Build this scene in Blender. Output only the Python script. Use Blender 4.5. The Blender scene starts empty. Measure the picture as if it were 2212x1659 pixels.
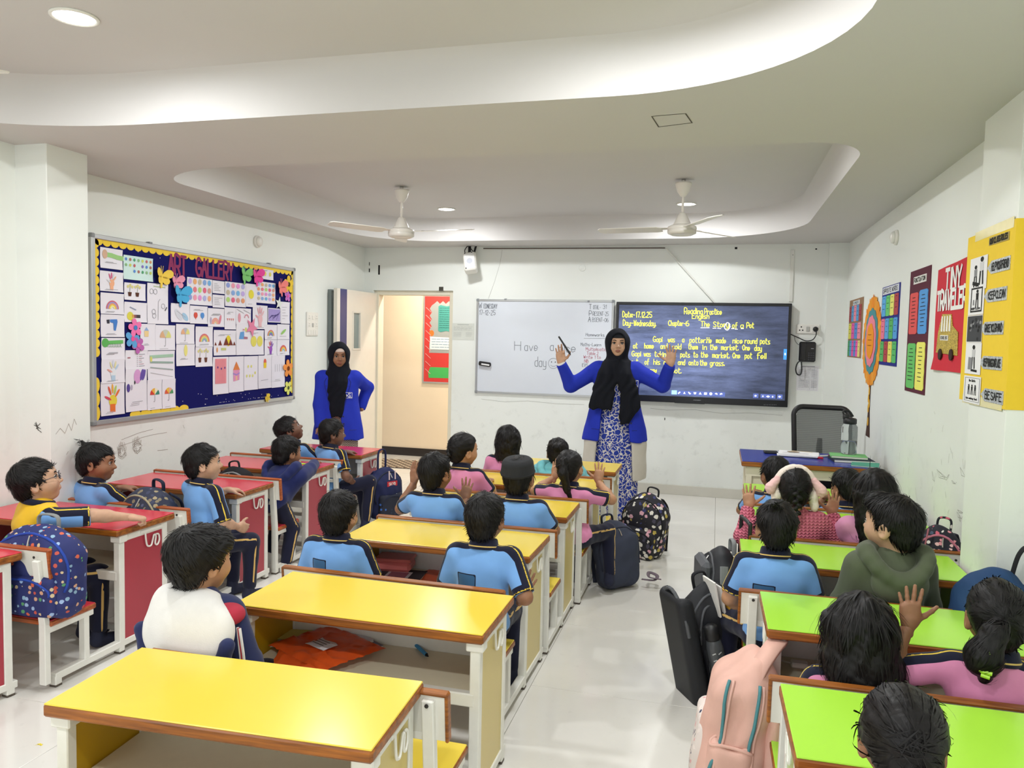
import bpy, math, random
import numpy as np
from mathutils import Vector, Matrix
from mathutils.geometry import tessellate_polygon

SC = bpy.context.scene
COL = SC.collection
rnd = random.Random(7)
NR = np.random.default_rng(11)

# ------------------------------------------------------------------ camera
CAM = np.array([0.0, 0.0, 1.585])
RW = np.array([[0.9653, 0.0369, -0.2585], [0.2603, -0.0529, 0.9641], [0.0219, -0.9979, -0.0607]])
def _ortho():
    f = 1655.0
    yv = np.array([1552 - 1106.0, 739 - 829.5, f]); yv /= np.linalg.norm(yv)
    p2 = np.array([552 - 1106.0, 739 - 22.3 - 829.5, f])
    up = np.cross(yv, p2); up /= np.linalg.norm(up)
    if up[1] > 0: up = -up
    return np.stack([np.cross(yv, up), yv, up])
RW = _ortho()
cd = bpy.data.cameras.new('camera'); co = bpy.data.objects.new('camera', cd); COL.objects.link(co)
m = Matrix.Identity(4)
for i in range(3):
    m[i][0] = RW[i, 0]; m[i][1] = -RW[i, 1]; m[i][2] = -RW[i, 2]; m[i][3] = CAM[i]
co.matrix_world = m
cd.sensor_width = 36; cd.lens = 36 * 1655.0 / 2212; cd.clip_start = .05
SC.camera = co

# ------------------------------------------------------------------ world, lamps, exposure
w = bpy.data.worlds.new('world'); SC.world = w; w.use_nodes = True
w.node_tree.nodes['Background'].inputs[0].default_value = (.75, .85, 1, 1)
w.node_tree.nodes['Background'].inputs[1].default_value = .3
SC.view_settings.view_transform = 'Standard'; SC.view_settings.look = 'None'
SC.view_settings.gamma = 1; SC.view_settings.use_curve_mapping = False
SC.view_settings.exposure = 0.32
LAMP_W = 16.0
LAMP_COL = (.965, .985, 1.0)
LAMPS = [(-2.46, 2.50), (-.30, 2.50), (-2.46, .30), (-.30, .30), (-2.54, 6.94), (-.316, 6.96), (-2.5, 4.65), (-.31, 4.65)]

# pixel of the 2212x1659 photograph -> point of a real plane of the room (used to read sizes off)
def ray(px, py): return RW @ np.array([px - 1106.0, py - 829.5, 1655.0])
def onz(px, py, z):
    d = ray(px, py); return CAM + d * ((z - CAM[2]) / d[2])
def ony(px, py, y):
    d = ray(px, py); return CAM + d * (y / d[1])
def onx(px, py, x):
    d = ray(px, py); return CAM + d * (x / d[0])

# ------------------------------------------------------------------ materials
def lin(c):
    if isinstance(c, str): c = tuple(int(c[i:i + 2], 16) / 255 for i in (0, 2, 4))
    return tuple((x / 12.92 if x <= .04045 else ((x + .055) / 1.055) ** 2.4) for x in c)
_M = {}
class NT:
    def __init__(s, name):
        s.m = bpy.data.materials.new(name); s.m.use_nodes = True
        s.t = s.m.node_tree; s.b = s.t.nodes['Principled BSDF']
    def n(s, ty, **kw):
        x = s.t.nodes.new(ty)
        for k, v in kw.items():
            if k.startswith('i_'):
                x.inputs[k[2:].replace('_', ' ')].default_value = v
            else: setattr(x, k, v)
        return x
    def l(s, a, b): s.t.links.new(a, b)
    def coord(s, out='Object'): return s.n('ShaderNodeTexCoord').outputs[out]
    def math(s, op, a, b=None):
        x = s.n('ShaderNodeMath', operation=op)
        for i, v in enumerate((a, b)):
            if v is None: continue
            if isinstance(v, (int, float)): x.inputs[i].default_value = v
            else: s.l(v, x.inputs[i])
        return x.outputs[0]
    def mix(s, fac, a, b):
        x = s.n('ShaderNodeMix', data_type='RGBA')
        for i, v in ((0, fac), (6, a), (7, b)):
            if isinstance(v, tuple): x.inputs[i].default_value = (*v, 1) if len(v) == 3 else v
            elif isinstance(v, (int, float)): x.inputs[i].default_value = v
            else: s.l(v, x.inputs[i])
        return x.outputs[2]
    def noise(s, scale, detail=3, co=None, rough=.55):
        x = s.n('ShaderNodeTexNoise'); x.inputs['Scale'].default_value = scale; x.inputs['Detail'].default_value = detail
        x.inputs['Roughness'].default_value = rough
        s.l(co if co is not None else s.coord(), x.inputs['Vector']); return x.outputs[0]
    def mapr(s, v, a, b, c=0, d=1):
        x = s.n('ShaderNodeMapRange'); s.l(v, x.inputs[0])
        for i, q in enumerate((a, b, c, d)): x.inputs[i + 1].default_value = q
        return x.outputs[0]
    def bump(s, h, st=.3, dist=.002):
        x = s.n('ShaderNodeBump'); x.inputs['Strength'].default_value = st; x.inputs['Distance'].default_value = dist
        s.l(h, x.inputs['Height']); s.l(x.outputs[0], s.b.inputs['Normal'])
    def col(s, c):
        if isinstance(c, tuple): s.b.inputs['Base Color'].default_value = (*c, 1)
        else: s.l(c, s.b.inputs['Base Color'])
    def rough(s, r):
        if isinstance(r, (int, float)): s.b.inputs['Roughness'].default_value = r
        else: s.l(r, s.b.inputs['Roughness'])
def mat(name, c, r=.5, var=.06, scale=14, metal=0, bump=0, bscale=200, spec=.5, coat=0, emit=0):
    """plain coloured surface with a little procedural variation of tone and relief"""
    if name in _M: return _M[name]
    t = NT(name); L = lin(c)
    if var:
        n = t.noise(scale)
        t.col(t.mix(n, tuple(x * (1 - var) for x in L), tuple(min(1, x * (1 + var)) for x in L)))
    else: t.col(L)
    t.rough(r); t.b.inputs['Metallic'].default_value = metal
    t.b.inputs['Specular IOR Level'].default_value = spec
    if coat: t.b.inputs['Coat Weight'].default_value = coat; t.b.inputs['Coat Roughness'].default_value = .08
    if bump: t.bump(t.noise(bscale, 2), bump)
    if emit:
        t.b.inputs['Emission Color'].default_value = (*L, 1); t.b.inputs['Emission Strength'].default_value = emit
    _M[name] = t.m; return t.m
def cc(c, r=.75):                                                  # paper, paint or print of one colour
    return mat('paper_' + c, c, r, .04, 30, spec=.25)

# ------------------------------------------------------------------ objects
def setp(o, label=None, cat=None, group=None, kind=None):
    if label: o['label'] = label
    if cat: o['category'] = cat
    if group: o['group'] = group
    if kind: o['kind'] = kind
    return o
def thing(name, label, cat, loc=(0, 0, 0), rz=0, group=None, kind=None):
    o = bpy.data.objects.new(name, None); COL.objects.link(o)
    o.empty_display_size = .05
    o.location = tuple(float(x) for x in loc); o.rotation_euler = (0, 0, rz)
    return setp(o, label, cat, group, kind)
def copy_tree(o, parent=None):
    c = o.copy(); COL.objects.link(c)
    if parent is not None: c.parent = parent
    for ch in list(o.children): copy_tree(ch, c)
    return c
def raw(name, v, f, mats, mi=None, parent=None, smooth=False, attrs=None, loc=None):
    me = bpy.data.meshes.new(name)
    v = np.asarray(v, np.float32).reshape(-1, 3)
    if isinstance(f, np.ndarray):
        me.vertices.add(len(v)); me.vertices.foreach_set('co', v.ravel())
        k = f.shape[1]
        me.loops.add(f.size); me.loops.foreach_set('vertex_index', f.astype(np.int32).ravel())
        me.polygons.add(len(f)); me.polygons.foreach_set('loop_start', np.arange(0, f.size, k, dtype=np.int32))
        me.update(calc_edges=True)
    else:
        me.from_pydata(v.tolist(), [], f)
    for x in mats: me.materials.append(x)
    if mi is not None: me.polygons.foreach_set('material_index', np.asarray(mi, np.int32))
    if smooth: me.polygons.foreach_set('use_smooth', np.ones(len(me.polygons), bool))
    for k, a in (attrs or {}).items():
        at = me.attributes.new(k, 'FLOAT', 'POINT'); at.data.foreach_set('value', np.asarray(a, np.float32))
    me.update()
    o = bpy.data.objects.new(name, me); COL.objects.link(o)
    if parent is not None: o.parent = parent
    if loc is not None: o.location = loc
    return o

def catmull(pts, k=5, closed=False):
    P = [np.array(p, float) for p in pts]; n = len(P)
    if n < 3: return P
    out = []
    rng = range(n) if closed else range(n - 1)
    for i in rng:
        a = P[(i - 1) % n] if closed or i > 0 else P[0]
        b, c = P[i], P[(i + 1) % n]
        d = P[(i + 2) % n] if closed or i < n - 2 else P[-1]
        for j in range(k):
            t = j / k
            out.append(.5 * ((2 * b) + (c - a) * t + (2 * a - 5 * b + 4 * c - d) * t * t + (3 * b - a - 3 * c + d) * t ** 3))
    if not closed: out.append(P[-1])
    return out

GL = {'A': '02 29 42|15 35', 'B': '02 09 29 38 37 26 06|26 45 43 32 02', 'C': '48 29 07 04 22 43', 'D': '02 09 29 47 44 22 02', 'E': '49 09 02 42|06 36', 'F': '49 09 02|06 36',
 'G': '48 29 07 04 22 43 45 25', 'H': '09 02|49 42|06 46', 'I': '19 12', 'J': '39 33 22 03', 'K': '09 02|49 05 42', 'L': '09 02 42', 'M': '02 09 25 49 42', 'N': '02 09 42 49',
 'O': '29 07 04 22 44 47 29', 'P': '02 09 39 48 46 35 05', 'R': '02 09 39 48 46 35 05|25 42', 'S': '48 29 08 16 35 43 22 03', 'T': '09 49|29 22', 'U': '09 03 22 43 49', 'V': '09 22 49',
 'W': '09 12 27 32 49', 'X': '09 42|49 02', 'Y': '09 25 49|25 22', 'Z': '09 49 02 42',
 'a': '36 16 05 03 12 32|36 32', 'b': '09 02|05 26 35 33 22 02', 'c': '35 16 05 03 12 33', 'd': '39 32|36 16 05 03 12 32', 'e': '04 34 35 26 16 05 03 12 33', 'f': '39 29 18 11|06 36',
 'g': '36 16 05 03 12 32|36 31 20 00', 'h': '09 02|05 26 35 32', 'i': '06 02|08 07', 'j': '16 11 00', 'k': '09 02|36 04 32', 'l': '09 02', 'm': '06 02|05 16 25 22|25 36 45 42', 'n': '06 02|05 26 35 32',
 'o': '16 05 03 12 22 33 35 26 16', 'p': '06 00|06 26 35 33 22 02', 'q': '36 30|36 16 05 03 12 32', 'r': '06 02|04 16 36', 's': '36 16 05 33 22 02', 't': '19 13 22 32|07 37', 'u': '06 03 12 32|36 32',
 'v': '06 22 46', 'w': '06 12 25 32 46', 'x': '06 32|36 02', 'y': '06 03 12 32|36 31 20 00', 'z': '06 36 02 32',
 '0': '29 07 04 22 44 47 29', '1': '17 29 22', '2': '08 29 38 36 02 42', '3': '08 29 48 46 26|26 45 43 22 03', '4': '39 05 45|37 32', '5': '49 09 06 26 45 43 22 03', '6': '39 07 03 22 43 45 26 05', '7': '09 49 22',
 '8': '29 07 45 22 04 47 29', '9': '46 25 07 29 48 45 22', '-': '05 35', '.': '02 03', ':': '02 03|05 06', ',': '12 01', '&': '42 08 29 37 04 22 45', '/': '02 49'}

class MB:
    """collects faces with their materials and links them as ONE mesh object"""
    def __init__(s): s.v = []; s.f = []; s.mi = []; s.mats = []; s.k = 0
    def lay(s, d):                                                  # every stroke lies a hair above the one before
        s.k += 1; return d + (s.k % 40) * 1.6e-5
    def mid(s, m):
        if m not in s.mats: s.mats.append(m)
        return s.mats.index(m)
    def add(s, v, f, m):
        o = len(s.v); s.v += [tuple(float(c) for c in p) for p in v]
        k = s.mid(m)
        for q in f: s.f.append(tuple(i + o for i in q)); s.mi.append(k)
        return s
    def box(s, a, b, m, c=0., R=None, O=None):
        a = [min(p, q) for p, q in zip(a, b)] if True else a
        return s.cbox([(p + q) / 2 for p, q in zip(a, b)], [abs(q - p) / 2 for p, q in zip(a, b)], m, c, R)
    def bx(s, x0, y0, z0, x1, y1, z1, m, c=0.):
        return s.cbox(((x0 + x1) / 2, (y0 + y1) / 2, (z0 + z1) / 2), (abs(x1 - x0) / 2, abs(y1 - y0) / 2, abs(z1 - z0) / 2), m, c)
    def cbox(s, ctr, h, m, c=0., R=None):
        hx, hy, hz = (q + rnd.uniform(0, .00025) for q in h); c = min(c, .49 * 2 * min(h))
        V = []; F = []
        if c <= 0:
            V = [(sx * hx, sy * hy, sz * hz) for sx in (-1, 1) for sy in (-1, 1) for sz in (-1, 1)]
            F = [(0, 1, 3, 2), (4, 6, 7, 5), (0, 4, 5, 1), (2, 3, 7, 6), (0, 2, 6, 4), (1, 5, 7, 3)]
        else:
            idx = {}
            for sx in (-1, 1):
                for sy in (-1, 1):
                    for sz in (-1, 1):
                        for ax in range(3):
                            p = [sx * (hx - c), sy * (hy - c), sz * (hz - c)]
                            p[ax] = (sx, sy, sz)[ax] * (hx, hy, hz)[ax]
                            idx[(sx, sy, sz, ax)] = len(V); V.append(tuple(p))
            for ax in range(3):
                o1, o2 = [(1, 2), (0, 2), (0, 1)][ax]
                for sg in (-1, 1):
                    q = []
                    for (a, b) in ((-1, -1), (1, -1), (1, 1), (-1, 1)):
                        k = [0, 0, 0]; k[ax] = sg; k[o1] = a; k[o2] = b
                        q.append(idx[(*k, ax)])
                    F.append(tuple(q))
            for ax in range(3):                                    # edges parallel to ax
                o1, o2 = [(1, 2), (0, 2), (0, 1)][ax]
                for a in (-1, 1):
                    for b in (-1, 1):
                        k0 = [0, 0, 0]; k0[o1] = a; k0[o2] = b
                        k1 = list(k0); k0[ax] = -1; k1[ax] = 1
                        F.append((idx[(*k0, o1)], idx[(*k1, o1)], idx[(*k1, o2)], idx[(*k0, o2)]))
            for sx in (-1, 1):
                for sy in (-1, 1):
                    for sz in (-1, 1): F.append(tuple(idx[(sx, sy, sz, ax)] for ax in range(3)))
            G = []
            VA = np.array(V)
            for q in F:                                            # outward winding
                n = np.cross(VA[q[1]] - VA[q[0]], VA[q[2]] - VA[q[0]])
                G.append(q if n @ VA[list(q)].mean(0) >= 0 else q[::-1])
            F = G
        A = np.array(V)
        if R is not None: A = A @ np.asarray(R).T
        return s.add(A + np.asarray(ctr, float), F, m)
    def bar(s, p, q, w, h, m, c=0., up=(0, 0, 1)):
        p = np.array(p, float); q = np.array(q, float); d = q - p; L = np.linalg.norm(d); d /= L
        u = np.array(up, float)
        if abs(d @ u) > .95: u = np.array((0, 1., 0))
        x = np.cross(d, u); x /= np.linalg.norm(x); z = np.cross(x, d)
        return s.cbox((p + q) / 2, (w / 2, L / 2, h / 2), m, c, np.stack([x, d, z], 1))
    def tube(s, pts, r, m, n=8, closed=False, flat=1.0, cap=True):
        P = [np.array(p, float) for p in pts]; k = len(P)
        rr = r if hasattr(r, '__len__') else [r] * k
        V = []; F = []; ref = None
        for i in range(k):
            a = P[(i - 1) % k] if closed or i > 0 else P[0]
            b = P[(i + 1) % k] if closed or i < k - 1 else P[-1]
            d = b - a; d /= (np.linalg.norm(d) + 1e-9)
            if ref is None: ref = np.array((0, 0, 1.)) if abs(d[2]) < .9 else np.array((1., 0, 0))
            x = np.cross(d, ref); x /= (np.linalg.norm(x) + 1e-9); y = np.cross(x, d); ref = y
            for j in range(n):
                t = 2 * math.pi * j / n
                V.append(P[i] + rr[i] * (math.cos(t) * x + flat * math.sin(t) * y))
        for i in range(k if closed else k - 1):
            for j in range(n):
                a = i * n + j; b = i * n + (j + 1) % n; c = ((i + 1) % k) * n
                F.append((a, b, c + (j + 1) % n, c + j))
        if cap and not closed: F.append(tuple(range(n))[::-1]); F.append(tuple((k - 1) * n + j for j in range(n)))
        return s.add(V, F, m)
    def ribbon(s, pts, side, wd, th, m):
        P = [np.array(p, float) for p in pts]; V = []; n = len(P)
        for i in range(n):
            t = P[min(i + 1, n - 1)] - P[max(i - 1, 0)]; sd = np.array(side, float); sd -= t * (sd @ t) / (t @ t); sd /= np.linalg.norm(sd); nn = np.cross(t / np.linalg.norm(t), sd)
            V += [P[i] + sd * a * wd / 2 + nn * c * th / 2 for a, c in ((-1, -1), (1, -1), (1, 1), (-1, 1))]
        F = [(i * 4 + j, i * 4 + (j + 1) % 4, i * 4 + 4 + (j + 1) % 4, i * 4 + 4 + j) for i in range(n - 1) for j in range(4)] + [(0, 3, 2, 1), tuple(4 * n - 4 + j for j in range(4))]
        return s.add(V, F, m)
    def lathe(s, prof, m, n=20, ctr=(0, 0, 0), sx=1., sy=1., R=None):
        V = []; F = []
        for r, z in prof:
            for j in range(n):
                t = 2 * math.pi * j / n; V.append((r * sx * math.cos(t), r * sy * math.sin(t), z))
        for i in range(len(prof) - 1):
            for j in range(n):
                a = i * n + j; b = i * n + (j + 1) % n
                F.append((a, b, b + n, a + n))
        if prof[0][0] > 1e-6: F.append(tuple(range(n))[::-1])
        if prof[-1][0] > 1e-6: F.append(tuple((len(prof) - 1) * n + j for j in range(n)))
        A = np.array(V)
        if R is not None: A = A @ np.asarray(R).T
        return s.add(A + np.asarray(ctr, float), F, m)
    def prism(s, poly, d0, d1, m, fr=None):
        """polygon in the (u, v) plane of the frame, from depth d0 to d1 along its normal"""
        fr = fr or WALL; n = len(poly)
        ar = sum(poly[i][0] * poly[(i + 1) % n][1] - poly[(i + 1) % n][0] * poly[i][1] for i in range(n))
        if ar < 0: poly = poly[::-1]
        V = [fr(u, v, d0) for u, v in poly] + [fr(u, v, d1) for u, v in poly]
        tri = tessellate_polygon([[Vector((u, v, 0)) for u, v in poly]])
        F = [tuple(n + i for i in t) for t in tri] + [tuple(t)[::-1] for t in tri]
        F += [(i, (i + 1) % n, n + (i + 1) % n, n + i) for i in range(n)]
        return s.add(V, F, m)
    # --- flat print on a surface
    def fpoly(s, pts, d, m, fr=None):
        fr = fr or WALL; d = s.lay(d)
        if len(pts) <= 4: F = [tuple(range(len(pts)))]
        else: F = [tuple(t) for t in tessellate_polygon([[Vector((u, v, 0)) for u, v in pts]])]
        return s.add([fr(u, v, d) for u, v in pts], F, m)
    def fell(s, cx, cy, rx, ry, d, m, n=14, fr=None, rot=0.):
        c, q = math.cos(rot), math.sin(rot)
        P = []
        for j in range(n):
            a = rx * math.cos(2 * math.pi * j / n); b = ry * math.sin(2 * math.pi * j / n)
            P.append((cx + a * c - b * q, cy + a * q + b * c))
        fr = fr or WALL; d = s.lay(d)
        return s.add([fr(u, v, d) for u, v in P], [tuple(range(n))], m)
    def fline(s, pts, wd, d, m, fr=None):
        fr = fr or WALL
        for (a, b) in zip(pts[:-1], pts[1:]):
            a = np.array(a, float); b = np.array(b, float); t = b - a; L = np.linalg.norm(t)
            if L < 1e-6: continue
            t /= L; nn = np.array((-t[1], t[0])) * wd / 2; e = t * wd * .35
            q = [a - e - nn, b + e - nn, b + e + nn, a - e + nn]
            dd = s.lay(d); s.add([fr(u, v, dd) for u, v in q], [(0, 1, 2, 3)], m)
        return s
    def ftext(s, txt, x, y, h, wd, d, m, fr=None, sp=1., slant=0., width=None, k=4, jit=0.):
        u = h / 7.; X = 0.; segs = []
        for ch in txt:
            if ch == ' ': X += 2.6 * sp; continue
            g = GL.get(ch)
            if not g: X += 2; continue
            mx = 0; jy = rnd.uniform(-jit, jit)
            for st in g.split('|'):
                P = [(int(p[0]), int(p[1]) - 2 + jy) for p in st.split()]
                mx = max(mx, max(p[0] for p in P))
                if len(P) > 3 and ch not in 'AEFHKLMNTVWXYZ174': P = [tuple(q) for q in catmull(P, k)]
                segs.append([(X + p[0] * .92, p[1]) for p in P])
            X += mx * .92 + 1.5 * sp
        sx = 1. if width is None else width / max(1e-6, X * u)
        for P in segs:
            s.fline([(x + (px + slant * py) * u * sx, y + py * u) for px, py in P], wd, d, m, fr)
        return X * u * sx
    def build(s, name, parent=None, smooth=False, loc=None):
        return raw(name, s.v, s.f, s.mats, s.mi, parent, smooth, loc=loc)
def WALL(u, v, d): return (u, -d, v)
def TOPF(u, v, d): return (u, v, d)
def frame(O, U, V, N):
    O, U, V, N = (np.array(a, float) for a in (O, U, V, N))
    return lambda u, v, d: O + u * U + v * V + d * N
def struct(mb, name, parent=None, smooth=False):
    o = mb.build(name, parent, smooth)
    if parent is None: o['kind'] = 'structure'
    return o
RZL = math.pi / 2; RZR = -math.pi / 2                               # things hung on the left and the right wall
# ------------------------------------------------------------------ the room
YW, XL, XR, XN, ZC, ZU, YB = 8.03, -3.914, 1.18, -3.71, 2.563, 2.79, -1.6
def wall_mat(name, c, dirt=.5):
    if name in _M: return _M[name]
    t = NT(name); L = lin(c); co_ = t.coord()
    big = t.noise(1.1, 3, co_); fine = t.noise(9, 5, co_, .65)
    base = t.mix(t.mapr(big, .3, .7), tuple(x * .965 for x in L), L)
    z = t.n('ShaderNodeSeparateXYZ'); t.l(co_, z.inputs[0])
    low = t.mapr(z.outputs[2], 1.35, .1, 0, 1)                     # scuffs of children's hands, low on the wall
    sp = t.mapr(fine, .56, .74, 0, dirt)
    f = t.math('MULTIPLY', low, sp)
    t.col(t.mix(f, base, tuple(x * .60 for x in L)))
    t.rough(.5); t.bump(t.noise(160, 2, co_), .12, .001)
    _M[name] = t.m; return t.m
WALLM = wall_mat('painted_wall', 'f1f4ee')
CEILM = mat('ceiling_paint', 'cfccc9', .7, .015, 3)
WHITE = mat('white_enamel', 'efeee6', .32, .05, 30, bump=.05, bscale=60)

def tile_mat():
    t = NT('glazed_tile'); co_ = t.coord('Object'); g = t.n('ShaderNodeNewGeometry')
    info = t.n('ShaderNodeObjectInfo')
    L = lin('e9e6df')
    n = t.noise(2.2, 4, g.outputs['Position']); n2 = t.noise(26, 4, g.outputs['Position'])
    c = t.mix(t.mapr(n, .3, .7), tuple(x * .93 for x in L), L)
    c = t.mix(t.mapr(n2, .62, .75, 0, .22), c, tuple(x * .72 for x in L))
    c = t.mix(t.math('MULTIPLY', info.outputs['Random'], .10), c, tuple(x * .85 for x in L))
    t.col(c); t.rough(t.mapr(n, .3, .7, .10, .2)); t.b.inputs['Specular IOR Level'].default_value = .5
    return t.m
TILE = tile_mat(); GROUT = mat('grout', '8f8b82', .8)
fl = MB(); fl.bx(-4.6, YB - .1, -.06, 1.4, 9.5, -.004, GROUT)
floor = struct(fl, 'floor')
X0 = [-4.6] + [.03 + .8 * k for k in range(-5, 2)]; Y0 = [YB] + [4.12 + .79 * k for k in range(-7, 7)] + [9.4]
X0[-1] = min(X0[-1], 1.3); X0.append(1.35) if X0[-1] < 1.3 else None
for i in range(len(X0) - 1):
    for j in range(len(Y0) - 1):
        b = MB(); hx = (X0[i + 1] - X0[i]) / 2 - .0012; hy = (Y0[j + 1] - Y0[j]) / 2 - .0012
        b.cbox((0, 0, -.006), (hx, hy, .006), TILE, .0012)
        b.build('tile', floor, loc=((X0[i] + X0[i + 1]) / 2, (Y0[j] + Y0[j + 1]) / 2, 0))

# walls
b = MB(); b.bx(XL - .2, 3.36, 0, XL, YW + .2, 2.9, WALLM)
b.bx(XL - .2, 3.36, 0, -3.5, 3.64, 2.9, WALLM, .004); b.bx(XN - .4, YB - .2, 0, XN, 3.36, 2.9, WALLM)
wall_left = struct(b, 'wall_left')
b = MB(); b.bx(XR, YB - .2, 0, XR + .2, YW + .2, 2.9, WALLM); b.bx(1.08, 3.34, 0, XR + .05, 3.79, 2.9, WALLM, .003)
b.bx(1.0, 7.99, 0, XR + .05, 8.1, 2.9, WALLM)
wall_right = struct(b, 'wall_right')
DX0, DX1, DZ = -3.80, -2.845, 2.085
b = MB(); b.bx(XL - .1, YW, 0, DX0, YW + .2, 2.9, WALLM); b.bx(DX1, YW, 0, XR + .1, YW + .2, 2.9, WALLM); b.bx(DX0, YW, DZ, DX1, YW + .2, 2.9, WALLM)
wall_front = struct(b, 'wall_front')
b = MB(); b.bx(XN - .4, YB - .2, 0, XR + .2, YB, .9, WALLM); b.bx(XN - .4, YB - .2, 2.2, XR + .2, YB, 2.9, WALLM)
for x0, x1 in ((XN - .4, -3.0), (-1.5, -1.1), (.4, XR + .2)): b.bx(x0, YB - .2, .9, x1, YB, 2.2, WALLM)
struct(b, 'wall_back')
GLASS = NT('window_glass'); GLASS.b.inputs['Transmission Weight'].default_value = 1; GLASS.rough(.05); GLASS.col((.95, .98, .97)); GLASS = GLASS.m
for i, (x0, x1) in enumerate(((-3.0, -1.5), (-1.1, .4))):
    b = MB(); fm = mat('window_aluminium', 'c9cbcb', .4, metal=.6)
    for a in ((x0, .9, x0 + .05, 2.2), (x1 - .05, .9, x1, 2.2), (x0, .9, x1, .95), (x0, 2.15, x1, 2.2), ((x0 + x1) / 2 - .025, .9, (x0 + x1) / 2 + .025, 2.2)):
        b.bx(a[0], YB - .14, a[1], a[2], YB - .08, a[3], fm, .004)
    o = struct(b, 'window_%d' % (i + 1))
    p = MB(); p.bx(x0 + .05, YB - .112, .95, x1 - .05, YB - .108, 2.15, GLASS); p.build('pane', o)
# scribbles and scratches pencilled on the paint
SCR = mat('pencil_scribble', 'a2968c', .9, .1); SCD = mat('dark_scuff', '4a4642', .9, .1)
def wall_scribble(parent, fr, lines, m, w=.003):
    b = MB()
    for ln in lines: b.fline(ln, w, .0015, m, fr)
    return b.build('scribble', parent)
FRL = frame((XL, 0, 0), (0, 1, 0), (0, 0, 1), (1, 0, 0)); FRR = frame((XR, 0, 0), (0, 1, 0), (0, 0, 1), (-1, 0, 0)); FRP = frame((1.08, 0, 0), (0, 1, 0), (0, 0, 1), (-1, 0, 0))
FRF = frame((0, YW, 0), (1, 0, 0), (0, 0, 1), (0, -1, 0))
def PL(px, py): return tuple(onx(px, py, XL)[1:])
def handprint(cx, cy):
    L = []
    for r in (1, .75, .88, .6):
        L.append([PL(cx + (9 * r + rnd.uniform(-2.5, 2.5)) * math.cos(t * .5), cy + (13 * r + rnd.uniform(-2.5, 2.5)) * math.sin(t * .5)) for t in range(rnd.randint(9, 14))])
    for k in range(9): L.append([PL(cx - 9 + 2.1 * k, cy - 4 + rnd.uniform(-2, 6)), PL(cx - 10 + 2.4 * k + rnd.uniform(-1, 1), cy - 22 + abs(k - 4) * 1.8 + rnd.uniform(-3, 3))])
    for k in range(6): x, y = rnd.uniform(-8, 8), rnd.uniform(-8, 10); L.append([PL(cx + x, cy + y), PL(cx + x + rnd.uniform(-5, 5), cy + y + rnd.uniform(-5, 5))])
    return L
wall_scribble(wall_left, FRL, handprint(263, 977) + handprint(296, 966), SCR, .0022)
wall_scribble(wall_left, FRL, [[PL(258, 964), PL(285, 955), PL(306, 945), PL(330, 939), PL(360, 934)], [PL(262, 950), PL(300, 935), PL(330, 927)], [PL(340, 973), PL(362, 971)], [PL(395, 918), PL(398, 925)]], SCR, .0025)
FRQ = frame((0, 3.36, 0), (1, 0, 0), (0, 0, 1), (0, -1, 0))
def PQ(px, py): p = ony(px, py, 3.36); return (p[0], p[2])
wall_scribble(wall_left, FRQ, [[PQ(76, 914), PQ(84, 930)], [PQ(79, 915), PQ(82, 928), PQ(90, 934)], [PQ(74, 918), PQ(88, 926)], [PQ(78, 912), PQ(81, 920), PQ(79, 926), PQ(84, 924)], [PQ(87, 915), PQ(80, 922)]], SCD, .0035)
FRPI = frame((-3.5, 0, 0), (0, 1, 0), (0, 0, 1), (1, 0, 0))
def PI_(px, py): return tuple(onx(px, py, -3.5)[1:])
wall_scribble(wall_left, FRPI, [[PI_(120, 938), PI_(130, 925), PI_(140, 936), PI_(148, 915), PI_(154, 930), PI_(160, 905), PI_(165, 917)], [PI_(143, 982), PI_(147, 975)]], SCR, .002)
def PR(px, py): return tuple(onx(px, py, XR)[1:])
def PP(px, py): return tuple(onx(px, py, 1.08)[1:])
L = []
for k in range(34):
    x = rnd.uniform(1905, 2150); y = rnd.uniform(880, 1120); a = rnd.uniform(6, 26)
    L.append([PR(x, y), PR(x + rnd.uniform(-3, 3), y + a)])
wall_scribble(wall_right, FRR, L, mat('faint_scratch', 'b3b1a8', .9), .0022)
L = []
for k in range(9):
    x = rnd.uniform(1990, 2130); y = rnd.uniform(1020, 1140)
    L.append([PR(x + 5 * math.cos(t) * k / 3, y + 4 * math.sin(t * 1.7) * (1 + k % 3)) for t in range(6)])
wall_scribble(wall_right, FRR, L, mat('pencil_loop', '9c9a94', .9), .0018)
wall_scribble(wall_front, FRF, [[tuple(ony(x, y, YW)[[0, 2]]) for x, y in ((1040, 862), (1090, 868), (1140, 866), (1200, 872), (1262, 874))],
   [tuple(ony(x, y, YW)[[0, 2]]) for x, y in ((1405, 882), (1440, 886), (1500, 885), (1560, 893), (1620, 892), (1690, 897))],
   [tuple(ony(x, y, YW)[[0, 2]]) for x, y in ((1085, 540), (1080, 570), (1068, 610), (1055, 645))]], mat('hair_crack', 'a9aaa2', .9), .0025)
# holes and marks on the front wall
b = MB(); DK = mat('dark_hole', '161616', .9)
for (x, y, w_, h_) in ((819, 583, 5, 26), (798, 584, 3, 10), (798, 570, 2, 9), (1590, 536, 6, 5), (1763, 538, 4, 3), (1436, 905, 2, 6)):
    p = ony(x, y, YW); s_ = .0041
    b.fpoly([(p[0] - w_ * s_ / 2, p[2] - h_ * s_ / 2), (p[0] + w_ * s_ / 2, p[2] - h_ * s_ / 2), (p[0] + w_ * s_ / 2, p[2] + h_ * s_ / 2), (p[0] - w_ * s_ / 2, p[2] + h_ * s_ / 2)], .002, DK, FRF)
b.build('wall_mark', wall_front)

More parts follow.
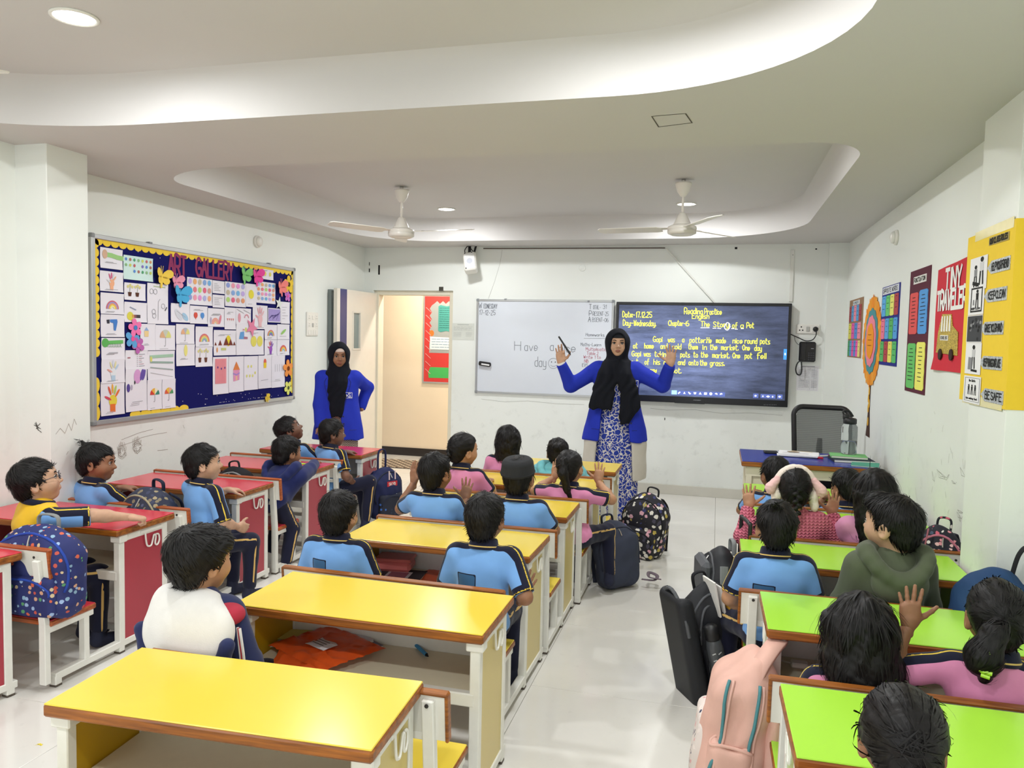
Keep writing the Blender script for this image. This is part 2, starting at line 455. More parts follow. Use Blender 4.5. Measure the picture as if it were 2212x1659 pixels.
# skirting
SKM = mat('skirting_tile', 'd5d2c6', .25, .05, 6)
def skirting(name, a, bb):
    b = MB(); b.bx(*a, 0, *bb, .10, SKM, .002); struct(b, name)
skirting('baseboard_front', (DX1 + .06, YW - .012), (1.0, YW)); skirting('baseboard_left', (XL, 3.64), (XL + .012, YW)); skirting('baseboard_right', (XR - .012, 3.8), (XR, 7.98))

# false ceiling with two recesses
def rrect(x0, y0, x1, y1, r):                                       # corner radii: near-left, near-right, far-right, far-left
    P = []
    for (cx, cy, (rx, ry), a0) in ((x0, y0, r[0], 180), (x1, y0, r[1], 270), (x1, y1, r[2], 0), (x0, y1, r[3], 90)):
        ox = cx + (rx if cx == x0 else -rx); oy = cy + (ry if cy == y0 else -ry)
        for k in range(15):
            a = math.radians(a0 + 90 * k / 14); P.append((ox + rx * math.cos(a), oy + ry * math.sin(a)))
    return P
H1 = rrect(-3.52, 4.03, .67, 7.53, ((.75, .45), (.28, .35), (1.0, .95), (.75, .8)))
H2 = rrect(-3.55, -.9, .40, 3.14, ((.6, .6), (.6, .6), (.85, .75), (.9, .35)))
outer = [(XL - .15, YB - .1), (XR + .1, YB - .1), (XR + .1, YW + .1), (XL - .15, YW + .1)]
loops = [outer, H1, H2]
tri = tessellate_polygon([[Vector((x, y, 0)) for x, y in L] for L in loops])
V = [(x, y, ZC) for L in loops for x, y in L]
VA = np.array(V); F = []
for t in tri:
    n = np.cross(VA[t[1]] - VA[t[0]], VA[t[2]] - VA[t[0]])[2]
    F.append(tuple(t) if n < 0 else tuple(t)[::-1])
b = MB(); b.add(V, F, CEILM); ceiling = struct(b, 'ceiling')
for H in (H1, H2):
    n = len(H); b = MB()
    V = []; prof = [(0, ZC), (.0, ZC + .15), (.012, ZC + .19), (.035, ZU - .01), (.05, ZU)]
    cx = sum(p[0] for p in H) / n; cy = sum(p[1] for p in H) / n
    for off, z in prof:
        for i, (x, y) in enumerate(H):
            tx = H[(i + 1) % n][0] - H[i - 1][0]; ty = H[(i + 1) % n][1] - H[i - 1][1]; q = math.hypot(tx, ty)
            V.append((x - ty / q * off, y + tx / q * off, z))
    b.add(V, [(k * n + (i + 1) % n, k * n + i, (k + 1) * n + i, (k + 1) * n + (i + 1) % n) for k in range(len(prof) - 1) for i in range(n)], CEILM)
    b.build('recess_side', ceiling, True)
    b = MB(); b.add([(x + (.1 if x > cx else -.1), y + (.1 if y > cy else -.1), ZU) for x, y in H], [tuple(range(n))[::-1]], CEILM); b.build('recess_top', ceiling)
b = MB(); b.bx(XL - .3, YB - .3, 2.9, XR + .3, YW + .3, 3.0, CEILM); b.build('slab', ceiling)
b = MB(); q = [onz(x, y, ZC)[:2] for x, y in ((1408, 251), (1423, 274), (1495, 265), (1481, 245))]
HL = mat('hatch_line', '5b554c', .9)
frC = frame((0, 0, ZC), (1, 0, 0), (0, 1, 0), (0, 0, -1))
for i in range(4):
    b.fline([q[i], q[(i + 1) % 4]], .006, .001, HL, frC)
b.build('hatch_outline', ceiling)

# door opening, frame and the open leaf
FRMM = mat('door_frame_cream', 'e6e0cc', .4, .04)
b = MB(); b.bx(DX0, YW + .03, 0, DX0 + .05, YW + .17, DZ, FRMM, .004); b.bx(DX1 - .05, YW + .03, 0, DX1, YW + .17, DZ, FRMM, .004); b.bx(DX0 + .05, YW + .031, DZ - .05, DX1 - .05, YW + .169, DZ, FRMM, .004)
trim = struct(b, 'trim_1')
b = MB(); p = ony(955, 625, YW + .03); b.bx(p[0] - .03, YW + .0, p[2] - .02, p[0] + .03, YW + .03, p[2] + .03, mat('latch_steel', '5c5a55', .35, metal=.8), .004); b.build('latch_catch', trim)
LEAFM = mat('door_laminate', 'e9e3d6', .35, .03); NAVYL = mat('navy_laminate', '2f3a78', .35, .05)
hinge = (DX0 + .008, YW + .03); ang = math.radians(-91.2)             # opened inward against the left wall
door = thing('door_1', None, None, (hinge[0], hinge[1], .01), ang, kind='structure')
LW = .90
b = MB()                                                            # leaf with a slot for the vision panel
x0, x1, z0, z1 = .40, .55, 1.42, 1.80
for a in ((0, 0, x0, 2.04), (x1, 0, LW, 2.04), (x0, 0, x1, z0), (x0, z1, x1, 2.04)): b.bx(a[0], -.02, a[1], a[2], .02, a[3], LEAFM)
b.build('leaf', door)
b = MB(); b.bx(LW - .20, .0201, 0, LW - .06, .0215, 2.04, NAVYL); b.bx(LW, -.02, 0, LW + .004, .02, 2.04, LEAFM); b.build('navy_stripe', door)
b = MB()
for a in ((x0 - .02, z0 - .02, x0, z1 + .02), (x1, z0 - .02, x1 + .02, z1 + .02), (x0, z0 - .02, x1, z0), (x0, z1, x1, z1 + .02)): b.bx(a[0], -.026, a[1], a[2], .026, a[3], LEAFM, .003)
b.build('vision_frame', door)
b = MB(); b.bx(x0, -.003, z0, x1, .003, z1, mat('grey_glass', '8d9a98', .06, .1)); b.build('pane', door)
b = MB(); b.tube([(LW - .05, .022, 1.0), (LW - .05, .065, 1.0), (LW - .16, .065, 1.0)], .009, mat('latch_steel', '5c5a55'), 8); b.build('handle', door)
# grey slab added for the dark strip beside the open door leaf
t_ = thing('grey_slab', 'tall grey slab on the left wall, half hidden behind the open door', 'cabinet', (XL, 7.38, 0), RZL)
GREYM = mat('slab_grey', '7d8787', .5, .04, metal=.2)
b = MB(); b.bx(-.20, -.045, .02, .16, 0, 2.04, GREYM, .004); b.build('body', t_)
b = MB(); b.bx(-.19, -.05, .05, .15, -.045, 2.01, mat('slab_grey_pale', '858f8f', .45, .04), .002); b.build('door', t_)  # slightly paler front sheet of the same slab, not a working door

# corridor outside
CORR = mat('corridor_wall_peach', 'f9e6c9', .6, .04, 3); BLK = mat('black_skirting', '2b2523', .3, .2, 40)
b = MB(); b.bx(-6.2, 9.35, 0, -.5, 9.5, 2.9, CORR); wc = struct(b, 'wall_corridor')
b = MB(); b.bx(-6.2, 9.335, 0, -.5, 9.35, .105, BLK, .002); struct(b, 'baseboard_corridor')
b = MB(); b.bx(-6.2, 8.23, 2.75, -.5, 9.5, 2.9, CEILM); struct(b, 'ceiling_corridor')
b = MB(); b.bx(-6.3, 8.2, 0, -6.2, 9.5, 2.9, CORR); b.bx(-.5, 8.2, 0, -.4, 9.5, 2.9, CORR); struct(b, 'wall_corridor_end')
b = MB(); b.bx(-6.2, 8.23, -.06, -4.6, 9.5, 0, TILE); struct(b, 'floor_corridor')
lt = bpy.data.lights.new('corridor_tube', 'AREA'); lt.shape = 'RECTANGLE'; lt.size = 1.2; lt.size_y = .12; lt.energy = 40; lt.color = (1, .90, .76)
lo = bpy.data.objects.new('corridor_tube', lt); COL.objects.link(lo); lo.location = (-3.0, 8.75, 2.70)
tf = thing('tube_light', 'long white tube light on the corridor ceiling outside the door', 'light', (-3.0, 8.75, 2.75))
b = MB(); b.bx(-.62, -.05, -.03, .62, .05, 0, WHITE, .006); b.build('housing', tf)
b = MB(); b.tube([(-.6, 0, -.045), (.6, 0, -.045)], .014, mat('tube_glow', 'fff2dc', .4, 0, emit=12), 10); b.build('tube', tf)

# daylight behind the camera through the two windows (sky) and the recessed lamps
for i, (x0, x1) in enumerate(((-3.0, -1.5), (-1.1, .4))):
    lt = bpy.data.lights.new('daylight', 'AREA'); lt.shape = 'RECTANGLE'; lt.size = x1 - x0; lt.size_y = 1.3; lt.energy = 14; lt.color = (.93, .97, 1)
    lo = bpy.data.objects.new('daylight', lt); COL.objects.link(lo); lo.location = ((x0 + x1) / 2, YB + .03, 1.55); lo.rotation_euler = (math.radians(90), 0, math.radians(180))
    lo.rotation_euler = (math.radians(-90), 0, 0)
    lo.rotation_euler = Vector((0, 1, 0)).to_track_quat('-Z', 'Z').to_euler()
names = ['near the camera above the red desks', 'near the camera above the yellow desks', 'behind the camera by the left window', 'behind the camera by the right window', 'beyond the left fan', 'beside the right fan stem', 'hidden above the left fan side of the front recess', 'hidden above the right fan side of the front recess']
for (x, y), nm in zip(LAMPS, names):
    t_ = thing('downlight', 'round white recessed ceiling lamp ' + nm, 'light', (x, y, ZU), 0, 'recessed ceiling lamps')
    b = MB(); b.lathe([(.088, 0), (.088, -.006), (.078, -.009), (.074, -.004)], WHITE, 28); b.build('rim', t_, True)
    b = MB(); b.lathe([(.075, -.004), (.001, -.0045)], mat('lamp_glow', 'ffffff', .4, 0, emit=14), 28); b.build('diffuser', t_)
    lt = bpy.data.lights.new('downlight_beam', 'AREA'); lt.shape = 'DISK'; lt.size = .15; lt.energy = LAMP_W; lt.color = LAMP_COL
    lo = bpy.data.objects.new('downlight_beam', lt); COL.objects.link(lo); lo.location = (x, y, ZU - .012)
# ------------------------------------------------------------------ school desks with their bench
def lam(name, c, r=.16):
    t = NT(name); L = lin(c); n = t.noise(2.2, 2)
    t.col(t.mix(t.mapr(n, .3, .7), tuple(x * .96 for x in L), L)); t.rough(r); t.b.inputs['Specular IOR Level'].default_value = .45
    return t.m
def wood_mat(name, a, bb):
    t = NT(name); co_ = t.coord(); mp = t.n('ShaderNodeMapping'); mp.inputs['Scale'].default_value = (3, 26, 60); t.l(co_, mp.inputs[0])
    n = t.noise(1.6, 5, mp.outputs[0], .6)
    t.col(t.mix(t.mapr(n, .3, .7), lin(a), lin(bb))); t.rough(.38); t.bump(n, .15, .001); return t.m
WOOD = wood_mat('lipping_wood', '6d3b16', 'b26a24'); WOODR = wood_mat('lipping_wood_red', '8a3f1c', 'c8682c')
TOPC = {'red': lam('red_laminate', 'd93f4d', .22), 'yellow': lam('yellow_laminate', 'efd24c', .24), 'green': lam('green_laminate', 'b0ea48', .24)}
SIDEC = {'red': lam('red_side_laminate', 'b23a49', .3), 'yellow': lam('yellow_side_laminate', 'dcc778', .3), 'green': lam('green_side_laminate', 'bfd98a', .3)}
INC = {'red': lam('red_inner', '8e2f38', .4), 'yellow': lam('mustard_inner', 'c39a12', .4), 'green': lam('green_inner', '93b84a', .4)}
SHELF = mat('cream_shelf', 'e4dcc0', .4, .05, 20); BACKB = mat('backrest_board', 'e9e7dd', .4, .05, 12); SCREW = mat('screw_head', '2a2724', .5)
RUB = mat('rubber_foot', '5a5148', .8)
DW, DD = .93, .405
def make_desk(colr, label, group):
    LIPW = WOODR if colr == 'red' else WOOD
    t = thing('school_desk', label, 'desk', (0, 0, 0), 0, group)
    hw = DW / 2
    b = MB(); b.bx(-hw, 0, .585, hw, DD, .6195, WOOD, .007); b.build('edge_band', t)
    b = MB(); b.bx(-hw + .003, .003, .6165, hw - .003, DD - .003, .6212, TOPC[colr], .002); b.build('tabletop', t)
    fx = hw - .035
    b = MB()
    for s in (-1, 1):
        x = s * fx
        b.bx(x - .0175, .03, .03, x + .0175, .065, .585, WHITE, .003); b.bx(x - .0175, DD - .075, .03, x + .0175, DD - .04, .585, WHITE, .003)
        b.bx(x - .0175, .03, .55, x + .0175, DD - .04, .585, WHITE, .003)
        b.bx(x - .0175, -.345, .03, x + .0175, DD - .02, .062, WHITE, .003)          # floor rail that joins desk and bench
        b.bx(x - .03, .022, .55, x + .03, .072, .585, WHITE, .004)
    b.bx(-fx, .028, .36, fx, .058, .405, WHITE, .004); b.bx(-fx, DD - .07, .36, fx, DD - .045, .57, WHITE, .003); b.bx(-fx, .2, .032, fx, .23, .06, WHITE, .003)
    b.build('frame', t)
    for s in (-1, 1):
        for y in (-.33, .045, DD - .05):
            b = MB(); b.bx(s * fx - .0175, y - .0175, .008, s * fx + .0175, y + .0175, .05, WHITE, .003); b.bx(s * fx - .018, y - .018, 0, s * fx + .018, y + .018, .01, RUB, .002); b.build('foot', t)
    for s in (-1, 1):
        b = MB(); b.bx(s * (fx + .004), .066, .062, s * (fx + .012), DD - .076, .55, SIDEC[colr]); b.bx(s * (fx - .012), .066, .062, s * (fx + .004), DD - .076, .55, INC[colr]); b.build('side_panel', t)
    b = MB(); b.bx(-fx + .018, .058, .385, fx - .018, DD - .07, .40, SHELF, .003); b.build('shelf', t)
    for s in (-1, 1):                                               # bag hook bent from wire
        x = s * (fx + .021); b = MB()
        b.tube(catmull([(x, .20, .565), (x, .205, .52), (x, .215, .49), (x, .24, .485), (x, .252, .51), (x, .262, .535), (x, .275, .525), (x, .27, .49), (x, .285, .478), (x, .30, .50), (x, .295, .53), (x, .275, .535)], 4), .0045, WHITE, 6)
        b.bx(x - .006, .17, .56, x + .004, .32, .575, WHITE, .002); b.build('bag_hook', t)
    # bench
    b = MB(); b.bx(-hw + .01, -.325, .283, hw - .01, -.07, .3085, LIPW, .006); b.build('seat_edge', t)
    b = MB(); b.bx(-hw + .014, -.321, .306, hw - .014, -.074, .3105, TOPC[colr], .002); b.build('seat', t)
    for s in (-1, 1):
        x = s * fx; b = MB()
        b.bar((x, -.335, .03), (x, -.335, .30), .035, .03, WHITE, .003, (0, 1, 0)); b.bar((x, -.335, .295), (x, -.366, .588), .035, .028, WHITE, .003, (0, 1, 0)); b.build('back_post', t)
        b = MB(); b.bx(x - .0175, -.135, .06, x + .0175, -.105, .283, WHITE, .003); b.build('bench_leg', t)
        b = MB(); b.bx(x - .0175, -.34, .255, x + .0175, -.08, .283, WHITE, .003); b.build('seat_rail', t)
    b = MB(); b.bx(-fx, -.352, .46, fx, -.33, .485, WHITE, .003); b.build('back_rail', t)
    al = math.radians(6); Rb = np.array([[1, 0, 0], [0, math.cos(al), -math.sin(al)], [0, math.sin(al), math.cos(al)]])
    b = MB(); b.cbox((0, -.347, .533), (hw + .012, .009, .068), BACKB, .002, Rb)
    for s in (-1, 1): b.lathe([(.006, 0), (.006, .002), (0, .003)], SCREW, 8, (s * (fx), -.362 - .02, .575), R=np.array([[1, 0, 0], [0, 0, -1], [0, 1, 0]]).astype(float))
    b.build('backrest', t)
    b = MB(); b.cbox((0, -.354, .602), (hw + .018, .014, .005), LIPW, .003, Rb); b.cbox((hw + .015, -.347, .534), (.005, .013, .071), LIPW, .003, Rb); b.cbox((-hw - .015, -.347, .534), (.005, .013, .071), LIPW, .003, Rb); b.build('backrest_lipping', t)
    return t
BDY = {'Y3': (-.10, .005), 'Y2': (-.03, 0), 'RA': (-.05, .03), 'RB': (-.09, .02), 'Y4': (0, .03), 'Y5': (0, .03), 'Y6': (0, .03), 'RC': (0, .03), 'RD': (0, .03), 'G4': (0, .03), 'G5': (0, .03)}
BENCH = ('seat', 'seat_edge', 'back_post', 'bench_leg', 'seat_rail', 'back_rail', 'backrest', 'backrest_lipping')
ROWN = ['front', 'second', 'third', 'fourth', 'fifth', 'sixth']
DESKS = {}
specs = {'red': [('RD', -3.18, 5.55, 0), ('RC', -3.19, 4.72, 0), ('RB', -3.20, 3.93, 0), ('RA', -3.21, 3.01, 0), ('R0', -3.37, 2.26, -9)],
         'yellow': [('Y6', -1.155, 5.56, 0), ('Y5', -1.19, 4.80, 0), ('Y4', -1.22, 4.03, 0), ('Y3', -1.235, 3.25, -.8), ('Y2', -1.165, 2.32, .3), ('Y1', -1.19, 1.56, 3.0)],
         'green': [('G5', .665, 5.06, 0), ('G4', .665, 4.28, 0), ('G3', .60, 3.49, 0), ('G2', .66, 2.69, .8), ('G1', .675, 1.86, 1.0)]}
dl = {'RD': 'red-topped desk under the hand of the standing woman by the door', 'RC': 'red-topped desk the child in the navy hoodie leans on', 'RB': 'red-topped desk in front of the boy with letters on his back',
      'RA': 'red-topped desk under the arm of the boy in the yellow vest', 'R0': 'red-topped desk cut off at the left edge behind the planet-print backpack',
      'Y6': 'yellow-topped desk nearest the teacher in the patterned dress', 'Y5': 'yellow-topped desk in front of the girls with braid and ponytail', 'Y4': 'yellow-topped desk in front of the boy in a black cap',
      'Y3': 'yellow-topped desk with a pink box and open book on its shelf', 'Y2': 'yellow-topped desk with an orange plastic bag on its shelf', 'Y1': 'empty yellow-topped desk closest to the camera, bare shelf',
      'G5': 'green-topped desk right before the blue teacher table', 'G4': 'green-topped desk in front of the girl with pink earmuffs', 'G3': 'green-topped desk in front of the boy in the olive hoodie',
      'G2': 'green-topped desk with a pink backpack hanging at its side', 'G1': 'green-topped desk at the bottom behind the tied-back dark hair'}
for colr, L in specs.items():
    first = None
    for k, x, y, a in L:
        g = colr + ' school desks with bench'
        if first is None: o = first = make_desk(colr, dl[k], g)
        else: o = copy_tree(first); o['label'] = dl[k]
        o.location = (x, y, 0); o.rotation_euler = (0, 0, math.radians(a)); DESKS[k] = (x, y)
        if k == 'Y1': o.scale = (.97, .93, 1)
        for ch in o.children:                                       # the benches do not all sit equally far from their desk
            if ch.name.split('.')[0] in BENCH: ch.location.y = BDY.get(k, (0, 0))[0]
            if ch.name.split('.')[0].startswith('backrest'): ch.location.z = BDY.get(k, (0, 0))[1]

# ------------------------------------------------------------------ teacher's table and chair
CREAMW = mat('cream_table_frame', 'e5dfc8', .4, .05, 20); BLUEL = lam('blue_laminate', '2f3c9c', .22)
t = thing('teacher_table', 'cream teacher table with blue laminate top and brown edge at the front', 'table', (.645, 5.62, 0))
b = MB(); b.bx(-.455, 0, .712, .455, .64, .7485, WOOD, .006); b.build('edge_band', t)
b = MB(); b.bx(-.452, .003, .746, .452, .637, .7505, BLUEL, .002); b.build('tabletop', t)
b = MB(); b.bx(-.425, .03, .64, .425, .055, .712, CREAMW, .003)
for sx in (-1, 1):
    for y in (.03, .57): b.bx(sx * .40 - .02, y, 0, sx * .40 + .02, y + .04, .712, CREAMW, .003)
b.build('frame', t)
b = MB(); b.bx(-.38, .05, .12, -.08, .58, .64, CREAMW, .003); b.build('pedestal', t)
for k in range(3):
    b = MB(); b.bx(-.37, .04, .14 + .165 * k, -.09, .052, .295 + .165 * k, mat('drawer_front', 'ded7bd', .45), .003); o = b.build('drawer', t)
    b = MB(); b.bar((-.27, .028, .25 + .165 * k), (-.19, .028, .25 + .165 * k), .012, .008, mat('latch_steel', '5c5a55'), .002); b.build('handle', o)
b = MB(); b.bx(-.06, .5, .12, .40, .515, .64, mat('navy_modesty', '1b2033', .6), .002); b.build('modesty_panel', t)
# mesh-back office chair
CHB = mat('black_plastic', '1c1c1e', .45, .1); MESH = NT('black_mesh')
co_ = MESH.coord(); sep = MESH.n('ShaderNodeSeparateXYZ'); MESH.l(co_, sep.inputs[0])
s1 = MESH.math('SINE', MESH.math('MULTIPLY', sep.outputs[2], 420)); s2 = MESH.math('SINE', MESH.math('MULTIPLY', sep.outputs[0], 900))
MESH.col(MESH.mix(MESH.mapr(MESH.math('ADD', s1, MESH.math('MULTIPLY', s2, .3)), -.4, .8), lin('4a4d4d'), lin('6f7471'))); MESH.rough(.7)
MESH.b.inputs['Alpha'].default_value = .82; MESH = MESH.m
t = thing('office_chair', 'black office chair with a mesh back behind the blue teacher table', 'chair', (.845, 6.78, 0), math.radians(-4))
def rr2(w_, h_, r, n=7):
    P = []
    for cx, cy, a0 in ((w_ - r, h_ - r, 0), (-w_ + r, h_ - r, 90), (-w_ + r, -h_ + r, 180), (w_ - r, -h_ + r, 270)):
        for k in range(n): a = math.radians(a0 + 90 * k / (n - 1)); P.append((cx + r * math.cos(a), cy + r * math.sin(a)))
    return P
def bk(u, v): return (u, .06 * (u / .23) ** 2 * -1 + .02 * math.sin(v * 4), .80 + v)
P = rr2(.215 * 1, .265, .07)
b = MB(); b.tube([bk(u * (1 - .10 * (v < 0)), v) for u, v in P], .021, CHB, 10, True); b.build('back_frame', t, True)
b = MB(); n = 12; V = []; F = []
for i in range(n + 1):
    for j in range(n + 1):
        u = (i / n * 2 - 1) * .205; v = (j / n * 2 - 1) * .255
        if abs(u) > .15 and abs(v) > .2: u *= .93; v *= .95
        V.append(bk(u * (1 - .10 * (v < 0)), v))
F = [(i * (n + 1) + j, (i + 1) * (n + 1) + j, (i + 1) * (n + 1) + j + 1, i * (n + 1) + j + 1) for i in range(n) for j in range(n)]
b.add(V, F, MESH); b.build('back_mesh', t, True)
b = MB(); b.tube([(0, -.02, .43), (0, .06, .55), (0, .045, .8)], [.03, .032, .02], CHB, 8); b.build('back_support', t, True)
b = MB(); b.cbox((0, -.25, .46), (.24, .23, .04), mat('black_seat_fabric', '222225', .85, .1, 80), .03); b.build('seat', t)
b = MB(); b.tube([(0, -.25, .07), (0, -.25, .43)], .028, CHB, 12); b.build('gas_column', t)
for k in range(5):
    a = k * 2 * math.pi / 5; b = MB(); e = (.29 * math.cos(a), -.25 + .29 * math.sin(a), .07)
    b.bar((0, -.25, .1), e, .04, .03, CHB, .006); o = b.build('leg', t)
    c = MB(); c.tube([(e[0] - .02, e[1], .028), (e[0] + .02, e[1], .028)], .028, CHB, 12); c.build('caster', o)
for s in (-1, 1):
    b = MB(); b.tube(catmull([(s * .25, -.1, .45), (s * .29, -.1, .52), (s * .29, -.12, .64), (s * .285, -.2, .66), (s * .28, -.36, .66)], 5), .02, CHB, 8); b.build('armrest', t, True)

# ------------------------------------------------------------------ ceiling fans
FANW = mat('fan_enamel', 'e8e3da', .3, .03, 10, spec=.5); CHR = mat('chrome_trim', 'c9c7c2', .2, .05, metal=.8)
def make_fan(label, loc, a0):
    t = thing('ceiling_fan', label, 'fan', loc, 0, 'ceiling fans in the front recess')
    b = MB(); b.lathe([(.006, .004), (.016, -.0), (.016, -.02), (.006, -.03)], CHR, 12); b.build('ceiling_hook', t, True)
    b = MB(); b.lathe([(.012, -.02), (.062, -.028), (.060, -.04), (.045, -.09), (.022, -.125), (.013, -.13)], FANW, 24); b.build('canopy', t, True)
    b = MB(); b.tube([(0, 0, -.03), (0, 0, -.30)], .0105, FANW, 12); b.build('down_rod', t, True)
    b = MB(); b.lathe([(.013, -.245), (.028, -.255), (.062, -.325), (.068, -.338)], FANW, 24); b.build('lower_canopy', t, True)
    b = MB(); b.lathe([(.02, -.335), (.075, -.338), (.105, -.352), (.108, -.372), (.102, -.376), (.108, -.381), (.104, -.402), (.078, -.414), (.07, -.41), (.001, -.413)], FANW, 32); b.build('motor', t, True)
    for k in range(3):
        a = a0 + k * 2 * math.pi / 3; c, s = math.cos(a), math.sin(a); tl = math.radians(11)
        fr = lambda u, v, d: (u * c - v * s * math.cos(tl), u * s + v * c * math.cos(tl), -.365 + v * math.sin(tl) + d)
        b = MB(); b.prism([(.15, -.05), (.19, -.062), (.60, -.056), (.635, -.03), (.64, .03), (.62, .052), (.19, .05), (.15, .03)], -.0025, .0025, FANW, fr); o = b.build('blade', t)
        b = MB(); b.prism([(.085, -.018), (.2, -.03), (.2, .02), (.085, .018)], .003, .006, FANW, fr); b.build('blade_arm', o)
    return t
p1 = onz(868, 403, ZU); p2 = onz(1477, 387, ZU)
make_fan('white three-blade ceiling fan nearer the art gallery board', p1, math.radians(-6))
make_fan('white three-blade ceiling fan in front of the lamp above the screen', p2, math.radians(-66))
make_fan('white ceiling fan of which only a blade tip shows at the upper left edge', (-2.93, 1.90, ZU), math.radians(14))
# ------------------------------------------------------------------ things on the front wall
ALU = mat('aluminium_frame', 'c4c6c6', .35, .04, metal=.7); ALUC = mat('grey_corner_cap', '8c9092', .5)
WB = mat('whiteboard_enamel', 'dfe4ec', .16, .02, 5, coat=.3)
def fw(px, py, y=YW): p = ony(px, py, y); return p[0], p[2]
def wall_panel(name, label, cat, x0, x1, z0, z1, surf, loc, rz, fwid=.022, dep=.022, grp=None):
    t = thing(name, label, cat, loc, rz, grp)
    b = MB(); b.bx(x0, -dep * .6, z0, x1, -.001, z1, surf); b.build('board', t)
    b = MB()
    b.bx(x0 - .002, -dep, z1 - fwid, x1 + .002, 0, z1, ALU, .004); b.bx(x0 - .002, -dep, z0, x1 + .002, 0, z0 + fwid, ALU, .004)
    b.bx(x0 - .002, -dep, z0, x0 + fwid, 0, z1, ALU, .004); b.bx(x1 - fwid, -dep, z0, x1 + .002, 0, z1, ALU, .004); b.build('frame', t)
    for x in (x0, x1):
        for z in (z0, z1):
            c = MB(); c.cbox((x + (.012 if x == x0 else -.012), -dep / 2 - .001, z + (.012 if z == z0 else -.012)), (.016, dep / 2 + .002, .016), ALUC, .006); c.build('corner_cap', t)
    return t
wx0, wz1 = fw(1031, 646); wx1 = -1.062; wz0 = fw(1025, 848)[1]
t = wall_panel('whiteboard', 'white enamel board with pen writing beside the big screen', 'whiteboard', wx0, wx1, wz0, wz1, WB, (0, YW, 0), 0)
INK = mat('grey_marker_ink', '585c66', .5, .05); INR = mat('red_marker_ink', 'b8415a', .5, .05)
b = MB(); dI = .0142
def wr(px, py, txt, hpx, m=INK, wd=.004, **k):
    x, z = fw(px, py); b.ftext(txt, x, z, hpx * .00465, wd, dI, m, sp=.9, jit=.15, **k)
for px, py, tx, hp, wp, m_ in ((1035, 666, 'W', 13, 10, INK), (1046, 666, 'EDNESDAY', 10, 33, INK), (1036, 680, '17-12-25', 11, 40, INK), (1273, 668, 'T', 11, 7, INK), (1282, 668, 'OTAL-', 9, 17, INK), (1303, 667, '31', 9, 9, INK),
   (1273, 682, 'P', 11, 7, INK), (1281, 682, 'RESENT-25', 9, 36, INK), (1271, 695, 'A', 11, 8, INK), (1280, 695, 'BSENT-06', 9, 37, INK), (1266, 726, 'Homeworks', 7, 43, INK), (1255, 747, 'Maths-Learn', 7, 47, INK), (1266, 757, 'Multiplication', 7, 52, INR),
   (1268, 766, 'Table 2', 7, 28, INR), (1261, 774, 'Write 1 to', 7, 40, INR), (1263, 783, 'NB', 7, 10, INR), (1258, 792, 'EVS', 7, 14, INK), (1112, 757, 'H', 21, 20, INK), (1134, 757, 'ave', 20, 33, INK), (1189, 757, 'a', 20, 11, INK), (1208, 760, 'nice', 20, 41, INK), (1156, 791, 'day', 22, 29, INK)):
    wr(px, py, tx, hp, m_, .0045 if hp > 9 else .0032, width=wp * .0047)
b.fline([fw(1262, 731), fw(1310, 731)], .003, dI, INK)
cx, cz = fw(1196, 785); b.fline([(cx + .055 * math.cos(a / 4), cz + .055 * math.sin(a / 4)) for a in range(26)], .003, dI, INK); b.fline([(cx - .03 + .06 * k / 6, cz - .02 - .012 * math.sin(k / 6 * math.pi)) for k in range(7)], .003, dI, INK)
b.fell(cx - .02, cz + .015, .005, .008, dI, INK); b.fell(cx + .02, cz + .015, .005, .008, dI, INK)
b.build('writing', t)
for px in (1093, 1272):
    x, z = fw(px, 646 + (px - 1031) * .025); c = MB(); c.bx(x - .012, -.026, z - .004, x + .012, 0, z + .012, ALUC, .003); c.build('clip', t)
x, z = fw(1049, 786); t = thing('board_eraser', 'black magnetic eraser with a white stripe on the whiteboard', 'eraser', (x, YW - .0135, z), 0)
Re = np.array([[math.cos(-.12), 0, -math.sin(-.12)], [0, 1, 0], [math.sin(-.12), 0, math.cos(-.12)]])
b = MB(); b.cbox((0, -.018, 0), (.068, .018, .024), mat('black_eraser', '15161a', .4), .01, Re); b.build('body', t)
b = MB(); b.cbox((.012, -.0365, -.006), (.046, .0015, .0075), cc('f2f2f2'), .001, Re); b.build('stripe', t)

# interactive screen
tx0, tz1 = fw(1332, 652, YW - .08); tx1 = fw(1711, 656, YW - .08)[0]; tz0 = fw(1702, 880, YW - .08)[1]
t = thing('interactive_screen', 'large black-framed screen showing a chalkboard lesson in yellow writing', 'screen', (0, YW - .075, 0), 0)
BZ = mat('screen_bezel', '17181c', .3, .05)
b = MB(); b.bx(tx0, 0, tz0, tx1, .06, tz1, BZ, .006)
for a in ((tx0, tz0, tx0 + .028, tz1), (tx1 - .028, tz0, tx1, tz1), (tx0, tz1 - .03, tx1, tz1), (tx0, tz0, tx1, tz0 + .065)): b.bx(a[0], -.012, a[1], a[2], .01, a[3], BZ, .004)
b.bx(tx0 + .62, -.016, tz0 - .004, tx0 + .92, .03, tz0 + .03, BZ, .004)
b.build('bezel', t)
b = MB()
for k in range(4): b.bx(-.6 - .25 + k * .4, .06, tz0 + .2, -.6 - .2 + k * .4, .075, tz1 - .2, BZ)
b.build('wall_mount', t)
SCM = NT('chalkboard_screen'); co_ = SCM.coord(); mp = SCM.n('ShaderNodeMapping'); mp.inputs['Scale'].default_value = (.55, 1, 3.2); mp.inputs['Rotation'].default_value = (0, -.12, 0); SCM.l(co_, mp.inputs[0])
n1 = SCM.noise(3.5, 7, mp.outputs[0], .7); n0 = SCM.noise(1.1, 2, co_)
sx = SCM.n('ShaderNodeSeparateXYZ'); SCM.l(co_, sx.inputs[0])
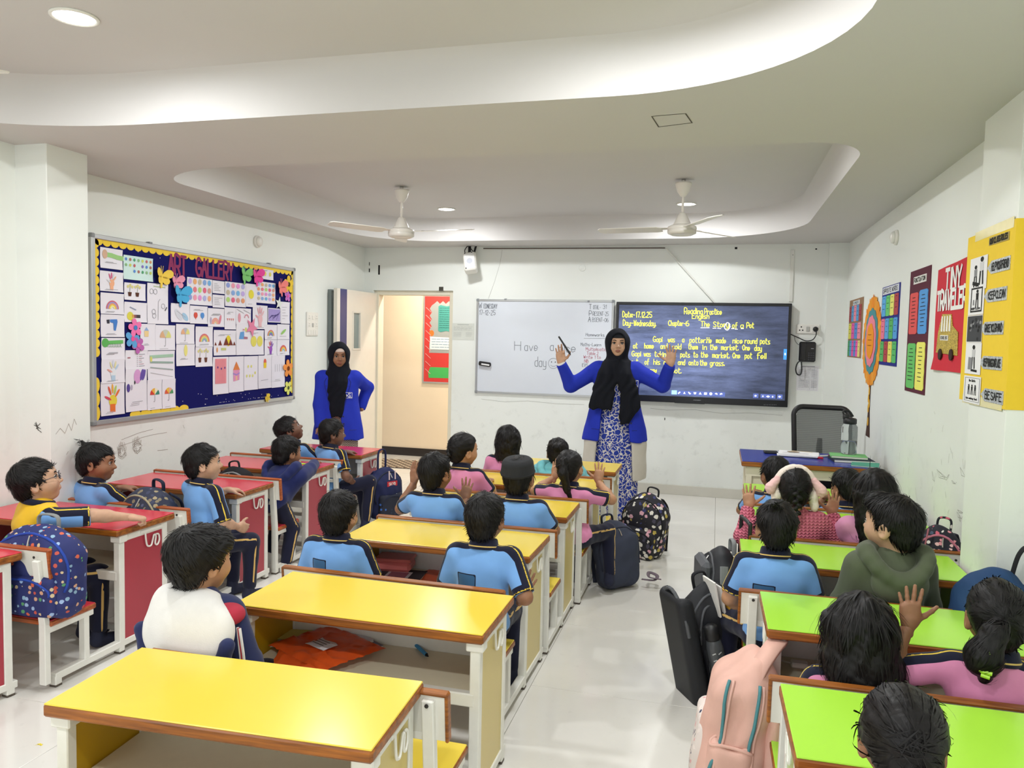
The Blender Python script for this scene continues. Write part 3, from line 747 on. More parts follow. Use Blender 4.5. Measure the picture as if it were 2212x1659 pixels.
dx = SCM.math('POWER', SCM.math('MULTIPLY', SCM.math('ADD', sx.outputs[0], .45), 1.15), 2); dz = SCM.math('POWER', SCM.math('MULTIPLY', SCM.math('ADD', sx.outputs[2], -1.45), 1.9), 2)
vg = SCM.mapr(SCM.math('ADD', dx, dz), 0, 1.3, 1.0, .33)
cl = SCM.mix(SCM.mapr(n1, .3, .72), lin('3d4763'), lin('8493c4'))
em = SCM.n('ShaderNodeMix', data_type='RGBA', blend_type='MULTIPLY'); em.inputs[0].default_value = 1; SCM.l(cl, em.inputs[6])
cb = SCM.n('ShaderNodeCombineColor'); [SCM.l(vg, cb.inputs[i]) for i in range(3)]; SCM.l(cb.outputs[0], em.inputs[7])
SCM.col(lin('101218')); SCM.rough(.25); SCM.l(em.outputs[2], SCM.b.inputs['Emission Color']); SCM.b.inputs['Emission Strength'].default_value = 1.1; SCM = SCM.m
b = MB(); b.bx(tx0 + .028, -.004, tz0 + .065, tx1 - .028, .01, tz1 - .03, SCM); b.build('display', t)
YI = mat('yellow_screen_ink', 'f7f24a', .5, 0, emit=.95); WI = mat('white_screen_ink', 'ffffff', .5, 0, emit=.95); BI = mat('toolbar_blue', '5a6bb0', .5, 0, emit=.6); CI = mat('toolbar_cyan', '9fe4dc', .5, 0, emit=.9)
b = MB(); frS = frame((0, 0, 0), (1, 0, 0), (0, 0, 1), (0, -1, 0))
def ws(px, py, txt, hpx, m=YI, wd=.0066, d=.0055, **k):
    x, z = fw(px, py, YW - .08); b.ftext(txt, x, z, hpx * .0046, wd, d, m, frS, jit=.25, k=5, **k)
def wsl(px, py, pts, hpx=11.5):                                    # words placed at their left pixel
    for x, w_ in pts: ws(x, py + (x - px) * .019, w_, hpx, width=len(w_) * 5.35 * .0046)
for px, py, tx, hp, wp in ((1345, 685, 'Date:-17.12.25', 12, 66), (1346, 703, 'Day:-Wednesday.', 12, 74), (1478, 678, 'Reading', 13, 41), (1522, 679, 'Practice', 12, 37), (1495, 688, 'English', 11, 38), (1444, 703, 'Chapter-', 11, 38), (1482, 704, '6', 11, 8), (1514, 705, 'The', 11, 20), (1541, 706, 'Story', 11, 34), (1582, 708, 'of', 11, 12), (1600, 708, 'a', 11, 8), (1613, 708, 'Pot', 11, 16)):
    ws(px, py, tx, hp, width=wp * .0046)
wsl(1410, 738, [(1411, 'Gopi'), (1443, 'was'), (1474, 'a'), (1490, 'potter.'), (1527, 'He'), (1547, 'made'), (1583, 'nice'), (1609, 'round'), (1642, 'pots')])
wsl(1368, 752, [(1368, 'at'), (1392, 'home'), (1427, 'and'), (1452, 'sold'), (1487, 'them'), (1518, 'in'), (1534, 'the'), (1558, 'market.'), (1604, 'One'), (1630, 'day')])
wsl(1364, 769, [(1365, 'Gopi'), (1391, 'was'), (1414, 'taking'), (1446, 'his'), (1470, 'pots'), (1498, 'to'), (1514, 'the'), (1539, 'market.'), (1583, 'One'), (1609, 'pot'), (1635, 'fell')])
wsl(1362, 786, [(1364, 'out'), (1393, 'of'), (1412, 'his'), (1434, 'cart'), (1465, 'and'), (1488, 'onto'), (1512, 'the'), (1534, 'grass.')])
wsl(1380, 804, [(1380, 'He'), (1404, 'saw'), (1432, 'the'), (1452, 'pot.')])
def lw(a, bb, wd=.006): b.fline([fw(*a, YW - .08), fw(*bb, YW - .08)], wd, .0065, WI, frS)
lw((1514, 708), (1532, 708)); lw((1540, 709), (1547, 709)); lw((1550, 709), (1557, 710)); lw((1580, 710), (1586, 710)); lw((1588, 711), (1593, 711)); lw((1601, 710), (1606, 710))
cx, cz = fw(1571, 705, YW - .08); b.fline([(cx + (.022 + .006 * math.sin(a)) * math.cos(a * .45), cz + .038 * math.sin(a * .45)) for a in range(15)], .007, .0066, WI, frS)
b.build('lesson_text', t)
def rect(p, q, m, d, nm='toolbar'):
    b = MB(); (x0, z0), (x1, z1) = fw(*p, YW - .08), fw(*q, YW - .08); b.fpoly([(x0, z1), (x1, z1), (x1, z0), (x0, z0)], d, m, frS)
    return b.build(nm, t)
rect((1449, 843), (1566, 857), BI, .0055); rect((1451, 843), (1462, 852), CI, .006, 'toolbar_icon'); rect((1627, 850), (1638, 860), BI, .0055); rect((1643, 851), (1675, 861), BI, .0055); rect((1679, 852), (1690, 862), BI, .0055)
for k in range(9):
    cx, cz = fw(1467 + k * 11.4, 848.5 + k * .35, YW - .08); r = .014
    ps = [[(-r, -r * .3), (r * .4, r), (r, r * .4), (-r * .3, -r)], [(0, r), (r * .8, -r * .6), (-r * .8, -r * .6)], [(-r, r), (r, -r * .2), (r * .2, -r), (-r, r * .2)], [(-r, r * .7), (r, r * .7), (r * .6, -r * .7), (-r * .6, -r * .7)],
          [(0, r), (r, -r * .7), (-r, -r * .7)], [(-r, r * .8), (r, r * .8), (r, -r * .8), (-r, -r * .8)], None, [(-r, 0), (0, r * .8), (r, r * .3), (r, -r * .6)], [(r, 0), (0, r * .8), (-r, r * .3), (-r, -r * .6)]][k]
    b = MB()
    if ps: b.fpoly([(cx + u, cz + v) for u, v in ps], .0062, WI, frS)
    else: b.fell(cx, cz, r, r, .0062, WI, 12, frS)
    b.build('toolbar_icon', t)
for px, py, w_ in ((1632, 855, .012), (1648, 856, .007), (1659, 856.5, .018), (1669, 857, .007), (1684, 857, .014)):
    cx, cz = fw(px, py, YW - .08); b = MB(); b.fpoly([(cx - w_, cz), (cx, cz - .01), (cx + w_, cz), (cx, cz + .01)], .0062, WI, frS); b.build('toolbar_icon', t)
rect((1693, 754), (1699, 777), mat('side_tab_blue', '3f8be0', .5, 0, emit=.9), .006, 'side_tab'); b = MB(); cx, cz = fw(1696, 765, YW - .08); b.fell(cx, cz, .006, .012, .0065, WI, 10, frS); b.build('side_tab_mark', t)
b = MB(); x, z = fw(1498, 867, YW - .09); b.ftext('CYTUDES', x, z, .016, .003, .0128, mat('bezel_print', '8d8f94', .5), frS, width=.075)
for k in range(8): x, z = fw(1651 + k * 3.6, 874.5, YW - .09); b.fell(x, z, .0035, .0035, .0128, mat('bezel_print', '8d8f94', .5), 8, frS)
b.build('bezel_marks', t)

# sockets, phone, list, notices, speaker, cables, sensors
PLAST = mat('white_plastic', 'eeece4', .35, .03); PLASTD = mat('grey_plastic_detail', 'b7b6b0', .5)
def plate(name, label, cat, loc, rz, w_, h_, n=None):
    t = thing(name, label, cat, loc, rz); b = MB(); b.bx(-w_ / 2, -.014, -h_ / 2, w_ / 2, 0, h_ / 2, PLAST, .005); b.build('faceplate', t); return t
x, z = fw(1745, 711); t = plate('wall_socket', 'white wall socket plate with a black plug above the wall phone', 'socket', (x, YW, z), 0, .215, .092)
b = MB(); b.bx(-.016, -.02, -.024, .016, -.013, .024, PLASTD, .003); b.build('rocker', t)
b = MB()
for a, c in ((-.062, .02), (-.076, -.012), (-.048, -.012)): b.fell(a, c, .007, .007, .0145, DK, 10)
b.build('socket_holes', t)
b = MB(); b.bx(.035, -.019, -.03, .095, -.013, .032, PLAST, .003); b.build('outlet', t)
pl = thing('plug_cable', 'black plug with a looped black cable running from socket to screen', 'cable', (x, YW, z))
b = MB(); b.lathe([(.024, 0), (.026, .02), (.018, .045), (.01, .05)], mat('black_rubber', '121214', .5), 14, (.068, -.015, 0), R=np.array([[1, 0, 0], [0, 0, -1], [0, 1, 0]]).astype(float)); b.build('plug', pl, True)
e = fw(1711, 721); e2 = fw(1752, 730)
b = MB(); b.tube(catmull([(.07, -.06, -.01), (.07, -.06, -.06), (.04, -.05, -.105), (-.02, -.045, -.115), (-.09, -.045, -.085), (e[0] - x - .03, -.05, e[1] - z)], 5), .005, mat('black_rubber', '121214'), 6); b.build('cord', pl, True)
x, z = fw(1743, 760); t = thing('wall_phone', 'black corded phone hung on the front wall right of the screen', 'phone', (x, YW, z))
PHB = mat('phone_black', '17181b', .35, .1)
b = MB(); b.cbox((0, -.03, 0), (.076, .03, .098), PHB, .012); b.build('body', t)
b = MB(); b.cbox((-.042, -.072, .005), (.024, .016, .09), PHB, .012); b.build('handset', t)
for r in range(4):
    for c in range(3): k = MB(); k.cbox((.012 + c * .021, -.062, -.075 + r * .021), (.007, .003, .006), mat('phone_key', '3a3c42', .5), .002); k.build('button', t)
b = MB(); b.bx(.03, -.0615, .03, .055, -.06, .037, mat('bezel_print', '8d8f94')); b.build('badge', t)
b = MB(); P = catmull([(-.05, -.05, -.08), (-.085, -.045, -.11), (-.10, -.04, -.17), (-.085, -.04, -.22), (-.055, -.04, -.225), (-.045, -.04, -.18), (-.05, -.035, -.1)], 8); b.tube(P, [.006 + .0012 * (i % 2) for i in range(len(P))], PHB, 6); b.build('cord', t, True)
b = MB(); b.tube(catmull([(-.05, -.02, .06), (-.09, -.01, .075), (-.115, -.008, .11), (-.12, -.006, .15)], 5), .0025, mat('grey_wire', '57585a', .6), 5); b.build('wire', t, True)
PAPER = mat('white_paper', 'efeef0', .75, .03, 12, spec=.25); PGREY = mat('pencil_grey', 'a8a7ad', .9, .05); PRN = mat('print_grey', '8f8f96', .9)
def sheet_print(b, x0, z0, x1, z1, rows, d, m=PRN, wd=.0025, fr=None, mar=.08):
    W_ = x1 - x0; H_ = z1 - z0
    for r in range(rows):
        z = z1 - H_ * (mar + (1 - 2 * mar) * (r + .5) / rows); a = x0 + W_ * mar
        while a < x1 - W_ * mar * 1.6:
            l = rnd.uniform(.06, .2) * W_; e = min(a + l, x1 - W_ * mar); b.fline([(a, z + rnd.uniform(-.001, .001)), (e, z + rnd.uniform(-.001, .001))], wd, d, m, fr); a = e + .035 * W_
def grid_lines(b, x0, z0, x1, z1, cols, rows, d, m, wd=.0015):
    for k in range(rows + 1): z = z0 + (z1 - z0) * k / rows; b.fline([(x0, z), (x1, z)], wd, d, m)
    for u in cols: x = x0 + (x1 - x0) * u; b.fline([(x, z0), (x, z1)], wd, d, m)
p, q = fw(1722, 789), fw(1767, 845); t = thing('printed_list', 'white printed list taped under the wall phone', 'paper', (p[0], YW, q[1]))
W_, H_ = q[0] - p[0], p[1] - q[1]; b = MB(); b.bx(0, -.002, 0, W_, -.0005, H_, PAPER); b.build('sheet', t)
b = MB(); sheet_print(b, .01, .01, W_ * .62, H_ - .02, 16, .0028); sheet_print(b, W_ * .64, .01, W_ * .95, H_ - .02, 16, .0028); grid_lines(b, .01, .01, W_ - .01, H_ - .02, (0, .62, .82, 1), 17, .0026, PGREY); b.fline([(W_ * .2, H_ - .01), (W_ * .8, H_ - .01)], .004, .0028, DK); b.build('print', t)
p, q = fw(977, 698), fw(1024, 735); t = thing('notice_sheet', 'pale printed notice under plastic between door and whiteboard', 'paper', (p[0], YW, q[1]))
W_, H_ = q[0] - p[0], p[1] - q[1]; b = MB(); b.bx(0, -.002, 0, W_, -.0005, H_, mat('faded_paper', 'dcdfd6', .3)); b.build('sheet', t)
b = MB(); FAD = mat('faded_print', 'aeb2ae', .7); sheet_print(b, 0, H_ * .55, W_, H_ * .85, 4, .0026, FAD); sheet_print(b, .01, .03, W_ * .45, H_ * .5, 4, .0026, FAD); sheet_print(b, W_ * .6, .03, W_ - .02, H_ * .5, 4, .0026, FAD); b.fline([(W_ * .25, H_ * .92), (W_ * .75, H_ * .92)], .006, .0026, FAD); b.build('print', t)

x, z = fw(1025, 571); t = thing('wall_speaker', 'white box speaker tilted down from the ceiling edge above the door', 'speaker', (x, YW - .14, z), math.radians(8))
Rs = np.array(Matrix.Rotation(math.radians(-20), 3, 'X')) @ np.array(Matrix.Rotation(math.radians(-9), 3, 'Y'))
b = MB(); b.cbox((0, 0, 0), (.067, .062, .105), PLAST, .014, Rs); b.build('cabinet', t)
b = MB(); b.cbox(Rs @ np.array((0, -.064, .01)), (.055, .003, .08), mat('speaker_front', 'f6f6f4', .4), .004, Rs); b.lathe([(.032, 0), (.03, .002), (.001, .003)], mat('speaker_mesh', 'c9ccd6', .7), 20, Rs @ np.array((0, -.0675, -.005)), R=Rs @ np.array([[1, 0, 0], [0, 0, -1], [0, 1, 0]]).astype(float)); b.build('grille', t)
b = MB()
for a, c in ((-.045, .088), (.03, .092), (-.045, -.085)): b.lathe([(.007, 0), (.006, .002), (.0, .003)], DK, 8, Rs @ np.array((a, -.066, c)), R=Rs @ np.array([[1, 0, 0], [0, 0, -1], [0, 1, 0]]).astype(float))
b.build('screw', t)
b = MB(); b.bar((-.02, .03, .1), (-.03, .10, .20), .03, .012, CHB); b.bar((.03, .03, .1), (.04, .10, .2), .02, .01, CHB); b.bx(-.06, .06, .195, .07, .14, .205, CHB); b.tube(catmull([(-.06, .05, .09), (-.075, .05, .14), (-.04, .08, .19), (.02, .06, .13), (.05, .08, .19)], 5), .005, CHB, 6); b.build('bracket', t)
t = thing('ceiling_cable', 'thin dark cable running along the ceiling edge from the speaker', 'cable', (0, YW, 0))
a, c = fw(1045, 537), fw(1437, 536); b = MB(); b.tube([(a[0], -.012, a[1]), (a[0] + .6, -.01, a[1] - .004), (c[0], -.012, c[1])], .006, mat('dark_cable', '5b4a42', .6), 6); b.build('cable', t)
TRK = mat('trunking_white', 'e6e6de', .45)
t = thing('cable_trunking', 'slanted white cable trunking running down to the top of the screen', 'trunking', (0, YW, 0)); a, c = fw(1439, 537), fw(1546, 656)
b = MB(); b.bar((a[0], -.008, a[1]), (c[0], -.008, c[1]), .016, .026, TRK, .003, (0, 1, 0)); b.build('channel', t)
t = thing('cable_trunking', 'vertical white cable trunking right above the screen edge', 'trunking', (0, YW, 0)); a, c = fw(1713, 540), fw(1709, 652)
b = MB(); b.bx(a[0] - .019, -.016, c[1], a[0] + .015, 0, a[1], TRK, .003); b.build('channel', t)
b = MB(); b.lathe([(.004, 0), (.003, .002), (0, .003)], DK, 8, (a[0], -.017, a[1] - .05), R=np.array([[1, 0, 0], [0, 0, -1], [0, 1, 0]]).astype(float)); b.build('screw', t)
x, z = fw(1258, 579); t = thing('round_cover', 'faint round cover plate high on the front wall above the whiteboard', 'cover', (x, YW, z)); b = MB(); b.lathe([(.036, 0), (.036, .003), (.03, .006), (.001, .007)], WALLM, 24, R=np.array([[1, 0, 0], [0, 0, -1], [0, 1, 0]]).astype(float)); b.build('disc', t, True)
def sensor(label, loc, rz):
    t = thing('round_sensor', label, 'sensor', loc, rz); Rw = np.array([[1, 0, 0], [0, 0, -1], [0, 1, 0]]).astype(float)
    b = MB(); b.lathe([(.053, 0), (.053, .014), (.046, .02)], PLAST, 24, R=Rw); b.build('base', t, True)
    b = MB(); b.lathe([(.044, .018), (.04, .034), (.028, .043), (.001, .046)], PLAST, 24, R=Rw); b.build('dome', t, True)
p = onx(555, 522, XL); sensor('round white sensor on the left wall above the art gallery board', (XL, p[1], p[2]), RZL)
p = onx(1938, 513, XR); sensor('round white sensor high on the right wall above the posters', (XR, p[1], p[2]), RZR)
p = onx(673, 700, XL); t = plate('switch_panel', 'white modular switch and socket panel on the left wall by the door', 'switch', (XL, p[1], p[2]), RZL, .22, .235)
for r in range(2):
    for c in range(3):
        b = MB()
        if c == 1: b.bx(-.016, -.019, .065 - r * .075 - .02, .016, -.013, .065 - r * .075 + .02, PLASTD if r else PLAST, .003)
        else: b.bx(-.07 + .07 * c - .024, -.016, .065 - r * .075 - .028, -.07 + .07 * c + .024, -.013, .065 - r * .075 + .028, PLAST, .002); [b.fell(-.07 + .07 * c + u, .065 - r * .075 + v, .005, .007, .0165, PLASTD, 8) for u, v in ((0, .012), (-.01, -.01), (.01, -.01))]
        b.build('module', t)
for c in range(4): b = MB(); b.bx(-.085 + .045 * c, -.018, -.105, -.05 + .045 * c, -.013, -.06, PLAST, .003); b.build('rocker', t)

# corridor notice board and mat
p, q = ony(918, 640, 9.33), ony(969, 826, 9.33)
t = thing('corridor_board', 'red and grey notice board on the peach corridor wall beyond the door', 'board', (p[0], 9.35, q[2])); W_ = .95; H_ = p[2] - q[2]
b = MB(); b.bx(-.02, -.02, -.02, W_, 0, H_ + .02, ALU, .004); b.build('frame', t)
b = MB(); d = .0205; b.fpoly([(0, 0), (W_ - .02, 0), (W_ - .02, H_), (0, H_)], d, cc('d8433f'))
g0 = .34 * H_; P = [(.07, g0), (W_ - .06, g0), (W_ - .06, H_ - .06)] + [(W_ - .06 - k * .04, H_ - .06 - (.035 if k % 2 else 0)) for k in range(1, 20)] + [(.07 + (.03 if k % 2 else 0), H_ - .07 - k * .045) for k in range(1, 13)]
b.fpoly(P, d + .001, cc('a3a7a6')); b.fpoly([(.07, .05), (W_ - .05, .06), (W_ - .06, .19), (.09, .19), (.06, .12)], d + .001, cc('4fb860'))
for k in range(9): b.fline([(.02, H_ * (.15 + .09 * k)), (.09, H_ * (.15 + .09 * k) - .06)], .008, d + .003, cc('e9a29c'))
b.build('felt', t)
b = MB(); b.prism([(.19, H_ * .60), (.22, H_ * .585), (.30, H_ * .60), (.38, H_ * .585), (.40, H_ * .9), (.30, H_ * .885), (.22, H_ * .9), (.19, H_ * .885)], .021, .024, cc('4f9d95'), WALL); sheet_print(b, .19, H_ * .6, .4, H_ * .9, 10, .0245, cc('2d5b58'), .005); b.build('teal_card', t)
b = MB(); b.prism([(.08, H_ * .38), (.40, H_ * .38), (.41, H_ * .52), (.08, H_ * .53)], .021, .024, cc('dfe9ee'), WALL); sheet_print(b, .08, H_ * .38, .4, H_ * .53, 4, .0245, cc('5c87a8'), .006); b.build('white_card', t)
b = MB(); b.fell(.10, H_ * .57, .035, .04, .023, cc('ef7a35'), 14); b.build('orange_circle', t)
t = thing('door_mat', 'brown and cream lattice door mat lying in the corridor outside', 'mat', (-3.75, 8.68, 0))
MT = mat('mat_cream', 'c9b9a2', .95, .15, 60); MD = mat('mat_brown', '4b3a30', .95, .2, 60)
b = MB(); b.bx(-.45, -.28, 0, .45, .28, .008, MD, .003); b.build('pile', t)
b = MB()
for k in range(-9, 10):
    for s in (-1, 1):
        x0, x1 = k * .1 - .28 * s, k * .1 + .28 * s
        P = [(x, y) for x, y in ((x0 + (x1 - x0) * q_ / 20, -.28 + .56 * q_ / 20) for q_ in range(21)) if abs(x) < .44]
        if len(P) > 1: b.fline([P[0], P[-1]], .018, .009, MT, TOPF)
b.build('lattice', t)
# ------------------------------------------------------------------ the art board on the left wall; local x runs along the wall, z up
BY0, BY1, BZ0, BZ1 = 4.065, 6.505, .955, 2.19
NAVY = mat('navy_felt', '1a1c60', .95, .08, 90, bump=.2, bscale=300, spec=.1)
t = wall_panel('art_board', 'navy felt notice board with the letters ART GALLERY and yellow scalloped border', 'board', 0, BY1 - BY0, 0, BZ1 - BZ0, NAVY, (XL, BY0, BZ0), RZL, .03, .03)
BW, BH = BY1 - BY0, BZ1 - BZ0
YSC = cc('f4d247'); dB = .0185
def bp(zx, zy, o=(180, 480)):                                       # pixel of the photograph -> board
    p = onx(o[0] + zx / 4.608, o[1] + zy / 4.608, XL + .02); return p[1] - BY0, p[2] - BZ0
def scallop(a, bb, nrm, n, r, name='border_scallop'):
    a = np.array(a); bb = np.array(bb); d = (bb - a) / n; L = np.linalg.norm(d); u = d / L; nn = np.array(nrm, float)
    for k in range(n):
        o = a + d * k; b = MB()
        P = [o, o + d] + [o + d * .5 + u * L * .52 * math.cos(q) + nn * (.010 + r * math.sin(q)) for q in np.linspace(0, math.pi, 8)]
        b.prism([tuple(p) for p in P], dB, dB + .002, YSC); b.build(name, t)
scallop((.03, BH - .03), (BW - .03, BH - .03), (0, -1), 34, .030); scallop((.03, BH * .36), (.03, BH - .03), (1, 0), 13, .028)
scallop((.03, .03), (.03, BH * .25), (1, 0), 3, .024); scallop((.33, .03), (.93, .03), (0, 1), 6, .026); scallop((BW - .03, .06), (BW - .03, BH - .03), (-1, 0), 17, .018)
b = MB(); LET = cc('8f3560')
for txt, z0, z1 in (('ART', (850, 500), (1028, 400)), ('GALLERY', (1125, 525), (1490, 430))):
    a, c = bp(*z0), bp(*z1); b.ftext(txt, a[0], a[1] - .005, .135, .022, dB + .002, LET, sp=.7, width=(c[0] - a[0]) * 1.03)
b.build('lettering', t)
b = MB()
for k in range(38): x, z = bp(950 + rnd.uniform(0, 1000), 1640 + rnd.uniform(60, 240)); b.fell(x, max(z, .05), .004, .003, dB, PAPER, 6)
for k in range(6): x, z = bp(rnd.uniform(430, 1000), rnd.uniform(270, 420)); b.fell(x, z, .003, .003, dB, PAPER, 6)
b.build('paper_scrap', t)['kind'] = 'stuff'
for px, py in ((318, 522), (577, 571)):
    p = onx(px, py, XL); c = MB(); c.bx(p[1] - BY0 - .015, -.034, BH - .004, p[1] - BY0 + .015, 0, BH + .01, ALUC, .003); c.build('clip', t)

C5 = ['e9838f', 'f0b48c', '7db9e8', 'b9dc82', '94a5e0', 'c9b4ee', 'e8708e', 'f2a3b8', 'eeb07a', 'dba79a', 'e79ad6', 'c9bfa8', 'e9a57c', 'b8b9e8', '8eb0e6']
def ring(b, cx, cz, r0, r1, m, d, a0=0, a1=math.pi, n=12, sx=1.):
    P = [(cx + sx * r1 * math.cos(a0 + (a1 - a0) * k / n), cz + r1 * math.sin(a0 + (a1 - a0) * k / n)) for k in range(n + 1)]
    Q = [(cx + sx * r0 * math.cos(a0 + (a1 - a0) * k / n), cz + r0 * math.sin(a0 + (a1 - a0) * k / n)) for k in range(n + 1)]
    for k in range(n): b.fpoly([P[k], P[k + 1], Q[k + 1], Q[k]], d, m)
def draw(b, kind, W, H, d, a=None):
    X = lambda u: u * W
    Z = lambda v: v * H
    S = min(W, H)
    def ink(n=3, v=.12, c=PGREY):
        for k in range(n): b.fline([(X(.2 + .05 * k), Z(v + .04 * k)), (X(.2 + .05 * k + rnd.uniform(.2, .55)), Z(v + .04 * k + .01))], .003, d, c)
    k0, *r = kind.split(':'); r = r[0].split(',') if r else []
    if k0 == 'dots':
        cols, rows = int(r[0]), int(r[1]); skip = int(r[2]) if len(r) > 2 else 0
        for j in range(rows):
            for i in range(cols):
                if skip and (j == 1 and i == 3 or j == 2 and i < 2): continue
                c = C5[(i * 3 + j * 7 + cols) % len(C5)] if not skip else ['5f8fd8', 'b0726a', '58a878', '8fc08a', 'cfd86a', 'c96a72', 'd99a6a', '8a7ac8'][(i + 3 * j) % 8]
                top = .86 if not skip else .84
                b.fell(X((i + .6) / (cols + .2)), Z(top - (j if not skip else j * .8) * (.8 / max(1, rows - .3))), W * .36 / cols * (.75 if skip else 1), H * .36 / rows * (.55 if skip else .9), d, cc(c), 12)
        return
    if k0 == 'rainbow':
        cx = X(.5); cz = Z(.25); R = S * .40
        cs = r or ['d86a78', '9aa0d8', 'e8a07a', 'f0d85a', 'f6f0b0']
        for i, c in enumerate(cs): ring(b, cx, cz, R * (1 - (i + 1) / (len(cs) + 1.4)), R * (1 - i / (len(cs) + 1.4)), cc(c), d)
        ink(2, .08)
    elif k0 == 'hand':
        c = [cc(q) for q in (r * 6)[:6]]; cx, cz = X(.5), Z(.42)
        b.fell(cx, cz, S * .17, S * .2, d, c[0]); b.fpoly([(cx - S * .12, cz - S * .36), (cx + S * .1, cz - S * .36), (cx + S * .1, cz - S * .1), (cx - S * .12, cz - S * .1)], d, c[5])
        for i, (an, l) in enumerate(((155, .27), (112, .42), (92, .46), (74, .42), (52, .36))):
            a_ = math.radians(an); b.fell(cx + math.cos(a_) * S * l * .85, cz + math.sin(a_) * S * l * .85, S * .16, S * .042, d + .0002, c[1 + i % 5] if i < 5 else c[0], 10, rot=a_)
        ink(2, .06)
    elif k0 == 'umbrella':
        cx, cz = X(.5), Z(.5); R = S * .32; q = r or ['e8b27a', 'd9d0c0', 'e6e07a']
        for i, c in enumerate(q): ring(b, cx, cz, .001, R, cc(c), d, math.pi * (1 - (i + 1) / len(q)), math.pi * (1 - i / len(q)), 6)
        b.fline([(cx, cz), (cx, cz - S * .3), (cx - S * .04, cz - S * .35), (cx - S * .08, cz - S * .32)], .004, d, PGREY); ink(1, .05)
    elif k0 == 'sun': b.fell(X(.5), Z(.55), S * .25, S * .25, d, cc('ecdf4e')); ink(1, .12)
    elif k0 == 'suns': [b.fell(X(x), Z(.55), S * .2, S * .22, d, cc('e6dd6a')) for x in (.3, .72)]; ink(2, .84)
    elif k0 == 'text':
        for k in range(5): b.fline([(X(.15), Z(.75 - .13 * k)), (X(rnd.uniform(.4, .85)), Z(.76 - .13 * k))], .003, d, PGREY)
    elif k0 == 'lines':
        for i, (c, w_) in enumerate((('a9cbb2', .022), ('9ab0a8', .014), ('a9b2b2', .009), ('c2c2c6', .004))): b.fline([(X(.1), Z(.8 - .18 * i)), (X(.92), Z(.78 - .25 * i + .05))], w_, d, cc(c))
        b.fell(X(.12), Z(.72), .012, .02, d, cc('dcd77a'))
    elif k0 == 'snake':
        b.fline([(X(.22), Z(.68)), (X(.5), Z(.66)), (X(.75), Z(.6)), (X(.98), Z(.58))], .03, d, cc('9fcf86')); b.fell(X(.2), Z(.69), .022, .03, d + .0002, cc('d8b49a')); ink(2, .28)
    elif k0 == 'dryer':
        b.fpoly([(X(.38), Z(.78)), (X(.68), Z(.8)), (X(.7), Z(.68)), (X(.62), Z(.28)), (X(.54), Z(.3)), (X(.52), Z(.62)), (X(.38), Z(.66))], d, cc('4c84cf')); b.fpoly([(X(.24), Z(.76)), (X(.36), Z(.78)), (X(.36), Z(.6)), (X(.26), Z(.6))], d, cc('3a3c48')); ink(2, .1)
    elif k0 == 'cat':
        b.fline([(X(.15), Z(.78)), (X(.5), Z(.8)), (X(.88), Z(.82))], .024, d, cc('6fc06a')); b.fell(X(.16), Z(.78), .03, .03, d + .0002, cc('62b45e'))
        for k in range(9): b.fline([(X(.26 + .07 * k), Z(.76)), (X(.24 + .07 * k), Z(.62)), (X(.28 + .07 * k), Z(.58))], .003, d, cc('4f8a50'))
        ink(3, .25)
    elif k0 == 'pots':
        c = cc(r[0] if r else '5a3428')
        for x in (.25, .6): b.fpoly([(X(x - .09), Z(.46)), (X(x + .09), Z(.46)), (X(x + .06), Z(.22)), (X(x - .06), Z(.22))], d, c); b.fline([(X(x), Z(.46)), (X(x + .02), Z(.8))], .003, d, cc('7c8a4a')); [b.fell(X(x + q), Z(.8 + w_), .011, .011, d, cc('dbd48e'), 8) for q, w_ in ((.02, .06), (-.08, -.02), (.12, -.03))]
    elif k0 == 'torch':
        b.fline([(X(.25), Z(.75)), (X(.5), Z(.62))], .008, d, cc('9aa3b8')); b.fell(X(.25), Z(.3), .03, .03, d, cc('e0d858')); [b.fline([(X(.36 + .1 * k), Z(.3)), (X(.46 + .1 * k), Z(.3))], .022, d, cc(c)) for k, c in enumerate(('d8a25a', '8a5a62', '4c464c'))]
    elif k0 == 'sketch':
        for (u, v) in ((.2, .8), (.38, .8), (.3, .3), (.32, .2), (.75, .45)): ring(b, X(u), Z(v), .016, .02, PGREY, d, 0, 6.28, 10)
        b.fline([(X(.5), Z(.1)), (X(.52), Z(.55)), (X(.6), Z(.62))], .004, d, PGREY); b.fline([(X(.85), Z(.35)), (X(.92), Z(.42))], .01, d, cc('6a6a70')); b.fline([(X(.3), Z(.93)), (X(.85), Z(.92))], .008, d, cc('b5c49e'))
    elif k0 == 'house':
        b.fpoly([(X(.28), Z(.62)), (X(.5), Z(.86)), (X(.74), Z(.62))], d, cc(r[0])); b.fpoly([(X(.3), Z(.62)), (X(.72), Z(.62)), (X(.7), Z(.34)), (X(.3), Z(.3))], d, cc(r[1])); b.fline([(X(.3), Z(.52)), (X(.5), Z(.48)), (X(.7), Z(.53))], .012, d + .0002, cc('a98ad0')); b.fpoly([(X(.45), Z(.33)), (X(.56), Z(.33)), (X(.55), Z(.46)), (X(.45), Z(.45))], d + .0002, cc('f0c29a'))
    elif k0 == 'tiny':
        b.fpoly([(X(.25), Z(.72)), (X(.4), Z(.86)), (X(.55), Z(.72)), (X(.53), Z(.52)), (X(.27), Z(.52))], d, cc('f0d49a')); b.fpoly([(X(.25), Z(.74)), (X(.4), Z(.88)), (X(.55), Z(.74))], d + .0002, cc('9ab4dc')); ink(2, .2)
    elif k0 == 'strokes':
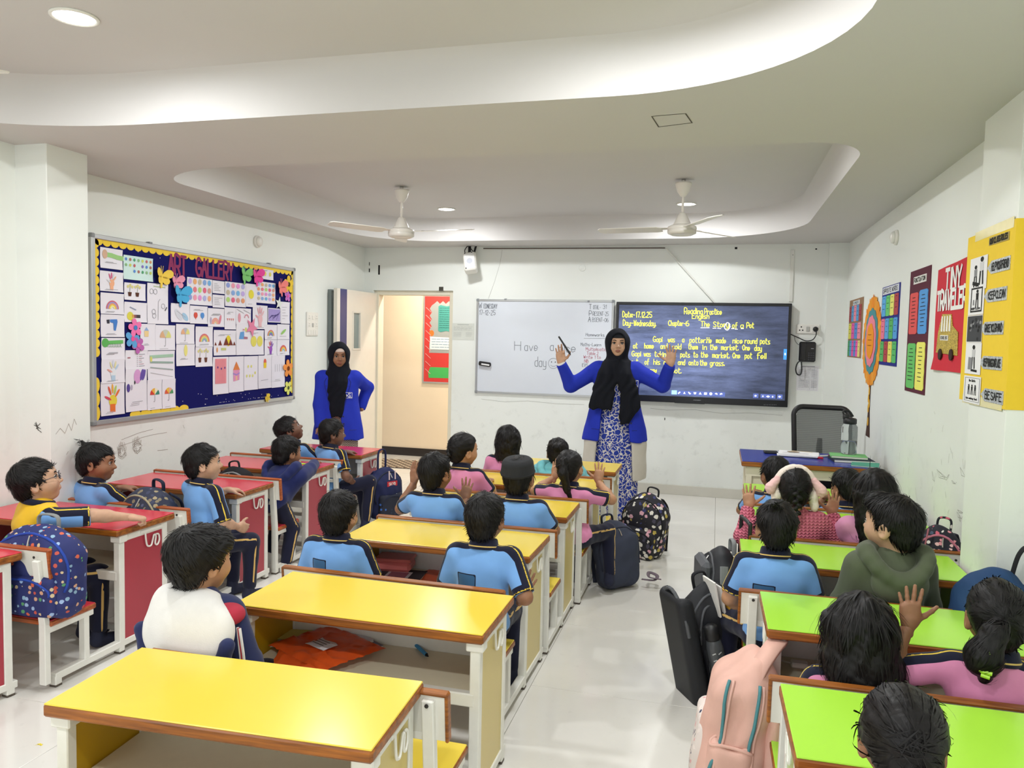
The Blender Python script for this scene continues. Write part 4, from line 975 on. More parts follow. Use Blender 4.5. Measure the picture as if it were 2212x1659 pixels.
        b.fell(X(.55), Z(.82), .035, .05, d, cc('dba4d6')); [b.fell(X(x), Z(v), .014, .045, d, cc('6a56a8'), 10, rot=-.3) for x, v in ((.75, .86), (.85, .86))]; b.fell(X(.12), Z(.56), .016, .03, d, cc('5a4a98'), 10); b.fell(X(.27), Z(.57), .01, .02, d, cc('b8b0c8'), 8); b.fell(X(.42), Z(.68), .006, .014, d, cc('2b2b34'), 8); ink(3, .14)
    elif k0 == 'list':
        for k in range(7): b.fell(X(.52), Z(.78 - .1 * k), .004, .004, d, PGREY, 6); b.fline([(X(.6), Z(.78 - .1 * k)), (X(rnd.uniform(.7, .92)), Z(.79 - .1 * k))], .004, d, cc('c9a0a8' if k % 2 else 'a0a0aa'))
        b.fline([(X(.1), Z(.62)), (X(.2), Z(.62))], .008, d, cc('b0707a'))
    elif k0 == 'brush': b.fell(X(.4), Z(.4), .055, .025, d, cc('d6d9e2'), 12, rot=-.8); b.fell(X(.75), Z(.3), .04, .022, d, cc('a6cbe6'), 12, rot=-.7); b.fline([(X(.3), Z(.6)), (X(.75), Z(.28))], .004, d, PGREY)
    elif k0 == 'hearts':
        for x, c in ((.32, 'd95a4c'), (.7, '5a94d8')): b.fell(X(x - .03), Z(.48), .017, .022, d, cc(c), 8); b.fell(X(x + .03), Z(.48), .017, .022, d, cc(c), 8); b.fpoly([(X(x - .075), Z(.45)), (X(x + .075), Z(.45)), (X(x), Z(.22))], d, cc(c))
        ink(2, .75)
    elif k0 == 'rocket':
        ring(b, X(.45), Z(.15), .02, .05, cc('e8a89a'), d); ring(b, X(.45), Z(.15), .012, .02, cc('f0d8a0'), d); b.fell(X(.74), Z(.4), .014, .04, d, cc('e08a9a'), 10, rot=-.3); b.fell(X(.18), Z(.33), .012, .03, d, cc('c0b0c8'), 8); ink(3, .62)
    elif k0 == 'flags': [b.fpoly([(X(.2 + .17 * k), Z(.5)), (X(.32 + .17 * k), Z(.5)), (X(.26 + .17 * k), Z(.38))], d, cc('d9837e')) for k in range(4)]; ink(3, .7)
    elif k0 == 'brollies': b.fell(X(.22), Z(.4), .02, .04, d, cc('e3a0ae'), 10); ring(b, X(.7), Z(.4), .022, .034, cc('d99aa8'), d); b.fline([(X(.05), Z(.92)), (X(.5), Z(.7))], .004, d, PGREY); b.fline([(X(.5), Z(.9)), (X(.95), Z(.7))], .004, d, PGREY)
    elif k0 == 'purple':
        b.fpoly([(X(.04), Z(.06)), (X(.96), Z(.06)), (X(.96), Z(.94)), (X(.04), Z(.94))], d, cc('a99ad6'))
        for k in range(7): b.fline(catmull([(X(.06 + .1 * k), Z(.2 + .1 * (k % 3))), (X(.3 + .08 * k), Z(.5)), (X(min(.94, .4 + .1 * k)), Z(.3 + .08 * k))], 4), .005, d + .0003, cc('4a3f7c'))
    elif k0 == 'boot':
        b.fpoly([(X(.3), Z(.72)), (X(.58), Z(.74)), (X(.6), Z(.5)), (X(.2), Z(.5))], d, cc('6aa4dc')); b.fpoly([(X(.55), Z(.58)), (X(.85), Z(.57)), (X(.85), Z(.5)), (X(.55), Z(.5))], d, cc('b07a8c')); b.fline([(X(.5), Z(.72)), (X(.5), Z(.82))], .004, d, PGREY); b.fpoly([(X(.5), Z(.82)), (X(.65), Z(.8)), (X(.5), Z(.77))], d, cc('e08a8a')); b.fell(X(.72), Z(.8), .016, .02, d, cc('dfe08a'), 8)
    elif k0 == 'mount':
        for x, s in ((.08, .5), (.28, .8), (.55, 1.2), (.75, 1), (.92, .6)): b.fpoly([(X(x) - .03 * s, Z(.4)), (X(x) + .03 * s, Z(.4)), (X(x), Z(.4) + .055 * s)], d, cc('7c3f34'))
        b.fell(X(.65), Z(.58), .033, .045, d - .0002, cc('e8d53c')); b.fell(X(.15), Z(.22), .01, .022, d, cc('e0a06a'), 8); b.fline([(X(.35), Z(.25)), (X(.52), Z(.25))], .02, d, cc('cdd68a')); ink(2, .78)
    elif k0 == 'leaf': b.fell(X(.5), Z(.5), .05, .014, d, cc('9ccc74'), 10, rot=.5); ink(1, .2)
    elif k0 == 'block':
        b.fpoly([(X(.14), Z(.28)), (X(.85), Z(.28)), (X(.86), Z(.95)), (X(.13), Z(.95))], d, cc('ee9fa6'))
        for k in range(8): b.fline([(X(.18 + .08 * k), Z(.3)), (X(.2 + .08 * k), Z(.93))], .007, d + .0003, cc('e07f8c'))
        for x, v in ((.3, .72), (.52, .68), (.75, .7)): b.fell(X(x), Z(v), .008, .01, d + .0005, cc('5a3a8a'), 8)
    elif k0 == 'spots': [b.fell(X(x), Z(v), .011, .013, d, cc('e3e07c'), 8) for x, v in ((.3, .7), (.52, .7), (.2, .42), (.42, .42), (.62, .42), (.8, .5))]
    elif k0 == 'lolly': b.fell(X(.5), Z(.8), .022, .03, d, cc('e0705a'), 12); b.fpoly([(X(.5) - .022, Z(.78)), (X(.5) + .022, Z(.78)), (X(.5) + .02, Z(.62)), (X(.5) - .02, Z(.62))], d + .0002, cc('f0cf3c')); ink(1, .25)
    elif k0 == 'figs': [b.fline([(X(.25 + .17 * k), Z(.72)), (X(.25 + .17 * k), Z(.5))], .003, d, cc('8a8a94')) or b.fell(X(.25 + .17 * k), Z(.76), .007, .008, d, PGREY, 8) for k in range(4)]; ink(2, .2)
    elif k0 == 'egg': b.fell(X(.5), Z(.72), .02, .045, d, cc('ebe48a'), 12); ink(2, .3)
PAPERS = [((165, 245, 390, 478), 'snake', 'white drawing sheet with a green crawling snail, top left on the art board'), ((160, 478, 395, 700), 'hand:f2b48e,dcdce0,d95f88,d95f88,dcdce0,f2b48e', 'white drawing sheet of a hand holding up two pink fingers'),
 ((165, 697, 400, 920), 'rainbow', 'white drawing sheet with the largest crayon rainbow, at the left of the board'), ((170, 915, 408, 1143), 'dryer', 'white drawing sheet of a blue hair dryer'),
 ((175, 1150, 412, 1368), 'cat', 'white drawing sheet of a green centipede with many legs'), ((175, 1366, 410, 1592), 'hand:e9edf2,e3a59a,e9e3b0,d7dff0,e9e3b0,b9d3e8', 'white drawing sheet of a faint outlined hand with blue sleeve'),
 ((170, 1590, 410, 1905), 'hand:ecd94a,d94f62,e0604a,efb04a,b5d26a,ec7a3a', 'white drawing sheet of a yellow hand with rainbow fingers at the lower left corner'), ((395, 322, 690, 595), 'dots:7,3,1', 'mint sheet with three rows of small coloured finger prints'),
 ((402, 597, 615, 785), 'pots', 'white drawing sheet of two dark pots with thin yellow flowers'), ((405, 790, 632, 1000), 'torch', 'white drawing sheet of a pin and a yellow torch'),
 ((632, 602, 842, 1016), 'sketch', 'tall white sheet with grey pencil sketches under the yellow butterfly'), ((562, 1010, 714, 1275), 'tiny', 'white drawing sheet of a tiny house with blue roof beside the paper flowers'),
 ((716, 1022, 912, 1272), 'umbrella:e0b48c,c9cfc0,dfe08a', 'white drawing sheet of a pale orange and yellow umbrella, larger one left of centre'), ((415, 1275, 638, 1462), 'list', 'white sheet with a written list in pencil'),
 ((415, 1464, 630, 1868), 'strokes', 'long white sheet with purple and pink brush spots'), ((638, 1282, 908, 1558), 'lines', 'wide white sheet with long green pencil stripes'),
 ((633, 1572, 780, 1856), 'umbrella:d8483c,f0b64a,f4ecd0,3f8f7a', 'white drawing sheet of a red, yellow and green umbrella, left of the pair'), ((780, 1565, 914, 1842), 'umbrella:e2664a,efc14a,e9b29a,58a06a', 'white drawing sheet of an orange and green umbrella, right of the pair'),
 ((1030, 543, 1280, 833), 'dots:5,3', 'white sheet with three rows of large pastel circles below the word ART'), ((1282, 577, 1402, 716), 'text', 'small white sheet with pencil writing, upper of two below GALLERY'),
 ((1282, 718, 1400, 855), 'text', 'small white sheet with pencil writing, lower of two below GALLERY'), ((1408, 588, 1615, 848), 'dots:4,3', 'white sheet with twelve coloured circles below the word GALLERY'),
 ((1615, 608, 1720, 848), 'sun', 'white drawing sheet of one yellow sun'), ((1770, 462, 1888, 580), 'suns', 'small white sheet with two yellow dots beside the magenta butterfly'),
 ((1720, 584, 1910, 816), 'dots:5,4', 'white sheet crowded with four rows of pastel circles'), ((868, 804, 1056, 1000), 'brush', 'white drawing sheet of a pale blue brush under the blue butterfly'),
 ((1056, 828, 1232, 1013), 'hearts', 'white drawing sheet of a red heart and a blue heart'), ((1238, 853, 1400, 1043), 'rocket', 'white drawing sheet of a small rainbow with a pink balloon'),
 ((1402, 845, 1515, 1068), 'flags', 'white sheet with a row of red bunting triangles'), ((1515, 852, 1665, 1020), 'brollies', 'white drawing sheet of a pink drop and arch'),
 ((1685, 822, 1830, 1065), 'hand:ecbfc4,e9b0b8,e9b0b8,e9b0b8,e9b0b8,ecbfc4', 'white drawing sheet of a pale pink hand at the upper right'), ((1834, 852, 1960, 1000), 'purple', 'purple painted card with dark scribbled lines'),
 ((1962, 790, 2050, 1012), 'text', 'narrow white sheet with writing at the right edge of the board'), ((920, 1012, 1104, 1212), 'umbrella:e8b28c,b9bcc8,e6e08c', 'white drawing sheet of a grey and orange umbrella at the board centre'),
 ((1114, 1037, 1286, 1238), 'rainbow:d9707c,e8a86a,e8dc8a,a8cf9c,8fa8dc', 'white drawing sheet of a small rainbow at the board centre'), ((920, 1216, 1106, 1424), 'egg', 'white drawing sheet of a pale yellow light bulb'),
 ((1114, 1242, 1284, 1433), 'pots:6b3f30', 'white drawing sheet of two brown pots standing at the edge of the bare felt'), ((1294, 1072, 1516, 1322), 'mount', 'white drawing sheet of a yellow sun behind brown mountains'),
 ((1518, 1002, 1650, 1320), 'boot', 'white drawing sheet of a blue boot with a small flag'), ((1650, 1072, 1794, 1318), 'suns', 'white drawing sheet of two large yellow circles below the pink star'),
 ((1802, 1018, 1924, 1168), 'rainbow:d9707c,e8c06a,8fc08a,6a8fd0,9a6ac0', 'white drawing sheet of a round bright rainbow at the right'), ((1926, 1014, 2048, 1166), 'leaf', 'small white sheet with a single green leaf'),
 ((1802, 1170, 1924, 1328), 'hand:9a5ac0,d95f88,e07a5a,c04a8a,7a4ab0,8a4ab8', 'white drawing sheet of a purple and red hand'), ((1926, 1168, 2048, 1322), 'rainbow:d9606c,e89a5a,f0d85a,9ac4dc', 'white drawing sheet of a tall warm rainbow at the right edge'),
 ((1285, 1342, 1441, 1702), 'block', 'white drawing sheet with a big pink crayon block'), ((1446, 1338, 1594, 1682), 'house:e0854a,e39ac0', 'white drawing sheet of a pink house with an orange roof'),
 ((1596, 1335, 1734, 1662), 'spots', 'white drawing sheet with scattered yellow spots in the bottom row'), ((1737, 1328, 1869, 1646), 'lolly', 'white drawing sheet of a red and yellow ice lolly'),
 ((1874, 1328, 2004, 1636), 'figs', 'white drawing sheet with small pencil figures beside the orange flower')]
def curled(b, W, H, m, d0, amt):
    n = 6; V = []
    for i in range(n + 1):
        for j in range(n + 1):
            u, v = i / n, j / n; e = max(0, abs(2 * v - 1) - .55) ** 2 * amt + max(0, abs(2 * u - 1) - .7) ** 2 * amt * .4
            V.append((u * W, -(d0 + e), v * H))
    for i in range(n + 1):
        for j in range(n + 1): V.append((i / n * W, -d0 + .0006, j / n * H))
    N = (n + 1) ** 2; F = []
    for i in range(n):
        for j in range(n):
            a = i * (n + 1) + j; F.append((a, a + n + 1, a + n + 2, a + 1))
    b.add(V[:N], F, m)
MINT = mat('mint_paper', 'd3eeea', .75, .03, 12); PAPERB = mat('drawing_paper', 'edebf3', .75, .025, 9, spec=.25)
for k, (r, kind, lab) in enumerate(PAPERS):
    (x0, z1), (x1, z0) = bp(r[0], r[1]), bp(r[2], r[3]); W_, H_ = x1 - x0, z1 - z0
    lay = .002 + .0012 * (k % 3)
    o = thing('drawing_sheet', lab, 'drawing', (XL + dB + lay, BY0 + x0, BZ0 + z0), RZL, 'drawings on the art board')
    b = MB(); curled(b, W_, H_, MINT if lab.startswith('mint') else PAPERB, .0, .012); b.build('sheet', o, True)
    b = MB(); draw(b, kind, W_, H_, .0022); b.build('artwork', o)
# cut paper butterflies, flowers and stars
def petal(cx, cz, an, l, w_, n=9):
    P = []
    for k in range(n + 1):
        q = math.pi * 2 * k / (n + 1); u = l * .5 * (1 - math.cos(q)); v = w_ * math.sin(q) * (.55 + .45 * u / l)
        P.append((cx + u * math.cos(an) - v * math.sin(an), cz + u * math.sin(an) + v * math.cos(an)))
    return P
def cutout(kind, zx, zy, s, c, c2, label, rot=0., o0=(180, 480)):
    x, z = bp(zx, zy, o0); nm = {'butterfly': 'paper_butterfly', 'flower': 'paper_flower', 'star': 'paper_star'}[kind]
    o = thing(nm, label, kind, (XL + dB + .008, BY0 + x, BZ0 + z), RZL, 'cut paper shapes on the art board')
    M_ = cc(c)
    if kind == 'butterfly':
        for a, l, w_ in ((150, 1.0, .42), (30, 1.0, .42), (215, .75, .36), (-35, .75, .36)):
            an = math.radians(a) + rot; lift = .35
            fr = frame((0, 0, 0), (1, 0, 0), (0, 0, 1), (0, -1, 0))
            b = MB(); P = petal(0, 0, an, l * s, w_ * s); b.add([(u, -.004 - lift * abs(u), v) for u, v in P] + [(u, -.0025 - lift * abs(u), v) for u, v in P], [tuple(range(len(P)))[::-1], tuple(range(len(P), 2 * len(P)))], M_); b.build('wing', o)
        b = MB(); an = math.pi * 1.5 + rot; b.prism(petal(-.0 * s, .25 * s, an, 1.15 * s, .17 * s), .004, .006, M_); b.build('body', o)
        b = MB(); b.fline([(0, .2 * s), (-.12 * s, .85 * s)], .004, .005, M_); b.fline([(0, .2 * s), (.14 * s, .85 * s)], .004, .005, M_); b.build('antenna', o)
    elif kind == 'flower':
        for k in range(5):
            b = MB(); P = petal(0, 0, rot + k * 2 * math.pi / 5, s, s * .42); b.prism(P, .002 + .0006 * k, .0032 + .0006 * k, M_); b.build('petal', o)
        b = MB(); b.fell(0, 0, s * .26, s * .26, .0075, cc(c2), 12); b.build('centre', o)
    else:
        b = MB(); b.prism([(math.cos(rot + math.pi / 5 * k) * s * (1 if k % 2 == 0 else .42), math.sin(rot + math.pi / 5 * k) * s * (1 if k % 2 == 0 else .42)) for k in range(10)], .003, .005, M_); b.build('star', o)
    return o
cutout('butterfly', 772, 545, .092, 'f0ce55', '', 'yellow paper butterfly left of the word ART', -.1)
cutout('butterfly', 915, 600, .078, 'eb9ab4', '', 'pale pink paper butterfly under the word ART', .1); cutout('butterfly', 955, 722, .105, '4fb0e0', '', 'blue paper butterfly over the white sheets', .0)
cutout('butterfly', 1597, 525, .095, '86cf7c', '', 'green paper butterfly right of the word GALLERY', -.05); cutout('butterfly', 1712, 540, .10, 'ee4fa4', '', 'magenta paper butterfly beside the green one', .1)
cutout('butterfly', 1958, 650, .095, 'f98b85', '', 'coral paper butterfly in the upper right corner', .15); cutout('flower', 2035, 620, .085, 'eec93f', '4a3a10', 'yellow paper flower with a dark centre at the upper right edge', .3)
cutout('flower', 2025, 735, .055, 'c574c9', 'e85aa8', 'violet paper flower at the right edge below the yellow one', .2); cutout('star', 1940, 808, .062, 'e6ece6', '', 'small white paper star at the right of the board', 1.4)
cutout('star', 1668, 1045, .088, 'e789a9', '', 'pink paper star over the hand drawing', 1.1); cutout('flower', 505, 1050, .066, 'f47cb4', '4a86c8', 'bright pink paper flower with a blue centre', .5)
cutout('flower', 478, 1160, .068, '62a8de', 'ee5a9a', 'blue paper flower with a pink centre', .1); cutout('flower', 535, 1225, .06, 'c06ab4', 'ea6aa6', 'purple paper flower lowest of three at the left', .8)
cutout('flower', 2030, 1455, .085, 'f49a4e', '7a3a10', 'orange paper flower at the right edge of the board', .4); cutout('flower', 2030, 1648, .068, 'e6ea7a', '55603a', 'lime paper flower at the lower right edge', .9)
cutout('butterfly', 1815, 1752, .05, 'f0d24e', '', 'small yellow paper shape on the bottom edge of the board', .4)

# ------------------------------------------------------------------ posters on the right wall (local x runs towards the camera)
def rp(px, py, x=XR): p = onx(px, py, x); return -p[1], p[2]
def poster(name, label, TL, BR, c, x=XR, cat='poster', th=.004):
    (u0, v1), (u1, v0) = rp(*TL, x), rp(*BR, x); o = thing(name, label, cat, (x, -u0, v0), RZR); W_, H_ = u1 - u0, v1 - v0
    b = MB(); b.bx(0, -th, 0, W_, 0, H_, cc(c)); b.build('sheet', o); return o, W_, H_
def strip(o, x, z, w_, h_, c, rows=6, wob=.1, d=.004, title=True, lw=.0035):
    b = MB(); P = [(x + w_ * (.5 + .46 * math.cos(a) + wob * .2 * math.sin(7 * a)), z + h_ * (.5 + .0 * a)) for a in ()]
    L = [(x + w_ * (.03 + wob * .25 * math.sin(3.1 * k)), z + h_ * (.04 + .92 * k / 8)) for k in range(9)]; R_ = [(x + w_ * (.97 + wob * .25 * math.sin(2.3 * k + 1)), z + h_ * (.04 + .92 * k / 8)) for k in range(9)]
    P = [(x + w_ * .12, z)] + [(x + w_ * .88, z)] + R_ + [(x + w_ * .86, z + h_), (x + w_ * .14, z + h_)] + L[::-1]
    b.prism(P, d, d + .003, cc(c)); o2 = b.build('card', o)
    b = MB(); n = rows
    for k in range(n):
        zz = z + h_ * (.88 - .78 * k / n); wdt = rnd.uniform(.3, .62) if k else .32
        b.fline([(x + w_ * .5 - w_ * wdt * .5, zz), (x + w_ * .5 + w_ * wdt * .5, zz)], lw, d + .0036, DK)
    b.build('writing', o2)
o, W_, H_ = poster('number_poster', 'brown poster with three rows of coloured paper strips, farthest on the right wall', (1837, 650), (1860, 774), '9a7a5c')
for r, cs in enumerate((('a3484a', '5c9fd0', 'ec8fa0', '5c9fd0', 'a3484a'), ('d8d25a', 'e35fa6', '5c8fd0', 'ec8fa0'), ('4fa06a', '5c9fd0', 'e35fa6', '5c8fd0', 'ec5fb0', 'e9dc86'))):
    n = len(cs)
    for k, c in enumerate(cs): strip(o, W_ * (.02 + .9 * k / n), H_ * (.62 - .30 * r), W_ * .9 / n, H_ * .27, c, 3, .12)
b = MB(); b.bx(W_ * .28, -.006, H_ * .9, W_ * .75, -.004, H_ * .97, cc('dfe6ea')); o2 = b.build('title_strip', o); b = MB(); b.ftext('NUMBERS', W_ * .31, H_ * .915, H_ * .04, .004, .0066, DK, width=W_ * .4); b.build('lettering', o2)
# paper tree with oval crown
u0, v1 = rp(1885, 645); u1, v0 = rp(1873, 942); cu, cv = rp(1884, 737); cu2, cv2 = rp(1884, 737)
o = thing('paper_tree', 'orange paper sunflower on a brown paper trunk taped to the right wall', 'decoration', (XR, -cu, 0), RZR)
ru = abs(rp(1902, 740)[0] - rp(1866, 740)[0]) / 2; rv = (rp(1885, 648)[1] - rp(1878, 828)[1]) / 2; cz = rp(1884, 737)[1] - .0
b = MB(); b.prism([(-.005, v0 + .42), (.045, v0 + .42), (.05, v0 + .2), (.10, v0), (-.06, v0 - .0), (-.015, v0 + .2)], .001, .003, cc('4a3028')); b.build('trunk', o)
for i, (f, c, n) in enumerate(((1.0, 'f09a2c', 16), (.74, '4f9298', 14), (.58, 'f08a9a', 11), (.40, 'f29a26', 7))):
    P = []
    for k in range(n * 6):
        a = 2 * math.pi * k / (n * 6); q = f * (1 + .07 * abs(math.sin(a * n / 2)))
        P.append((ru * q * math.cos(a), cz + rv * q * math.sin(a)))
    b = MB(); b.prism(P, .003 + .004 * i, .006 + .004 * i, cc(c)); b.build('petal_ring', o)
for k in range(16):
    a = 2 * math.pi * k / 16; b = MB(); b.fell(ru * .9 * math.cos(a), cz + rv * .9 * math.sin(a), .075, .03, .0068, cc('f3a83e' if k % 2 else 'ee8e26'), 10, rot=math.atan2(rv * math.sin(a), ru * math.cos(a))); b.build('petal', o)
b = MB(); sheet_print(b, -ru * .25, cz - rv * .2, ru * .25, cz + rv * .25, 3, .0198, cc('7a3f12'), .004); b.build('writing', o)
for k, (u, v) in enumerate(((.01, .40), (-.005, .34), (.03, .30), (.0, .26), (.015, .155))):
    b = MB(); b.prism(petal(u, v0 + v, -math.pi / 2, .07, .03), .004, .006, cc('e9b23a')); b.build('leaf', o)
o, W_, H_ = poster('word_poster', 'dark blue poster with twelve coloured paper cards', (1908, 622), (1937, 792), '232a86')
for r, cs in enumerate((('62b0e8', '6fcf78', 'f0ec7a', 'b8484e'), ('ef7f9a', '62a8e0', '5fba68', '5aa6e4'), ('5fba68', 'b8484e', 'f0e66a', '5fc06e'))):
    for k, c in enumerate(cs): strip(o, W_ * (.04 + .235 * k), H_ * (.62 - .29 * r), W_ * .22, H_ * .26, c, 3, .1)
b = MB(); b.bx(W_ * .05, -.006, H_ * .9, W_ * .95, -.004, H_ * .99, cc('dfe1e8')); o2 = b.build('title_strip', o); b = MB(); b.ftext('OPPOSITE WORDS', W_ * .08, H_ * .92, H_ * .05, .005, .0066, DK, width=W_ * .82); b.build('lettering', o2)
o, W_, H_ = poster('pledge_poster', 'maroon poster with four large coloured cards of writing', (1969, 588), (1998, 854), '5a2034')
for x, z, c, h_ in ((.06, .475, 'e35a58', .34), (.52, .475, '5a9ee0', .35), (.06, .03, '6cc46a', .37), (.52, .03, 'f2ee72', .38)): strip(o, W_ * x, H_ * z, W_ * .43, H_ * h_, c, 9, .08, lw=.0045)
b = MB(); b.bx(W_ * .2, -.006, H_ * .885, W_ * .82, -.004, H_ * .945, cc('e9e6e2')); o2 = b.build('title_strip', o); b = MB(); b.ftext('PUNCTUATION', W_ * .23, H_ * .9, H_ * .032, .006, .0066, DK, width=W_ * .56); b.build('lettering', o2)
(u0, v1), (u1, v0) = rp(2029, 580), rp(2080, 806)
o = thing('traveler_poster', 'red poster lettered TINY TRAVELER with a gold glitter van', 'poster', (XR, -u0, v0), RZR); W_, H_ = u1 - u0, v1 - v0
b = MB(); n = 8; V = []
for i in range(n + 1):
    for j in range(n + 1):
        u, v = i / n, j / n; V.append((u * W_, -.004 - .012 * max(0, .12 - v) / .12 * (1 if i < 3 else .3) - .003 * math.sin(u * 5 + v * 3) ** 2, v * H_ + .02 * (u - .5) * (v > .5)))
b.add(V, [(i * (n + 1) + j, (i + 1) * (n + 1) + j, (i + 1) * (n + 1) + j + 1, i * (n + 1) + j + 1) for i in range(n) for j in range(n)], cc('cf2f3e')); b.build('sheet', o, True)
b = MB(); b.ftext('TINY', W_ * .32, H_ * .775, H_ * .18, .022, .0085, cc('f1efec'), sp=.6, width=W_ * .55); b.ftext('TRAVELER', W_ * .06, H_ * .585, H_ * .17, .022, .0085, cc('f1efec'), sp=.6, width=W_ * 1.0); b.build('lettering', o)
GOLD = NT('gold_glitter'); vo = GOLD.n('ShaderNodeTexVoronoi'); vo.inputs['Scale'].default_value = 190; GOLD.l(GOLD.coord(), vo.inputs[0])
GOLD.col(GOLD.mix(GOLD.mapr(vo.outputs['Color'], .2, .8), lin('a5821a'), lin('ecd05a'))); GOLD.rough(.4); GOLD.b.inputs['Metallic'].default_value = .35; GOLD = GOLD.m
b = MB(); b.prism([(W_ * .12, H_ * .17), (W_ * .86, H_ * .15), (W_ * .84, H_ * .36), (W_ * .66, H_ * .42), (W_ * .60, H_ * .53), (W_ * .28, H_ * .54), (W_ * .16, H_ * .36)], .008, .010, GOLD); van = b.build('van', o)
for x in (.27, .36, .45, .54): b = MB(); b.prism([(W_ * x, H_ * .375), (W_ * (x + .055), H_ * .37), (W_ * (x + .05), H_ * .515), (W_ * (x + .01), H_ * .52)], .0105, .012, cc('f3f1ea')); b.build('window', van)
b = MB(); b.prism([(W_ * .26, H_ * .29), (W_ * .54, H_ * .285), (W_ * .54, H_ * .335), (W_ * .26, H_ * .34)], .0105, .012, cc('e8e4dc')); s_ = b.build('sign', van); b = MB(); b.ftext('SCHOOL BUS', W_ * .28, H_ * .30, H_ * .026, .003, .0124, DK, width=W_ * .24); b.build('lettering', s_)
for x in (.30, .68): b = MB(); b.lathe([(.03, 0), (.03, .006), (.001, .007)], cc('3a2622'), 16, (W_ * x, -.011, H_ * .155), R=np.array([[1, 0, 0], [0, 0, -1], [0, 1, 0]]).astype(float)); b.build('wheel', van)
# yellow class-rules chart folded round the pillar edge
(u0, v1), (u1, v0) = rp(2094, 517, 1.08), rp(2173, 885, 1.08)
o = thing('rules_chart', 'yellow class rules chart with silver arrow labels on the pillar', 'chart', (1.08, -u0, v0), RZR); W_ = 3.918 - 3.34; H_ = v1 - v0 + .005
YC = cc('f3cf3a'); b = MB(); b.bx(0, -.004, 0, W_, 0, H_, YC); b.bx(W_ - .0, -.004, 0, W_ + .004, .075, H_, YC)
b.build('sheet', o)
b = MB(); b.prism([(W_ * .50, H_ * .905), (W_ * .90, H_ * .90), (W_ * .90, H_ * .945), (W_ * .50, H_ * .95)], .0045, .006, mat('old_gold_strip', 'a08a2c', .5, .1)); s_ = b.build('title_strip', o)
b = MB(); b.ftext('OUR CLASS RULES', W_ * .52, H_ * .912, H_ * .028, .006, .0066, DK, width=W_ * .36); b.build('lettering', s_)
SILV = NT('silver_glitter'); vo = SILV.n('ShaderNodeTexVoronoi'); vo.inputs['Scale'].default_value = 170; SILV.l(SILV.coord(), vo.inputs[0]); SILV.col(SILV.mix(SILV.mapr(vo.outputs['Color'], .2, .8), lin('a3a7aa'), lin('dadde0'))); SILV.rough(.35); SILV.b.inputs['Metallic'].default_value = .25; SILV = SILV.m
for px, py, tx in ((2136, 580, 'HELP YOUR FRIEND'), (2129, 641, 'KEEP CLEAN'), (2122, 710, 'RAISE YOUR HAND'), (2119, 782, 'KEEP THINGS IN PLACE'), (2122, 851, 'BE SAFE')):
    a = rp(px, py, 1.08); x = a[0] - u0; z = a[1] - v0; e = rp(px + 49, py, 1.08)[0] - u0; h_ = .027
    b = MB(); b.prism([(x, z), (x + .05, z - h_), (e, z - h_), (e, z + h_), (x + .05, z + h_)], .0045, .0065, SILV); s_ = b.build('arrow_label', o)
    b = MB(); b.ftext(tx, x + .055, z - .015, .03, .0055, .0072, DK, sp=.5, width=(e - x - .065)); b.build('lettering', s_)
TAPE = mat('clear_tape', 'f3e7a8', .12, .1)
b = MB(); b.fpoly([(.05, -.012), (W_ * .95, -.008), (W_ * .95, .03), (.05, .028)], .0046, TAPE); b.build('tape', o); b = MB(); b.fpoly([(.1, H_ - .03), (W_ * .97, H_ - .03), (W_ * .97, H_ + .012), (.1, H_ + .01)], .0046, TAPE); b.build('tape', o)
